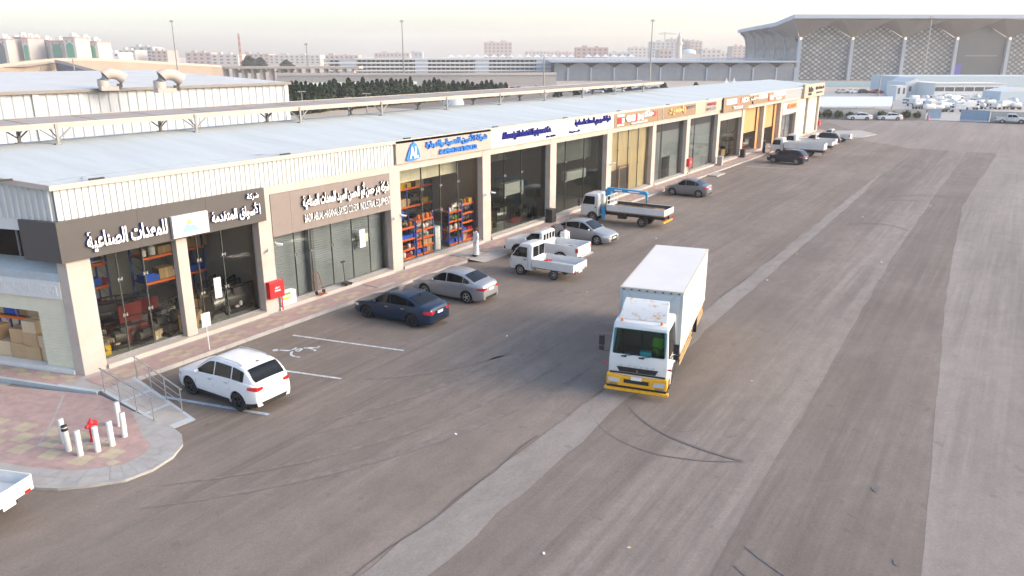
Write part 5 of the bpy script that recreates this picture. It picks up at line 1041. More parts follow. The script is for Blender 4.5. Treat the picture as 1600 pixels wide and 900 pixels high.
for s_ in (1,-1):
    wheel(bt, -1.28, s_*.92, .49, .26, 'wheeldust', 6, s_, rr=.6)
    wheel(bt, -6.55, s_*.90, .49, .30, 'wheeldust', 6, s_, rr=.6); wheel(bt, -6.55, s_*.58, .49, .26, 'wheeldust', 6, s_, rr=.6)
    mb = MB()
    for z in (.50,.72,.94): mb.box(-5.75, -2.5, s_*1.14-.02, s_*1.14+.02, z-.04, z+.04); mb.box(-9.1, -7.3, s_*1.14-.02, s_*1.14+.02, z-.04, z+.04)
    mb.build('side_guard', mat('dusty_yellow_rail', (.52,.34,.16), .7, var=.15), bt, 0)
    mb = MB()
    for x in (-2.7,-4.1,-5.6,-7.5,-8.9): mb.box(x-.03, x+.03, s_*1.10-.02, s_*1.10+.02, .45, 1.12)
    mb.build('guard_post', 'black', bt, 0); mb = MB(); mb.box(-5.7,-2.5,s_*.98-.02,s_*.98+.02,.42,1.1); mb.box(-9.05,-7.3,s_*.98-.02,s_*.98+.02,.42,1.1); mb.build('gap_shade_backing', 'dark', bt, 0); mb = MB(); mb.box(-7.18,-7.15,s_*.95-.22,s_*.95+.22,.25,1.05); mb.build('mud_flap', 'black', bt, 0)  # near-black sheet behind the rails paints the shade in their gaps
    mb = MB(); mb.box(tr1-.02,tr1-.005,s_*.95-.12,s_*.95+.12,.8,.95); mb.build('tail_light', 'taill', bt, 0)
mb = MB(); mb.box(tr1-.01, tr1+.12, -1.15, 1.15, .45, .60); mb.build('rear_bumper', 'yellow', bt, 0)

# ---- small white delivery truck with drop sides
def minitruck(loc, head, label, group=None):
    r = thing('mini_truck', label, 'truck', loc, head, group); hw = .80
    truckcab(r, PTW, 2.06, .62, hw, .34, 1.08, 1.86, arch=(1.40,.33,.29), rake=.52, tum=.10)
    for s_ in (1,-1):
        wheel(r, 1.40, s_*(hw-.10), .285, .17, 'alloy', 8, s_); wheel(r, -.78, s_*(hw-.10), .285, .17, 'alloy', 8, s_)
        mb = MB(); mb.lathe([(.325, s_*(hw-.32)), (.325, s_*(hw-.004))], 12, (1.40,0,.29), 'y', 0, 0, math.pi); mb.lathe([(0, s_*(hw-.33)),(.33, s_*(hw-.33))], 14, (1.40,0,.29), 'y'); mb.build('wheel_well', 'dark', r, 0, fixn=False)
        mb = MB(); mb.prism([(s_*.44,.72),(s_*.76,.74),(s_*.77,.92),(s_*.50,.88)], 2.05, 2.072, 'x'); mb.build('headlight', 'headl', r, 0); spatch(r, 'headlight', [(2.05,.74),(2.05,.92),(1.86,.92),(1.90,.78)], hw, 'headl', 1.08, .1, .008, (s_,)); spatch(r, 'door_seam', [(.86,.5),(.872,.5),(.872,1.75),(.86,1.75)], hw, 'black', 1.08, .1, .006, (s_,))
        mb = MB(); mb.box(.95,1.12,s_*(hw+.012)-.012,s_*(hw+.012)+.012,.94,.98); mb.build('door_handle', 'black', r, 0); mb = MB(); mb.box(1.44,1.50,s_*(hw+.11)-.07,s_*(hw+.11)+.07,1.12,1.34); mb.build('wing_mirror', 'black', r, 0, bevel=.01)
        mb = MB(); mb.box(-2.085,-2.065,s_*.62-.09,s_*.62+.09,.60,.68); mb.build('tail_light', 'taill', r, 0)
    fpatch(r, 'rear_window', (.60,1.12), (.60,1.70), -.62, -.05, 0, 1, 'carglass', -.012, .03); fpatch(r, 'rear_window', (.60,1.12), (.60,1.70), .05, .62, 0, 1, 'carglass', -.012, .03)
    for q in [o for o in kids(r) if o.name.startswith('rear_window')]: q.location.x = -.0
    mb = MB(); mb.box(2.05,2.075,-.5,.5,.44,.58); mb.build('grille', 'black', r, 0); mb = MB(); mb.box(2.075,2.09,-.2,.2,.48,.58); mb.box(-2.09,-2.07,-.2,.2,.50,.60); mb.build('number_plate', 'plate', r, 0)
    dropbed(r, -2.06, .56, .835, .68, 1.02, PTW, .035, ribs_=0, floor=PTW); chassis(r, -1.95, 1.2, .34, .42, .58, False)
    mb = MB(); mb.box(-1.95, .5, -.7, .7, .56, .60); mb.build('underbody', 'dark', r, 0); return r
mt = minitruck((22.62,-7.33,0), R(91.5), 'small white drop side truck parked before a white pickup, red bundle in its bed')
mb = MB(); mb.box(-.22,.22,-.15,.15,0,.14); tag(mb.build('red_bundle', 'redp', loc=(22.9,-7.15,.69), smooth=0, bevel=.05), 'red bundle lying in the bed of the small white truck', 'bundle')

# ---- pickups
def pickup(loc, head, label, group=None, col=None, double=False, low=False):
    col = col or PTW; r = thing('pickup_truck', label, 'pickup', loc, head, group); hw = .89; rw = .37
    xe = -.10 if not double else -.75
    # cab and bonnet as a shell
    pts = [(xe,.42),(.62,.42)] + [(1.62 + .46*math.cos(R(180-18*k)), max(.42,.38+.46*math.sin(R(180-18*k)))) for k in range(11)] + [(2.50,.46),(2.58,.60),(2.56,.92),(2.45,1.06),(1.9,1.14),(1.25,1.20),(.72,1.64),(.45,1.74),(0,1.78),(xe+.12,1.77),(xe,1.68)]
    mb, _ = cabshell(pts, hw, 1.12, .22, .09); mb.build('body', col, r, 35)
    fpatch(r, 'windscreen', (1.25,1.20), (.72,1.64), -.70, .70, .06, .94, 'carglass', .012, .08)
    pn = [[(1.12,1.20),(.66,1.62),(.10,1.66),(.10,1.18)]] + ([[(.04,1.18),(.04,1.66),(-.60,1.62),(-.60,1.18)]] if double else [])
    for q in pn: spatch(r, 'side_window', q, hw, 'carglass', 1.12, .22, .014)
    for k in range(4): y = -.54 + k*.36; mb = MB(); mb.box(xe-.012, xe-.002, y-.13, y+.13, 1.24, 1.60); mb.build('rear_window', 'carglass', r, 0)
    for s_ in (1,-1):
        wheel(r, 1.62, s_*(hw-.12), rw, .22, 'alloy', 6, s_); wheel(r, -1.38, s_*(hw-.12), rw, .22, 'alloy', 6, s_)
        mb = MB(); mb.lathe([(.455, s_*(hw-.34)), (.455, s_*(hw-.01))], 12, (1.62,0,.38), 'y', 0, 0, math.pi); mb.lathe([(0, s_*(hw-.34)),(.46, s_*(hw-.34))], 14, (1.62,0,.38), 'y'); mb.lathe([(.455, s_*(hw-.34)), (.455, s_*(hw-.02))], 12, (-1.38,0,.38), 'y', 0, 0, math.pi); mb.lathe([(0, s_*(hw-.34)),(.46, s_*(hw-.34))], 14, (-1.38,0,.38), 'y'); mb.build('wheel_well', 'dark', r, 0, fixn=False)
        bp = [(-2.55,.50)] + [(-1.90,.50)] + [(-1.38 + .46*math.cos(R(180-18*k)), max(.50,.38+.46*math.sin(R(180-18*k)))) for k in range(11)] + [(-.86,.50),(xe-.03,.50),(xe-.03,1.14),(-2.55,1.14)]
        mb = MB(); mb.prism(bp, s_*(hw-.0), s_*(hw-.07), 'y'); mb.box(-2.56, xe-.03, s_*(hw-.04)-.05, s_*(hw-.04)+.05, 1.142, 1.165); mb.build('bed_side', col, r, 0, bevel=.012)
        mb = MB(); mb.box(-2.575,-2.40,s_*(hw-.02)-.06,s_*(hw-.02)+.035,.80,1.06); mb.build('tail_light', 'taill', r, 0, bevel=.01); mb = MB(); mb.prism([(s_*.50,.80),(s_*.82,.80),(s_*.84,1.0),(s_*.56,.95)], 2.53, 2.575, 'x'); mb.build('headlight', 'headl', r, 0)
        mb = MB(); mb.box(.98,1.06,s_*(hw+.10)-.09,s_*(hw+.10)+.09,1.17,1.36); mb.build('wing_mirror', col, r, 0, bevel=.02); spatch(r, 'door_seam', [(.05,.5),(.062,.5),(.062,1.66),(.05,1.66)], hw, 'black', 1.12, .22, .006, (s_,)); mb = MB(); mb.box(.14,.32,s_*(hw+.012)-.012,s_*(hw+.012)+.012,1.0,1.04); mb.build('door_handle', 'black', r, 0)
    mb = MB(); mb.box(-2.56,-2.50,-hw+.075,hw-.075,.56,1.15); mb.build('tailgate', col, r, 0, bevel=.012); mb = MB(); mb.box(xe-.09,xe-.035,-hw+.075,hw-.075,.62,1.16); mb.build('bed_front', col, r, 0); mb = MB(); mb.box(-2.5,xe-.09,-hw+.07,hw-.07,.60,.66)
    for s_ in (1,-1): mb.box(-1.85,-.9,s_*(hw-.2)-.12,s_*(hw-.2)+.12,.66,.86)
    mb.build('bed_floor', col, r, 0); mb = MB(); mb.box(-2.78,-2.60,-.80,.80,.46,.58); mb.build('rear_bumper', 'steel', r, 0, bevel=.02); mb = MB(); mb.box(2.56,2.66,-.84,.84,.44,.62); mb.build('front_bumper', 'black', r, 0, bevel=.03); mb = MB(); mb.box(2.555,2.585,-.48,.48,.70,.94); mb.build('grille', 'black', r, 0); mb = MB(); mb.box(-2.575,-2.562,-.22,.22,.66,.78); mb.build('number_plate', 'plate', r, 0)
    chassis(r, -2.5, 2.3, .45, .40, .56, False); return r
pickup((26.05,-5.25,0), R(91.5), 'white pickup with an empty bed parked behind the small drop side truck')
pickup((99.3,-5.0,0), R(91), 'white pickup with a dark open bed parked left of the black SUV')
pickup((159.4,-26.4,0), R(-88), 'white double cab pickup standing at the far right boundary wall', double=True)
pickup((108.0,-5.3,0), R(90), 'last white pickup of the row beyond the black SUV')

# ---- light trucks
def lighttruck(loc, head, label, L=6.3, bedz=(.98,1.38), crane=False, tall=False, rimc='wheeldust'):
    r = thing('flatbed_truck', label, 'truck', loc, head); hw = .90; h2 = L/2
    truckcab(r, PTW, h2, h2-1.45, hw, .46, 1.30, 2.12, arch=(h2-.98,.42,.36), rake=.22, tum=.09)
    for s_ in (1,-1):
        wheel(r, h2-.98, s_*(hw-.12), .36, .2, rimc, 6, s_, rr=.6); wheel(r, -h2+1.75, s_*(hw-.12), .36, .2, rimc, 6, s_, rr=.6); wheel(r, -h2+1.75, s_*(hw-.34), .36, .2, rimc, 6, s_, rr=.6)
        mb = MB(); mb.lathe([(.415, s_*(hw-.34)), (.415, s_*(hw-.006))], 12, (h2-.98,0,.36), 'y', 0, 0, math.pi); mb.lathe([(0, s_*(hw-.34)),(.42, s_*(hw-.34))], 14, (h2-.98,0,.36), 'y'); mb.build('wheel_well', 'dark', r, 0, fixn=False); mirror_arm(r, h2-.1, hw, 1.42, s_)
        mb = MB(); mb.prism([(s_*.45,.70),(s_*.82,.70),(s_*.84,.86),(s_*.5,.84)], h2-.01, h2+.014, 'x'); mb.build('headlight', 'headl', r, 0); mb = MB(); mb.box(h2-1.30,h2-1.16,s_*(hw+.012)-.012,s_*(hw+.012)+.012,1.10,1.15); mb.build('door_handle', 'black', r, 0); spatch(r, 'door_seam', [(h2-1.30,.75),(h2-1.288,.75),(h2-1.288,1.95),(h2-1.30,1.95)], hw, 'black', 1.3, .09, .006, (s_,))
        mb = MB(); mb.box(-h2-.01,-h2+.03,s_*.78-.12,s_*.78+.12,.62,.74); mb.build('tail_light', 'taill', r, 0)
    mb = MB(); mb.box(h2-.005,h2+.02,-.42,.42,.74,.84); mb.build('grille', 'black', r, 0); mb = MB(); mb.box(h2-.02,h2+.06,-.88,.88,.42,.60); mb.build('front_bumper', PTW, r, 0, bevel=.02)
    xb = h2 - 1.62 - (.55 if crane else 0)
    dropbed(r, -h2, xb, .98, *bedz, PTW, .045, ribs_=0 if crane else 3, floor='wood' if crane else 'kerb'); chassis(r, -h2+.1, h2-.5, .36, .58, .82)
    if crane:
        mb = MB(); mb.box(-h2+.06, xb-.06, -.935, -.925, bedz[0]+.01, bedz[1]-.01); mb.box(-h2+.06, xb-.06, .925, .935, bedz[0]+.01, bedz[1]-.01); mb.build('bed_lining', 'signdk', r, 0)
    mb = MB(); mb.box(-h2+.02,-h2+.14,-.95,.95,.44,.54); mb.build('rear_bumper', 'yellow' if crane else 'black', r, 0); mb = MB(); mb.box(-h2+.6,h2-1.7,-.7,.7,.80,.89); mb.build('subframe', 'black', r, 0)
    return r, h2, xb
ct, h2, xb = lighttruck((38.25,-4.85,0), R(92), 'white flatbed truck with a folded sky blue loading crane behind its cab', 6.7, (1.0,1.42), True)
mb = MB()
for x in (0,): 
    for y in (-.9,-.3,.3,.9): mb.box(xb-.03, xb+.02, y-.03, y+.03, 1.0, 2.05)
    for z in (1.7,2.05): mb.box(xb-.03, xb+.02, -.93, .93, z-.03, z+.03)
mb.build('headboard', PTW, ct, 0)
xc = xb + .28
mb = MB(); mb.box(xc-.2,xc+.2,-.85,.85,.80,1.05); mb.lathe([(.22,1.05),(.20,1.5),(.16,1.9),(.20,2.0)], 14, (xc,0,0)); mb.build('crane_base', 'black', ct, 0); mb = MB(); mb.prism([(xc-.22,1.9),(xc+.22,1.9),(xc+.26,2.35),(xc+.05,2.55),(xc-.22,2.5)], -.16, .16, 'y'); mb.build('crane_head', 'craneblue', ct, 0, bevel=.03)
mb = MB(); mb.prism([(xc+.1,2.32),(xc+.1,2.58),(xc-3.0,2.50),(xc-3.15,2.36),(xc-3.0,2.26)], -.13, .13, 'y'); bm_ = mb.build('crane_boom', 'craneblue', ct, 0, bevel=.02); mb = MB(); mb.box(xc-1.1,xc-.5,-.136,-.131,2.36,2.46); mb.box(xc-2.5,xc-1.6,-.136,-.131,2.34,2.44); mb.box(xc-1.1,xc-.5,.131,.136,2.36,2.46); mb.box(xc-2.5,xc-1.6,.131,.136,2.34,2.44); mb.build('white_lettering_band', 'letterw', bm_, 0)
mb = MB(); mb.prism([(xc-3.1,2.40),(xc-2.92,2.34),(xc-2.98,1.95),(xc-3.12,1.90)], -.08, .08, 'y'); mb.build('crane_jib', 'craneblue', ct, 0, bevel=.02); mb = MB(); mb.tube([(xc-3.05,0,1.92),(xc-3.05,0,1.74),(xc-3.0,0,1.66),(xc-3.07,0,1.62)], .028, 8); mb.build('hook', 'black', ct)
mb = MB(); mb.box(xc-.15,xc+.15,.78,.90,.5,1.3); mb.box(xc-.1,xc+.1,.88,.93,.3,1.0); mb.build('stabiliser_leg', 'craneblue', ct, 0)
mb = MB(); mb.box(-.35,.35,-.30,.30,0,.32); tag(mb.build('carton', 'carton', loc=(38.05,-3.35,1.005), smooth=0, bevel=.01), 'brown box standing in the bed of the crane truck behind the cab', 'box')
mb = MB()
for i in range(9): y = -.7 + i*.17; mb.tube([(-1.6+rnd.uniform(-.2,.2),y,.05+.03*(i % 2)),(1.5+rnd.uniform(-.2,.2),y+rnd.uniform(-.1,.1),.07)], .045, 7)
mb.box(-1.7,-.9,-.75,.7,.0,.22)
for i in range(14): x = rnd.uniform(-1.2,1.5); y = rnd.uniform(-.6,.6); mb.tube([(x-.7,y,.16+.02*(i % 4)),(x+.7,y+rnd.uniform(-.3,.3),.2+.02*(i % 3))], .04, 6)
o = mb.build('timber_load', 'wood', loc=(38.4,-5.9,1.003), smooth=0); o.rotation_euler = (0,0,R(92)); tag(o, 'loose timber and sacks lying in the bed of the crane truck', 'timber')
lighttruck((87.5,-5.4,0), R(91), 'white flatbed truck with tall drop sides behind the navy people carrier', 6.4, (.98,1.70))
lighttruck((93.6,-5.3,0), R(91), 'white flatbed truck with a dark bed between a taller flatbed and a white pickup', 6.0, (.95,1.35))

# ---- rear end of a small white truck at the left edge
minitruck((-6.99,-5.93,0), R(110), 'rear of a white drop side truck cut off at the left edge')
# ------------------------------------------------------------------ canopy on the roof
cn = thing('roof_canopy', 'long low weathered canopy on steel posts standing along the roof ridge', 'canopy', (0,0,0))
X0, X1, YA, YB = -6.0, 74.0, 7.55, 10.3
mb = MB(); n = 26
for i in range(n): a = X0 + (X1-X0)*i/n; b_ = X0 + (X1-X0)*(i+1)/n; mb.add([(a+.05,YA+.06,9.12),(b_-.05,YA+.06,9.12),(b_-.05,YB,9.24),(a+.05,YB,9.24),(a+.05,YA+.06,9.06),(b_-.05,YA+.06,9.06),(b_-.05,YB,9.18),(a+.05,YB,9.18)], [(0,1,2,3),(4,7,6,5),(0,4,5,1),(1,5,6,2),(2,6,7,3),(3,7,4,0)])
mb.build('deck', 'dkroof', cn, 0)
mb = MB()
for i in range(n+1): a = X0 + (X1-X0)*i/n; mb.box(a-.05, a+.05, YA+.05, YB, 9.02, 9.13 if False else 9.10)
mb.build('cross_rib', 'canopyb', cn, 0); mb = MB(); mb.box(X0,X1,YA-.04,YA+.05,8.90,9.15); mb.box(X0,X1,YB,YB+.08,9.0,9.27); mb.build('edge_beam', 'canopyb', cn, 0)
def zr_(y): return FT + .0847*y if y < RY else RZ - (y-RY)*.0906
for i in range(12):
    for y, dx in ((YA+.0, 4.2), (YB-.5, 3.6)):
        x = dx + (i-1)*7.1
        if x > X1: continue
        zb = zr_(y); mb = MB(); mb.box(x-.06,x+.06,y-.10,y-.045 if y < 8 else y+.02,zb-.02,9.1); mb.box(x-.16,x+.16,y-.16,y+.10,zb,zb+.05); p = mb.build('post', 'alu', cn, 0)
        mb = MB()
        for s_ in (1,-1): mb.tube([(x, y-.03, zb+.20), (x+s_*.75, y+.02, 8.95)], .035, 6)
        mb.tube([(x, y, zb+.3),(x, y+(.8 if y < 8 else -.8), 9.02)], .03, 6); mb.build('brace', 'alu', p)
# ------------------------------------------------------------------ warehouse behind the shops
wh = thing('warehouse', 'large white ribbed warehouse with a low gable roof behind the shops', 'building')
WX0, WX1, WY, WE, WR, WRY = -45, 46, 40.5, 9.25, 10.35, 66
mb = ribs(WX0, WX1, -.05, WE-.25, WY, .9, .09); mb.box(WX0, WX1, WY+.02, WY+.3, -.05, WE-.25); mb.box(WX1-.3, WX1, WY+.31, 92, -.05, WE-.3); mb.build('ribbed_wall', 'corrw', wh, 20)
mb = MB(); mb.poly([(WX0,WY-.4,WE),(WX1+.3,WY-.4,WE),(WX1+.3,WRY,WR),(WX0,WRY,WR)]); mb.poly([(WX0,WRY,WR),(WX1+.3,WRY,WR),(WX1+.3,92,WE),(WX0,92,WE)]); wr_ = mb.build('roof', 'roofold', wh, 0, fixn=False)
mb = MB(); mb.box(WX0, WX1+.35, WY-.5, WY-.40, WE-.24, WE+.02); mb.build('gutter', mat('brown_grey_gutter', (.20,.18,.16), .6), wh, 0)
for x in (19.3, WX1-.15): mb = MB(); mb.box(x-.25, x+.25, WY-.2, WY-.08, -.05, WE-.25); mb.build('downpipe', 'white', wh, 0)
def cooler(x, y, s, label):
    c = thing('roof_ventilator', label, 'ventilator', (x, y, WE + (y-WY)*.043), R(-20), 'cream duct ventilators on the warehouse roof'); c.scale = (s,s,s)
    mb = MB(); mb.box(-.9,.9,-.9,.9,-.1,.35); mb.build('plinth', 'cream', c, 0)
    mb = MB(); pts = [(-.5,0,.3),(-.5,0,1.0),(-.25,0,1.55),(.4,0,1.75),(1.1,0,1.6),(1.75,0,1.1)]; mb.tube(pts, [.62,.62,.62,.60,.60,.66], 16, cap=False); mb.build('duct_elbow', 'cream', c, 40, fixn=False)
    mb = MB(); mb.tube([(1.2,-.4,0),(1.3,0,1.2)], .05, 6); mb.tube([(1.2,.4,0),(1.3,0,1.2)], .05, 6); mb.box(.9,1.4,-.3,.3,.2,.6); mb.build('support_frame', 'signdk', c, 0)
for px, py, s, l in ((163,110,.78,'cream duct ventilator on the warehouse roof, left of the two'),(252,112,.85,'cream duct ventilator on the warehouse roof, right of the two')):
    F = 70; p = W(bgx(px, F), F); cooler(p.x, p.y, s, l)
# ------------------------------------------------------------------ trees
def leafcloud(mb, n, fn, size, rr):
    for _ in range(n):
        p = fn(rr); a, b_ = Vector((rr.gauss(0,1), rr.gauss(0,1), rr.gauss(0,.7))).normalized(), Vector((rr.gauss(0,1), rr.gauss(0,1), rr.gauss(0,1))).normalized()
        b_ = (b_ - a * b_.dot(a)).normalized(); s = size * rr.uniform(.6,1.4); mb.add([p - a*s, p + b_*s*.6, p + a*s, p - b_*s*.6], [(0,1,2,3)])
def conifer(seed, h, r):
    rr = random.Random(seed); root = thing('conifer_tree', 'x', 'tree'); mb = MB(); mb.tube([(0,0,0),(.04,.02,h*.4),(0,0,h*.9)], [.13,.09,.03], 7)
    for k in range(10): a = k*2.4; z = h*(.12+.07*k); mb.tube([(0,0,z),(math.cos(a)*r*.7,math.sin(a)*r*.7,z+.5)], [.03,.01], 4)
    mb.build('trunk', 'bark', root)
    ph = [rr.uniform(0,6) for _ in range(5)]
    def fn(q):
        u = q.random()**.85; z = h*(.0+1.0*u); a = q.uniform(0, 2*math.pi); env = r*(1.05-.2*abs(u-.35)) * (1-u**2.5)**.85 * (1 + .22*math.sin(3*a+ph[0]+5*u) + .15*math.sin(7*u*3+ph[1]+a)); d = env*(.35+.65*math.sqrt(q.random())); return Vector((d*math.cos(a), d*math.sin(a), z))
    mb = MB(); leafcloud(mb, 1300, fn, .31, rr); mb.build('crown', 'leaf', root, 0, fixn=False); return root
TR = [conifer(i, h, r) for i, (h, r) in enumerate([(6.6,1.1),(7.2,1.2),(5.9,1.25),(6.2,1.0),(7.0,1.35)])]
used = set(); k = 0; NT = 46
for i in range(NT):
    t = i/(NT-1); px = 452 + 338*t; F = 168 + 78*t + rnd.uniform(-2,2); yt = 126 - 6*math.exp(-((px-640)/60)**2) + rnd.uniform(-3.5,4.5) + (1.5 if t > .6 else 0) + (9 if 642 < px < 660 else 0); ht = max(3, bgz(yt, F)); p = W(bgx(px, F), F)
    j = i % 5; o = TR[j] if j not in used else copy_tree(TR[j]); used.add(j); o.location = (p.x, p.y, 0); o.rotation_euler = (0,0,rnd.uniform(0,6)); s = ht/[6.6,7.2,5.9,6.2,7.0][j]; o.scale = (1.08*rnd.uniform(.8,1.25), 1.1, s*rnd.uniform(.92,1.05)); tag(o, 'dark green tree in the dense row behind the shop roof', 'tree', 'dense row of dark trees behind the shops')
for i, (px, F) in enumerate([(872,205),(905,212),(955,222),(985,228),(1040,240),(1090,250)]):
    p = W(bgx(px, F), F); o = copy_tree(TR[i % 5], (p.x, p.y, 0), rnd.uniform(0,6)); o.scale = (1.3,1.3,.62); tag(o, 'low dark tree seen beneath the roof canopy', 'tree', 'low trees beneath the canopy')
def shrub(seed):
    rr = random.Random(seed); root = thing('shrub', 'x', 'shrub'); mb = MB(); mb.tube([(0,0,0),(0,0,.6)], [.06,.04], 6); mb.build('stem', 'bark', root)
    def fn(q): a, e = q.uniform(0,6.28), math.acos(q.uniform(-.8,1)); d = .40*(.55+.5*math.sqrt(q.random()))*(1+.2*math.sin(3*a)); return Vector((d*math.sin(e)*math.cos(a)*1.5, d*math.sin(e)*math.sin(a)*1.5, .85+d*math.cos(e)*1.5))
    mb = MB(); leafcloud(mb, 420, fn, .13, rr); mb.build('foliage', 'leaf2', root, 0, fixn=False); return root
SH = [shrub(90), shrub(91)]
WA, WB_ = Vector((150.9,6.6,0)), Vector((160.6,-12.0,0)); wd = (WB_-WA).normalized(); wn = Vector((-wd.y, wd.x, 0)); wn = wn if wn.x < 0 else -wn
SHP = [1263+16+5, 1301, 1317, 1334, 1382, 1400, 1418.5, 1434.5]
for i, px in enumerate(SHP):
    t = (px-1285)/(1450-1285); p = WA + (WB_-WA)*(t*1.0) + wn*.95; o = SH[i] if i < 2 else copy_tree(SH[i % 2]); o.location = p; o.rotation_euler = (0,0,i*1.3); s = [1.0,1.15,1.05,.9,1.05,.95,1.1,.95][i]; o.scale = (s*1.15,s*1.15,s*1.12); tag(o, 'round green shrub clipped against the far boundary wall', 'shrub', 'round shrubs along the far boundary wall')
# ------------------------------------------------------------------ far boundary wall, yard
def wallrun(name, label, cat, a, b_, h, th, m, cap=None, group=None):
    a, b_ = Vector(a), Vector(b_); d = b_-a; o = thing(name, label, cat, a, math.atan2(d.y, d.x), group); L_ = d.length
    mb = MB(); n = max(1, round(L_/4)); 
    for i in range(n): mb.box(L_*i/n+.01, L_*(i+1)/n-.01, -th/2, th/2, -.05, h)
    mb.build('wall', m, o, 0)
    if cap: mb = MB(); mb.box(-.05, L_+.05, -th/2-.05, th/2+.05, h+.002, h+.12); mb.build('coping', cap, o, 0)
    return o
beigewall = mat('beige_boundary_wall', (.50,.47,.42), .85, var=.08, scale=.6)
wallrun('boundary_wall', 'long beige boundary wall behind the clipped shrubs', 'wall', (143,21.8,0), WB_, 1.85, .25, beigewall, 'concrete'); wallrun('boundary_wall', 'beige boundary wall behind the double cab pickup', 'wall', (160.8,-23.0,0), (161.0,-70,0), 1.9, .25, beigewall, 'concrete')
kerbrun('kerb', [(WA.x-1.6+wd.x*-12,WA.y-wd.y*12*1-.4),(WB_.x-1.5,WB_.y-.3)], .2, 0, .12, 'kerb')
sheet('yard', [(160,-12),(160.5,-23),(161,-80),(300,-80),(290,60),(152,6)], .008, 'slabm')
def screen(a, b_, label):
    a, b_ = Vector(a), Vector(b_); d = b_-a; o = thing('mesh_screen', label, 'screen', a, math.atan2(d.y, d.x)); L_ = d.length
    mb = MB(); mb.box(0,L_,-.02,.02,.25,2.15); mb.build('mesh_panel', 'bluefence', o, 0); mb = MB(); mb.box(0,L_,-.25,.25,0,.25); mb.build('base_block', 'white', o, 0)
    n = max(2, int(L_/2)); mb = MB()
    for i in range(n+1): mb.box(L_*i/n-.03,L_*i/n+.03,.03,.08,0,2.2)
    mb.build('post', 'alu', o, 0)
screen((160.2,-12.5,0), (161.2,-14.6,0), 'short blue mesh screen at the end of the shrub wall'); screen((160.6,-18.0,0), (160.4,-22.8,0), 'wide blue mesh screen right of the yard entrance')
mb = MB(); mb.lathe([(0,.9),(.22,.9),(.25,.6),(.25,.0)], 12); tag(mb.build('barrel', mat('pink_plastic', (.60,.20,.26), .6), loc=(159.6,-12.6,0)), 'small pink barrel at the yard entrance', 'barrel')
sh = thing('carport', 'long white flat shed roof behind the shrub wall', 'shed'); P = [W(bgx(px, F), F) for px, F in ((1180,164),(1404,164),(1404,190),(1180,190))]
mb = MB(); z0 = [2.05,2.05,2.75,2.75]; mb.add([(p.x,p.y,z) for p, z in zip(P, z0)] + [(p.x,p.y,z-.14) for p, z in zip(P, z0)], [(0,1,2,3),(4,7,6,5),(0,4,5,1),(1,5,6,2),(2,6,7,3),(3,7,4,0)]); mb.build('roof_sheet', 'white', sh, 0)
for i in range(9):
    t = i/8; mb = MB(); p = P[0]*(1-t) + P[1]*t; mb.tube([(p.x,p.y,0),(p.x,p.y,1.95)], .06, 6); p = P[3]*(1-t) + P[2]*t; mb.tube([(p.x,p.y,0),(p.x,p.y,2.6)], .06, 6); mb.build('post', 'alu', sh)
mb = MB(); p, q = P[1], P[2]; d = (q-p).normalized(); e_ = RGT*.15; mb.add([(v.x,v.y,z) for z in (0,2.0) for v in (p, p+d*8, p+d*8+e_, p+e_)], [(0,1,5,4),(1,2,6,5),(2,3,7,6),(3,0,4,7)]); mb.build('brown_end_panel', mat('rust_brown_sheet', (.36,.20,.13), .8), sh, 0)
def at(px, F, z=0): p = W(bgx(px, F), F); return Vector((p.x, p.y, z))
def blk(name, label, cat, px0, px1, F, ytop, depth, m, zbase=0.0, parts=True, group=None, flat=True):
    """building seen square on, px0..px1 wide, its front at distance F"""
    p0, p1 = at(px0, F), at(px1, F); o = thing(name, label, cat, (p0.x, p0.y, zbase), math.atan2(RGT.y, RGT.x), group); L_ = (p1-p0).length; h = bgz(ytop, F) - zbase
    mb = MB(); mb.box(0, L_, 0, depth, -.05, h); mb.build('wall', m, o, 0); return o, L_, h
def wins(o, L_, h, nx, nz, m='darkglass', w_=.5, hh=.5, z0=.06, y=-.03, name='window'):
    a, b2 = L_/nx*w_/2, h/nz*hh/2; mb = MB(); mb.box(-a, a, y, y+.02, -b2, b2); first = None
    for i in range(nx):
        for j in range(nz):
            p = (L_*(i+.5)/nx, 0, h*(z0 + (.97-z0)*(j+.5)/nz))
            if first is None: first = mb.build(name, m, o, 0, loc=p)
            else: q = first.copy(); COL.objects.link(q); q.location = p

o, L_, h = blk('site_building', 'long pale blue grey flat building in front of the station at the right', 'building', 1409, 1660, 262, 119, 20, mat('pale_blue_grey_wall', (.42,.49,.52), .6))
o, L_, h = blk('site_building', 'white gabled shed in front of the pale blue grey building', 'building', 1421, 1470, 245, 128, 12, 'white'); mb = MB(); mb.prism([(1.2,h),(4.6,h),(2.9,h+1.2)], 0, 12, 'y'); mb.build('gable', 'white', o, 0); wins(o, L_, h, 3, 1, w_=.25, hh=.35, z0=.1)
o, L_, h = blk('site_building', 'low white shed with a dark strip of openings at the far right', 'building', 1468, 1578, 235, 131, 10, 'white'); wins(o, L_, h, 7, 1, w_=.9, hh=.28, z0=.3)
mb = MB(); mb.box(-.2,L_+.2,-.4,10.2,h+.002,h+.2); mb.build('roof', 'white', o, 0)
o, L_, h = blk('site_building', 'pale blue tarpaulin shed at the right edge of the yard', 'building', 1574, 1640, 205, 143, 8, mat('pale_blue_tarpaulin', (.46,.53,.58), .7)); mb = MB(); mb.prism([(0,h),(L_,h),(L_*.5,h+1.0)], 0, 8, 'y'); mb.build('gable_roof', 'white', o, 0)
o, L_, h = blk('site_cabin', 'small white cabin with two dark windows at the left end of the yard', 'cabin', 1408, 1424, 222, 134, 5, 'white'); wins(o, L_, h, 2, 1, w_=.4, hh=.4, z0=.35)
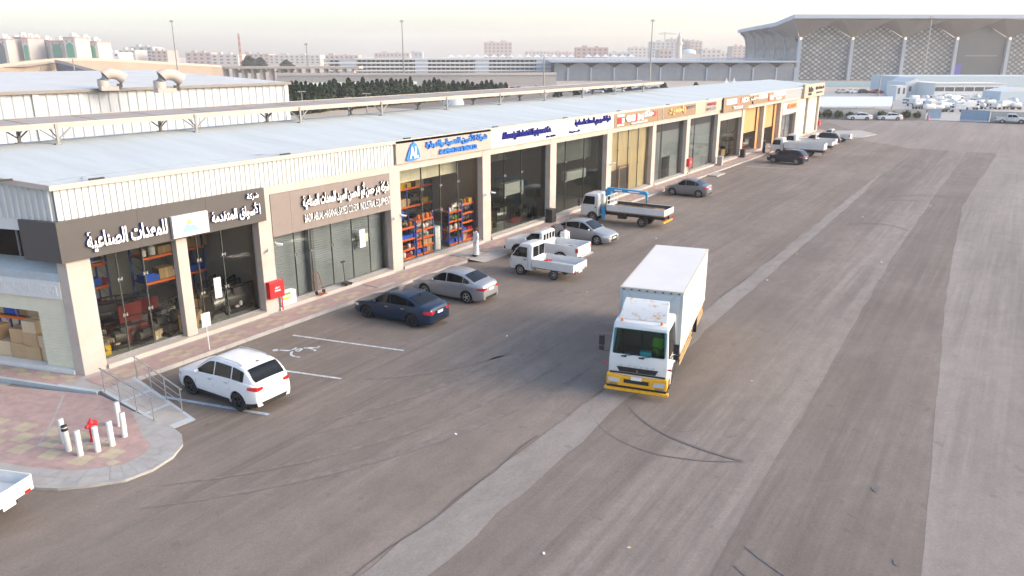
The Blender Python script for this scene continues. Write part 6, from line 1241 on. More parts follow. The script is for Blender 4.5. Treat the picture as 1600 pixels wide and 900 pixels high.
wallrun('site_fence', 'long pale green fence in front of the station', 'fence', at(1196, 335), at(1412, 320), 2.2, .12, 'palefence'); wallrun('site_fence', 'pale green hoarding beyond the row of dark trees', 'fence', at(455, 300), at(650, 318), 2.4, .12, mat('green_hoarding', (.38,.52,.44), .8))
# yard full of tanks, mixers and vans
def tank(seed):
    o = thing('tank_trailer', 'x', 'tank'); mb = MB(); mb.lathe([(0,-1.6),(.5,-1.55),(.75,-1.3),(.8,-.9),(.8,.9),(.75,1.3),(.5,1.55),(0,1.6)], 14, (0,0,1.55), 'x'); mb.build('tank_shell', 'towhite', o, 50)
    mb = MB(); mb.box(-1.7,1.9,-.45,.45,.55,.75); mb.box(-.2,.2,-.2,.2,2.3,2.5); mb.tube([(-1.5,.55,.75),(-1.5,.55,2.3),(1.5,.55,2.3),(1.5,.55,.75)], .03, 5); mb.build('frame', 'alu', o, 0)
    for x in (-1.1,1.2):
        for s_ in (1,-1): mb = MB(); mb.lathe([(0,-.12),(.42,-.12),(.42,.12),(0,.12)], 12, (x,s_*.6,.42), 'y'); mb.build('wheel', 'rubber', o)
    return o
def cabvan():
    o = thing('site_truck', 'x', 'truck'); truckcab(o, PTW, 2.2, .9, .9, .5, 1.35, 2.2, rake=.2); mb = MB(); mb.box(-2.6,.8,-1,1,.9,2.4); mb.build('body', 'towhite', o, 0, bevel=.05)
    
    for x in (-1.5,1.5):
        for s_ in (1,-1): mb = MB(); mb.lathe([(0,-.12),(.42,-.12),(.42,.12),(0,.12)], 12, (x,s_*.82,.42), 'y'); mb.build('wheel', 'rubber', o)
    return o
TK, CV = tank(0), cabvan(); ft = fc = True
rows = [(176,[1467,1480,1493,1506]),(186,[1448,1462,1476,1490,1512,1530,1548,1566,1584,1600]),(197,[1436,1450,1466,1482,1498,1514,1530,1546,1562,1580,1598]),(209,[1432,1446,1460,1474,1490,1506,1522,1538,1554]),(221,[1440,1456,1472,1488,1504,1520,1536,1552])]
for F, pxs in rows:
    for px in pxs:
        p = at(px + rnd.uniform(-3,3), F + rnd.uniform(-2,2)); rz = HEAD - H90 + rnd.choice([0, .3, 1.5, 3.1]) + rnd.uniform(-.2,.2)
        if rnd.random() < .62: o = TK if ft else copy_tree(TK); ft = False; tag(o, 'white wheeled tank parked in the crowded yard beyond the wall', 'tank', 'white tanks in the far yard')
        else: o = CV if fc else copy_tree(CV); fc = False; tag(o, 'white site truck parked in the crowded yard beyond the wall', 'truck', 'white site trucks in the far yard')
        o.location = p; o.rotation_euler = (0,0,rz); q = rnd.uniform(.62,.85); o.scale = (q,q,q*rnd.uniform(.85,1.1))
# far parked cars
fcol = ['dark_blue','silver','silver_grey','black','white']; protos = {}
def farcar(px, F, c, label, group, rz=None):
    if c not in protos:
        cc = {'white':PW,'silver':PS,'silver_grey':PG,'black':PK,'dark_blue':PB,'red':paint('red',(.45,.03,.02))}[c]; o = sedan('sedan', label, (0,0,0), 0, cc, 4.5, 1.76, 2.62, lowdetail=True); protos[c] = o
    else: o = copy_tree(protos[c])
    p = at(px, F); o.location = p; o.rotation_euler = (0,0,HEAD + (rnd.uniform(-.3,.3) - H90 if rz is None else rz)); tag(o, label, 'car', group); return o
for px, c, l in ((1322,'silver','silver car parked behind the white shed roof, leftmost'),(1341,'white','white car parked behind the white shed roof'),(1356,'black','dark car parked behind the white shed roof'),(1377,'red','red car parked behind the white shed roof near the cabin')): farcar(px, 268, c, l, 'cars behind the white shed roof')
for i in range(34):
    px = 792 + i*9.4 + rnd.uniform(-2,2); c = rnd.choice(['white','white','silver','silver_grey','dark_blue','black']); farcar(px, 300 + rnd.uniform(-22,14) - (px-792)*.06, c, 'small %s car in the distant car park below the arched building' % c.replace('_',' '), 'cars in the distant car park')
for px in (1138, 1150):
    o = thing('tent', 'white pointed tent at the end of the distant car park', 'tent', at(px, 292), HEAD, 'white pointed tents'); mb = MB(); mb.lathe([(.03,4.6),(.5,3.4),(1.6,2.6),(2.3,2.3),(2.3,2.0)], 4, a0=R(45), a1=R(405)); mb.build('canopy', 'white', o, 0, fixn=False)
    mb = MB()
    for a in (45,135,225,315): mb.tube([(2.2*math.cos(R(a)),2.2*math.sin(R(a)),0),(2.2*math.cos(R(a)),2.2*math.sin(R(a)),2.1)], .05, 5)
    mb.build('post', 'alu', o)
# ------------------------------------------------------------------ railway station hall
def local(o, X, F, z): return (X, F, z)
ANG = math.atan2(RGT.y, RGT.x)
SF = 415; st = thing('station_hall', 'huge modern station hall with flared grey roof and lattice glazing', 'building', W(0, SF), ANG)    # local x = right, y = away
lat = bpy.data.materials.new('diamond_lattice_glazing'); lat.use_nodes = True; t = lat.node_tree; b_ = t.nodes['Principled BSDF']; b_.inputs['Roughness'].default_value = .5
tc = nd(t,'ShaderNodeTexCoord'); sp_ = nd(t,'ShaderNodeSeparateXYZ'); t.links.new(tc.outputs['Object'], sp_.inputs[0])
def mth(op, a, b2=None):
    n = nd(t,'ShaderNodeMath'); n.operation = op
    for i, v in enumerate((a, b2)):
        if v is None: continue
        if isinstance(v, (int,float)): n.inputs[i].default_value = v
        else: t.links.new(v, n.inputs[i])
    return n.outputs[0]
hx = mth('ADD', sp_.outputs['X'], sp_.outputs['Y'])
u = mth('ADD', mth('DIVIDE', hx, 3.3), mth('DIVIDE', sp_.outputs['Z'], 2.3)); v = mth('SUBTRACT', mth('DIVIDE', hx, 3.3), mth('DIVIDE', sp_.outputs['Z'], 2.3))
fu = mth('ABSOLUTE', mth('SUBTRACT', mth('FRACT', u), .5)); fv = mth('ABSOLUTE', mth('SUBTRACT', mth('FRACT', v), .5)); mxv = mth('MAXIMUM', fu, fv); edge = mth('GREATER_THAN', mxv, .37)
wn_ = nd(t,'ShaderNodeTexWhiteNoise'); wn_.noise_dimensions = '2D'; cb = nd(t,'ShaderNodeCombineXYZ'); t.links.new(mth('FLOOR', u), cb.inputs[0]); t.links.new(mth('FLOOR', v), cb.inputs[1]); t.links.new(cb.outputs[0], wn_.inputs['Vector'])
rp_ = nd(t,'ShaderNodeValToRGB'); rp_.color_ramp.elements[0].color = (.24,.25,.26,1); rp_.color_ramp.elements[1].color = (.40,.41,.41,1); rp_.color_ramp.elements[0].position = .2; t.links.new(wn_.outputs['Value'], rp_.inputs[0])
mx = nd(t,'ShaderNodeMix'); mx.data_type = 'RGBA'; t.links.new(edge, mx.inputs[0]); t.links.new(rp_.outputs[0], mx.inputs[6]); mx.inputs[7].default_value = (.035,.042,.055,1); t.links.new(mx.outputs[2], b_.inputs['Base Color']); M['lattice'] = lat
xl = bgx(1247, SF); SP = 81/1253*SF; ZC, ZA, ZE = 21.0, 28.3, 29.8; OV = 16; NB = 7; DEP = 92
for i in range(NB):
    a, b2 = xl + SP*i, xl + SP*(i+1); dark_ = i == 3
    mb = MB(); mb.prism([(a+.5,-.05),(b2-.5,-.05),(b2-.5,ZC),((a+b2)/2,ZA),(a+.5,ZC)], .6, .9, 'y'); pn_ = mb.build('glazed_bay', 'darkglass' if dark_ else 'lattice', st, 0)
    if dark_: mb = MB(); mb.box(a+2,a+5,.5,.58,3,8); mb.build('blue_banner', mat('violet_blue_banner', (.10,.09,.45), .6), pn_, 0); mb = MB(); mb.box(a+6,b2-4,.5,.58,12,12.6); mb.build('transom', 'alu', pn_, 0)
for i in range(NB+1):
    a = xl + SP*i; mb = MB(); mb.prism([(a-.9,-.05),(a+.9,-.05),(a+.8,ZC+.6),(a-.8,ZC+.6)], -1.2, .55, 'y'); mb.build('column', 'greycol', st, 0)
    l, r_ = a-SP/2, a+SP/2; rt = max(l, xl-OV*.55)
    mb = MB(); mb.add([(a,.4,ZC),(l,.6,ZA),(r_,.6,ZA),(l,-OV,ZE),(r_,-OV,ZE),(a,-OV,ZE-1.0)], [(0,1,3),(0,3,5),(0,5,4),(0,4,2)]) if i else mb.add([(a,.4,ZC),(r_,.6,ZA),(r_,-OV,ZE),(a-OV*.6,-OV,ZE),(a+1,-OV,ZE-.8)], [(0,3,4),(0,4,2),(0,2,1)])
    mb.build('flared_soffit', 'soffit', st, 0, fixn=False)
    mb = MB(); mb.lathe([(0,-.4),(.3,-.2),(.35,.2),(0,.4)], 10, (a,-1.6,ZC-.3)); mb.build('column_lamp', 'lamp', st)
mb = MB()                                                     # left side: five ribs flaring out to the lower eave
NS = 5
for j in range(NS):
    y0, y1 = 1 + DEP*j/NS, 1 + DEP*(j+1)/NS; mb2 = MB(); mb2.box(xl-.2, xl, y0+.6, y1-.6, -.05, ZC); mb2.build('glazed_bay', 'lattice', st, 0)
    mb2 = MB(); q = [(xl-.6,ZC-6),(xl-1.2,ZC-2.5),(xl-4,ZC+1.2),(xl-9,ZC+3.6),(xl-OV*1.05,ZC+5.0)]; k_ = (12.0 - 7.5*(j+1)/NS)/16.8; q = [(xl + (x-xl)*k_, z) for x, z in q]
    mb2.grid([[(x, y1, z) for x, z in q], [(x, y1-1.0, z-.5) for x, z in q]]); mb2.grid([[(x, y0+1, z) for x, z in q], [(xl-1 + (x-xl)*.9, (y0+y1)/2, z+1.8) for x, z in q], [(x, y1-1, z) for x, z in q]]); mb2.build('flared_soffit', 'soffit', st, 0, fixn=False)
    mb2 = MB(); mb2.tube([(xl-.6,y1,0)] + [(x, y1, z-.3) for x, z in q], .5, 6); mb2.build('side_rib', 'greycol', st)
xr = xl + SP*NB + OV
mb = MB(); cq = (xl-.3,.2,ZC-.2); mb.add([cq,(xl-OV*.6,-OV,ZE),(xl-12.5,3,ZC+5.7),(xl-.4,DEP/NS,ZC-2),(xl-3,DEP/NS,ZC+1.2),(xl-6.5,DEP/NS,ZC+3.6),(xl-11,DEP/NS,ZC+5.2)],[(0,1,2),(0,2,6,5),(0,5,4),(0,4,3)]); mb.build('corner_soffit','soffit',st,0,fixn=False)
F_ = [(xl-OV*.6,-OV,ZE),(xr,-OV,ZE),(xr,DEP+OV,ZE),(xl-4.5,DEP+8,ZC+5.3),(xl-12.5,3,ZC+5.8)]
mb = MB(); up = [(x,y,z+1.9) for x,y,z in F_]; mb.add(F_+up, [(0,1,6,5),(1,2,7,6),(2,3,8,7),(3,4,9,8),(4,0,5,9),(5,6,7,8,9)]); mb.build('roof', 'greyroof', st, 0, fixn=False)
# arched annex
an = thing('arched_annex', 'long low grey annex of arched lattice panels joined to the station', 'building', W(0, 408), ANG)
x0, x1 = bgx(866, 408), bgx(1244, 408); n = 10.4; s_ = (x1-x0)/n
lat2 = mat('grey_blue_lattice_panel', (.19,.21,.245), .7, var=.12, scale=.5); M['lat2'] = lat2; i = -.4
while i < n - .3:
    a, b2 = x0 + s_*max(0,i), x0 + s_*min(n, i+1); pts = [(a,-.05),(b2,-.05)]
    for k in range(13):
        uu = 1 - k/12; x = x0 + s_*(i+uu)
        if a <= x <= b2: pts.append((x, 6.2 + 2.6*math.sin(math.pi*uu)**.8))
    mb = MB(); mb.prism(pts, 0, .4, 'y'); p = mb.build('arched_panel', 'lat2', an, 0); mb = MB(); mb.box(b2-.3,b2+.3,-.5,.0,-.05,6.6); mb.build('rib', 'greycol', p, 0)
    i += 1
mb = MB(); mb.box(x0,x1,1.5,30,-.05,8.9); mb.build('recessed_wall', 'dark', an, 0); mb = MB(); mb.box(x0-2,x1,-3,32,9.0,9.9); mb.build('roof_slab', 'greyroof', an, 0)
# multi storey car park
cp = thing('multi_storey_car_park', 'long multi storey car park with white parapet bands', 'building', W(0, 440), ANG); F = 440
for k, (yt, yb, pa) in enumerate(((90.5,93.2,494),(97,99.6,506),(103,105.6,504),(109,111.4,503))):
    mb = MB(); mb.box(bgx(pa if k else 556,F), bgx(1246 if k == 0 else 868,F), 0, .8, bgz(yb,F), bgz(yt,F)); mb.build('parapet', 'white', cp, 0)
    mb = MB(); mb.box(bgx(pa+4,F), bgx(868,F), .9, 60, bgz(yb,F)-.35, bgz(yb,F)); mb.build('deck', 'concrete', cp, 0)
mb = MB(); px = 506
while px < 868: x = bgx(px,F); mb.box(x-.3,x+.3,1.0,1.6,-.05,bgz(92,F)); px += 7.3
mb.build('columns', 'citygrey', cp, 0); cp.children[-1].name = 'column_row' if cp.children else 'x'
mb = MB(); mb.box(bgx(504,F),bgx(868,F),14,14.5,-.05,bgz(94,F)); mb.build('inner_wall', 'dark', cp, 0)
for a, b2 in ((530,556),(648,668),(742,764),(838,866)): mb = MB(); mb.box(bgx(a,F),bgx(b2,F),.2,.7,-.05,bgz(92,F)-.3); mb.build('stair_panel', 'greycol', cp, 0)
for i in range(22):
    px = 705 + i*13.4
    if 905 < px < 915: continue
    o = thing('shade_canopy', 'small white peaked shade canopy on the car park roof', 'canopy', W(bgx(px,452),452,bgz(91,452)), ANG, 'white shade canopies on the car park roof'); mb = MB(); mb.lathe([(.05,2.6),(.8,1.6),(2.6,.9),(2.9,.7)], 4, a0=R(45), a1=R(405)); mb.build('canopy', 'white', o, 0, fixn=False); mb = MB(); mb.tube([(0,0,-.4),(0,0,2.4)], .08, 5); mb.build('post', 'alu', o)
# roads on embankments, viaduct
def roadwall(name, label, pts, m, parap='canopyb', th=14):
    o = thing(name, label, 'road wall'); P = [(at(px, F), bgz(y, F)) for px, F, y in pts]; mb = MB(); mb2 = MB()
    for (p, z), (q, z2) in zip(P[:-1], P[1:]):
        a = FWD*th; mb.add([(p.x,p.y,-.05),(q.x,q.y,-.05),(q.x,q.y,z2-1),(p.x,p.y,z-1),(p.x+a.x,p.y+a.y,z-1),(q.x+a.x,q.y+a.y,z2-1)], [(0,1,2,3),(3,2,5,4)]); e_ = FWD*-.4
        mb2.add([(v.x,v.y,zz) for v, zz in ((p,z-1.1),(q,z2-1.1),(q,z2),(p,z),(p+e_,z-1.1),(q+e_,z2-1.1),(q+e_,z2),(p+e_,z))], [(4,5,6,7),(7,6,2,3),(0,1,5,4)])
    mb.build('retaining_wall', m, o, 0, fixn=False); mb2.build('parapet', parap, o, 0, fixn=False); return o
roadwall('highway_embankment', 'curving brown highway embankment with a pale parapet at the far left', [(-60,250,104),(0,262,100),(40,280,95),(85,300,91),(130,320,90),(200,345,93),(260,370,97),(330,392,101),(345,396,102)], 'emb')
roadwall('slip_road', 'dark blue grey slip road curving down from the highway', [(85,296,93),(100,290,96),(125,284,103),(150,280,110)], mat('slip_road_grey', (.16,.18,.22), .8), 'concrete', 5)
o = thing('viaduct', 'long pale road viaduct on piers left of the car park', 'bridge', W(0,400), ANG); F = 400; mb = MB(); mb.box(bgx(338,F),bgx(560,F),0,12,bgz(107.5,F),bgz(104,F)); mb.build('deck', 'canopyb', o, 0)
for i in range(15): x = bgx(345 + i*14.5, F); mb = MB(); mb.box(x-.6,x+.6,3,8,-.05,bgz(107.5,F)-.02); mb.build('pier', 'concrete', o, 0)
roadwall('expressway_wall', 'grey expressway wall in front of the car park', [(430,335,114),(560,335,113.5),(720,335,113.5),(870,338,113)], mat('grey_beige_wall', (.33,.31,.30), .9), 'concrete', 8)
# far city
city = [(756,800,66,1500,'citypink','large pale stepped block rising behind the car park',4),(782,792,63,1510,'concrete','pale lift tower on the large stepped block',0),(900,950,74,1100,'cityred','wide brown red block behind the car park roof',3),(984,1016,74,1500,'concrete','hazy pale block left of the grey towers',3),(1017,1060,65,1300,'citygrey','grey tower block behind the minaret, left one',5),(1044,1062,61,1330,'citypink','pink grey tower in the cluster behind the minaret',4),(1062,1080,62.5,1340,'citygrey','grey tower just right of the minaret',5),(1078,1096,64,1310,'citypink','pale tower block at the right of the minaret cluster',5),(1096,1126,77,1300,'concrete','low hazy block right of the minaret cluster',2),(1030,1050,78,1000,'citypink','salmon building in front of the grey towers',2),(1144,1166,72,1200,'citypink','hazy square block left of the station roof',4),
 (820,860,80,1600,'concrete','hazy flat city block right of the stepped block',2),(860,900,81,1650,'citypink','hazy city block left of the brown red block',2),(640,660,81,1600,'citygrey','hazy low block behind the floodlight mast',1),(585,640,82.5,1500,'citypink','hazy low city block behind the car park middle',1),(186,212,78,900,'concrete','pale city block right of the green glazed flats',3),(205,240,73,950,'citygrey','grey white terraced block at the far left skyline',4),(236,262,79,900,'citypink','pale pink block on the far left skyline',3),(290,330,82,1000,'citypink','low pink buildings beyond the highway',2),(330,372,85,1000,'concrete','low pale buildings beyond the viaduct, left part',2),(372,420,84,1100,'citypink','low pink buildings beyond the viaduct, middle part',2),(420,500,86,1100,'concrete','low pale buildings beyond the viaduct, right part',2),(500,560,86,1200,'citypink','low hazy buildings left of the car park roof',1),(160,186,82,800,'white','small white block beside the green glazed flats',2),(950,985,82,1400,'concrete','low hazy block left of the pale block',1),(1126,1146,82,1400,'concrete','low hazy block between the city and the station roof',1)]
for px0, px1, yt, F, m, lbl, nz in city:
    o, L_, h = blk('city_block', lbl, 'building', px0, px1, F, yt, L_ and 30, m)
    if nz: wins(o, L_, h, max(3, int(L_/7)), nz+1, w_=.45, hh=.4, z0=.15)
    mb = MB(); mb.box(L_*.2,L_*.35,4,10,h,h+2.5); mb.box(L_*.6,L_*.7,4,10,h,h+1.8); mb.build('roof_hut', m, o, 0)
mo = thing('mosque', 'pale mosque with a slender minaret and a low dome among the grey towers', 'mosque', at(1060, 950), ANG); f_ = lambda y: bgz(y, 950)
mb = MB(); mb.lathe([(4.2,0),(3.6,f_(70)),(4.6,f_(70)+.5),(4.4,f_(66)),(2.8,f_(66)),(2.6,f_(58)),(3.2,f_(57.5)),(1.8,f_(56)),(.3,f_(50)),(0,f_(48))], 12); mb.build('minaret', 'concrete', mo); mb = MB(); mb.lathe([(9,f_(84)),(9,f_(82)),(7.5,f_(79)),(4,f_(77)),(0,f_(76.3))], 16, (14,10,0)); mb.build('dome', mat('pale_blue_dome', (.45,.58,.66), .5), mo); mb = MB(); mb.box(3,26,0,24,-.05,f_(83.5)); mb.build('prayer_hall', 'concrete', mo, 0)
cr = thing('tower_crane', 'thin tower crane above the hazy city', 'crane', at(1037, 1400), ANG); f_ = lambda y: bgz(y, 1400); mb = MB(); mb.box(-.8,.8,-.8,.8,0,f_(50)); mb.build('mast', 'citygrey', cr, 0); mb = MB(); mb.box(-11,20,-.6,.6,f_(53.5),f_(52.3)); mb.tube([(-10,0,f_(53)),(0,0,f_(50)),(18,0,f_(53))], .4, 4); mb.build('jib', 'citygrey', cr, 0)
# flats with green glazing
pinkt = mat('pink_roof_trim', (.42,.20,.18), .8); fl = [(-8,14,62),(14,29,63),(27,38,59),(38,48,60.5),(48,59,62),(59,80,64),(80,102,65),(103,121,59.5),(121,139,62),(136,155,66)]
for i, (a, b2, yt) in enumerate(fl):
    F = 620 + (i*37) % 50; o, L_, h = blk('apartment_block', 'x', 'building', a, b2, F, yt, 22, 'concrete' if i not in (2,8) else 'citygrey'); gx = [.5] if L_ < 12 else [.5]
    o['label'] = ['white flats at the left edge of the skyline', 'cream flats with a tall green arch, second from the left edge', 'narrow grey flats with green glazing, third from the left edge', 'narrow flats with a green arch, fourth from the left edge', 'narrow flats with a short green arch, fifth from the left edge', 'cream flats with one bright green arch, sixth from the left edge', 'cream flats with a wide green arch in the middle of the row', 'tallest cream flats with a green arch', 'grey flats with dark glazing beside the tallest cream flats', 'cream flats with a twin green arch at the right end of the row'][i]; o['group'] = 'flats with green arched glazing'
    mb = MB(); c, wd_ = L_*.5, L_*.31; mb.prism([(c-wd_,h*.05),(c+wd_,h*.05)] + [(c+wd_*math.cos(R(180*k/8)), h*.74+wd_*1.2*math.sin(R(180*k/8))) for k in range(9)], -.25, -.02, 'y'); mb.build('arched_glazing', 'greenglass' if i not in (0,8) else 'darkglass', o, 0)
    mb = MB(); mb.box(-.3,L_+.3,-.6,22.3,h+.002,h+.8); mb.build('roof_trim', pinkt, o, 0); mb = MB(); mb.box(L_*.2,L_*.5,6,12,h+.8,h+4.0); mb.lathe([(0,1.6),(1.2,1.6),(1.2,0)], 10, (L_*.75,8,h+.8)); mb.build('roof_hut', 'white', o, 0); wins(o, L_, h, 2, 7, w_=.18, hh=.45, z0=.08)
# tall lamp masts
def mast(px, F, ytop, label, kind='flood'):
    h = bgz(ytop, F); o = thing('lamp_mast', label, 'mast', at(px, F), ANG); mb = MB(); r0 = .0009*F
    if kind == 'lattice':
        for s_ in range(12):
            z0, z1 = h*s_/12, h*(s_+1)/12; q = .9*(1-.5*s_/12)*r0*2
            for a in range(4): mb.tube([(q*math.cos(a*1.57),q*math.sin(a*1.57),z0),(q*.96*math.cos(a*1.57),q*.96*math.sin(a*1.57),z1)], r0*.4, 4, s_ % 2); mb.tube([(q*math.cos(a*1.57),q*math.sin(a*1.57),z0),(q*.96*math.cos(a*1.57+1.57),q*.96*math.sin(a*1.57+1.57),z1)], r0*.3, 4, s_ % 2)
        mb.build('lattice_tower', [mat('faded_red_steel', (.42,.12,.10), .7), 'citypink'], o, 0); return
    mb.tube([(0,0,0),(0,0,h)], [r0*1.1,r0*.6], 8); mb.build('pole', 'alu', o)
    mb = MB(); q = .0025*F
    if kind == 'flood': mb.box(-q,q,-q*.5,q*.5,h-q*.2,h+q*.4); mb.box(-q*.6,q*.6,-q*.4,q*.4,h+q*.4,h+q*.8)
    else: mb.box(-q*1.6,q*1.6,-.1,.1,h-.05,h+.08); mb.box(-q*2,-q*.9,-.2,.2,h-.1,h); mb.box(q*.9,q*2,-.2,.2,h-.1,h)
    mb.build('lamp_head', 'canopyb', o, 0)
for a in [(275,300,34,'tall floodlight mast rising beside the right roof ventilator'),(630,360,34,'tall floodlight mast in front of the car park'),(1017,330,33,'tall floodlight mast in front of the arched annex'),(1447,300,28,'tall floodlight mast in front of the station glazing'),(480,420,70,'thin mast left of the car park')]: mast(*a)
mast(376, 700, 52, 'red and white lattice tower on the left skyline', 'lattice')
for px, F, y, l in [(467,150,143,'twin arm street lamp in front of the left end of the tree row'),(540,165,152,'twin arm street lamp in front of the tree row, left of a pair'),(569,168,146,'twin arm street lamp in front of the tree row, right of a pair'),(850,330,87,'street lamp post in front of the annex end'),(1300+80,200,92,'thin lamp post behind the shed roof'),(61,270,104,'thin pole on the embankment at the left edge'),(113,270,92,'thin pole beside the slip road')]: mast(px, F, y, l, 'street')
for i, (px, F, y) in enumerate([(388,600,88),(406,640,92),(446,620,92)]):
    p = at(px, F); o = copy_tree(TR[i], (p.x,p.y,0), i); s = bgz(y,F)/6.5; o.scale = (s*3.2,s*3.2,s); tag(o, 'broad dark tree on the left skyline, %s' % ['largest', 'in the middle', 'furthest right'][i], 'tree', 'broad dark trees on the skyline')
# things on the ground behind the shop roof
gm = mat('grey_shed_roof', (.45,.50,.53), .6); 
o = thing('water_tank', 'pale domed water tank behind the roof canopy', 'tank', at(707, 120), 0); mb = MB(); mb.lathe([(1.6,0),(1.6,5.2),(1.3,6.2),(.6,6.7),(0,6.8)], 18); mb.build('tank_shell', 'corrw', o)
# ------------------------------------------------------------------ haze
# ------------------------------------------------------------------ people
def person(loc, rz, label, kind='thobe', scale=1.0, seated=False):
    root = thing('person', label, 'person', loc, rz); root.scale = (scale,)*3
    V = {'pel':(0,0,.93),'spi':(0,.01,1.15),'che':(0,0,1.36),'nec':(0,.0,1.50),'jaw':(.02,0,1.58),'hea':(.015,0,1.68),'top':(.0,0,1.76),
         'shl':(0,.19,1.43),'ell':(-.03,.25,1.16),'wrl':(.08,.23,.93),'hal':(.11,.22,.84),'shr':(0,-.19,1.43),'elr':(-.02,-.25,1.16),'wrr':(.14,-.20,1.0),'har':(.20,-.17,.95),
         'hil':(0,.10,.88),'knl':(.03,.11,.48),'anl':(-.02,.11,.08),'tol':(.14,.12,.03),'hir':(0,-.10,.88),'knr':(.0,-.11,.48),'anr':(-.06,-.11,.08),'tor':(.10,-.12,.03)}
    E_ = [('pel','spi'),('spi','che'),('che','nec'),('nec','jaw'),('jaw','hea'),('hea','top'),('che','shl'),('shl','ell'),('ell','wrl'),('wrl','hal'),('che','shr'),('shr','elr'),('elr','wrr'),('wrr','har'),('pel','hil'),('hil','knl'),('knl','anl'),('anl','tol'),('pel','hir'),('hir','knr'),('knr','anr'),('anr','tor')]
    RAD = dict(pel=.13,spi=.12,che=.14,nec=.055,jaw=.08,hea=.095,top=.06,shl=.065,ell=.045,wrl=.032,hal=.04,shr=.065,elr=.045,wrr=.032,har=.04,hil=.09,knl=.06,anl=.04,tol=.035,hir=.09,knr=.06,anr=.04,tor=.035)
    def fingers(w_, h_, nm):
        a, b_ = Vector(V[w_]), Vector(V[h_]); d = (b_-a).normalized(); s = d.orthogonal().normalized()
        for i in range(5):
            o = s*(-.03+.018*i) if i < 4 else s*-.045; k = '%s%d' % (nm, i); V[k] = tuple(b_ + d*(.055 if i < 4 else .015) + o + Vector((.012,0,0))); V[k+'t'] = tuple(b_ + d*([.085,.10,.095,.08,.04][i]) + o*1.1 + Vector((.03,0,-.005))); RAD[k] = .010; RAD[k+'t'] = .008; E_.append((h_, k)); E_.append((k, k+'t'))
    fingers('wrl','hal','fl'); fingers('wrr','har','fr')
    names = list(V); me = bpy.data.meshes.new('body'); me.from_pydata([V[n] for n in names], [(names.index(a), names.index(b_)) for a, b_ in E_], [])
    o = bpy.data.objects.new('tmp', me); COL.objects.link(o); sk = o.modifiers.new('skin', 'SKIN'); ss = o.modifiers.new('sub', 'SUBSURF'); ss.levels = 1; ss.render_levels = 1
    for i, n in enumerate(names): me.skin_vertices[0].data[i].radius = (RAD[n], RAD[n])
    me.skin_vertices[0].data[0].use_root = True
    dg = bpy.context.evaluated_depsgraph_get(); m2 = bpy.data.meshes.new_from_object(o.evaluated_get(dg)); bpy.data.objects.remove(o); m2.materials.clear(); m2.materials.append(M['skin'])
    # nose and ears as part of the same mesh
    bm = bmesh.new(); bm.from_mesh(m2)
    for c, r in (((.118,0,1.655),.018),((.0,.10,1.655),.022),((.0,-.10,1.655),.022)): bmesh.ops.create_icosphere(bm, subdivisions=1, radius=r, matrix=Matrix.Translation(c))
    bm.to_mesh(m2); bm.free()
    for p in m2.polygons: p.use_smooth = True
    m2.name = 'body'; b_ = bpy.data.objects.new('body', m2); COL.objects.link(b_); b_.parent = root
    def ringrow(z, rx, ry, cx=0, cy=0, n=18): return [(cx + rx*math.cos(2*math.pi*k/n), cy + ry*math.sin(2*math.pi*k/n), z) for k in range(n)]
    def sleeve(mb, pts, rs): mb.tube(pts, rs, 12, cap=False)
    cm = 'thobe' if kind == 'thobe' else 'cloth_dk'; mb = MB()
    mb.grid([ringrow(z, rx*(1+.0*z), ry) for z, rx, ry in ((.09,.20,.245),(.30,.185,.225),(.6,.165,.205),(.9,.165,.20),(1.1,.155,.19),(1.3,.155,.205),(1.42,.13,.20),(1.49,.08,.11),(1.53,.062,.07))], closed=True)
    mb2 = mb; sleeve(mb, [V['shl'],V['ell'],V['wrl']], [.095,.075,.062]); sleeve(mb, [V['shr'],V['elr'],V['wrr']], [.095,.075,.062])
    mb.build('robe', cm, root, 60, fixn=False)
    mb = MB(); mb.lathe([(0,.125),(.06,.118),(.105,.075),(.117,.0),(.112,-.05),(.09,-.07)], 16, (-.006,0,1.672)); mb.build('hair', 'hair', root, 60)
    mb = MB()
    for s_ in (1,-1): mb.lathe([(0,-.01),(.013,0),(0,.01)], 8, (.098,s_*.036,1.675), 'x')
    mb.build('eye', 'cloth_dk', root); mb = MB(); mb.box(.094,.104,-.025,.025,1.602,1.612); mb.build('mouth', mat('lips', (.22,.08,.06), .6), root, 0)
    mb = MB()
    for s_ in (1,-1): mb.tube([(-.08 if s_ < 0 else -.04, s_*.115,.02),(.18,s_*.12,.02)], [.045,.05], 8)
    mb.build('shoe', 'cloth_dk', root); return root
person((23.35,-1.75,SW+.035), R(150), 'man in a long white robe standing at the step below the blue lettered sign')
person((27.62,-5.6,0), R(220), 'man in a white robe half hidden behind the white pickup')
person((86.6,-1.35,SW), R(-60), 'distant person in dark clothes standing beside the flatbed truck cab', 'dark')
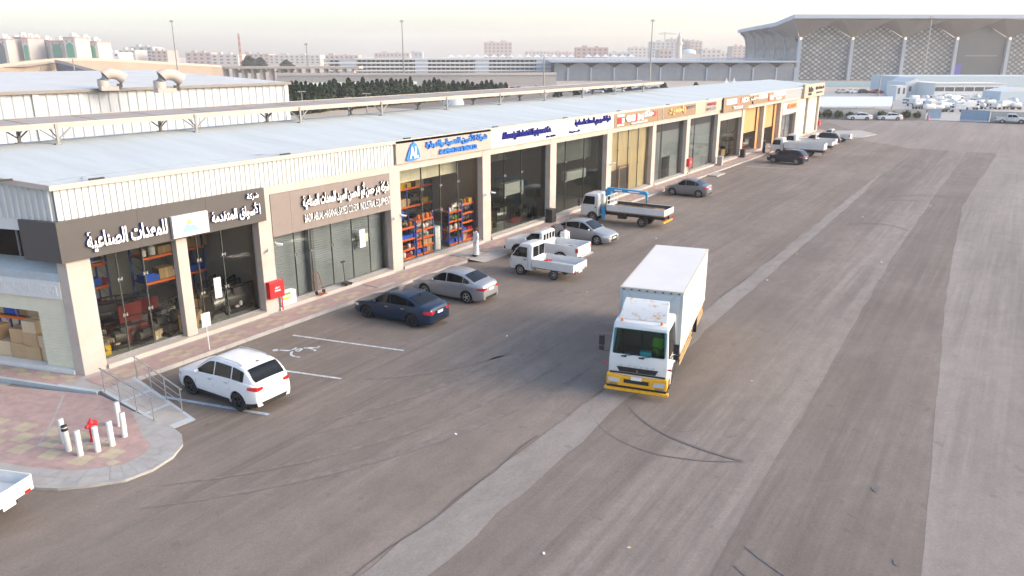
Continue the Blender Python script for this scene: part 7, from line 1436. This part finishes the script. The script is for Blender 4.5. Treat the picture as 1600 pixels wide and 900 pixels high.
# driver of the box truck, sitting behind the windscreen
dv = thing('person', 'truck driver in a yellow green safety vest behind the windscreen', 'person', bt.matrix_world @ Vector((0,0,0)), 0); dv.location = bt.location; dv.rotation_euler = bt.rotation_euler
mb = MB(); cx_, cy_ = -1.22, .50
def rr_(z, rx, ry, dx=0): return [(cx_+dx+rx*math.cos(2*math.pi*k/14), cy_+ry*math.sin(2*math.pi*k/14), z) for k in range(14)]
mb.grid([rr_(1.36,.16,.20), rr_(1.5,.14,.19), rr_(1.75,.13,.20,.02), rr_(1.92,.11,.19,.02), rr_(1.98,.07,.08,.03), rr_(2.04,.06,.06,.04), rr_(2.08,.085,.075,.05), rr_(2.16,.105,.085,.05), rr_(2.24,.095,.08,.04), rr_(2.30,.04,.04,.03)], closed=True)
mb.tube([(cx_,cy_+.2,1.88),(cx_+.12,cy_+.27,1.65),(cx_+.42,cy_+.18,1.62),(cx_+.50,cy_+.16,1.64)], [.06,.05,.038,.04], 8); mb.tube([(cx_,cy_-.2,1.88),(cx_+.12,cy_-.27,1.65),(cx_+.42,cy_-.18,1.62),(cx_+.50,cy_-.16,1.64)], [.06,.05,.038,.04], 8); mb.tube([(cx_,cy_-.1,1.38),(cx_+.42,cy_-.12,1.36),(cx_+.5,cy_-.12,1.0)], [.09,.07,.05], 8); mb.tube([(cx_,cy_+.1,1.38),(cx_+.42,cy_+.12,1.36),(cx_+.5,cy_+.12,1.0)], [.09,.07,.05], 8); mb.build('body', 'skin', dv, 60)
mb = MB(); mb.grid([rr_(1.37,.175,.215), rr_(1.5,.155,.205), rr_(1.75,.145,.215,.02), rr_(1.93,.12,.20,.02), rr_(1.985,.08,.10,.03)], closed=True); mb.build('safety_vest', 'hivis', dv, 60, fixn=False); mb = MB(); mb.lathe([(0,.10),(.07,.08),(.105,.02),(.10,-.04)], 14, (cx_+.035,cy_,2.22)); mb.build('hair', 'hair', dv)
# ------------------------------------------------------------------ haze
HZ = bpy.data.materials.new('pale_haze'); HZ.use_nodes = True; t = HZ.node_tree; t.nodes.remove(t.nodes['Principled BSDF']); pv = nd(t,'ShaderNodeVolumePrincipled'); pv.inputs['Color'].default_value = (.97,.93,.91,1); pv.inputs['Density'].default_value = HAZE; pv.inputs['Anisotropy'].default_value = .3
t.links.new(pv.outputs[0], t.nodes['Material Output'].inputs['Volume']); M['haze'] = HZ
if HAZE > 0:
    mb = MB(); mb.box(-400,2600,-1500,2400,-1.0,95); o = tag(mb.build('haze', 'haze', None, 0), kind='stuff')
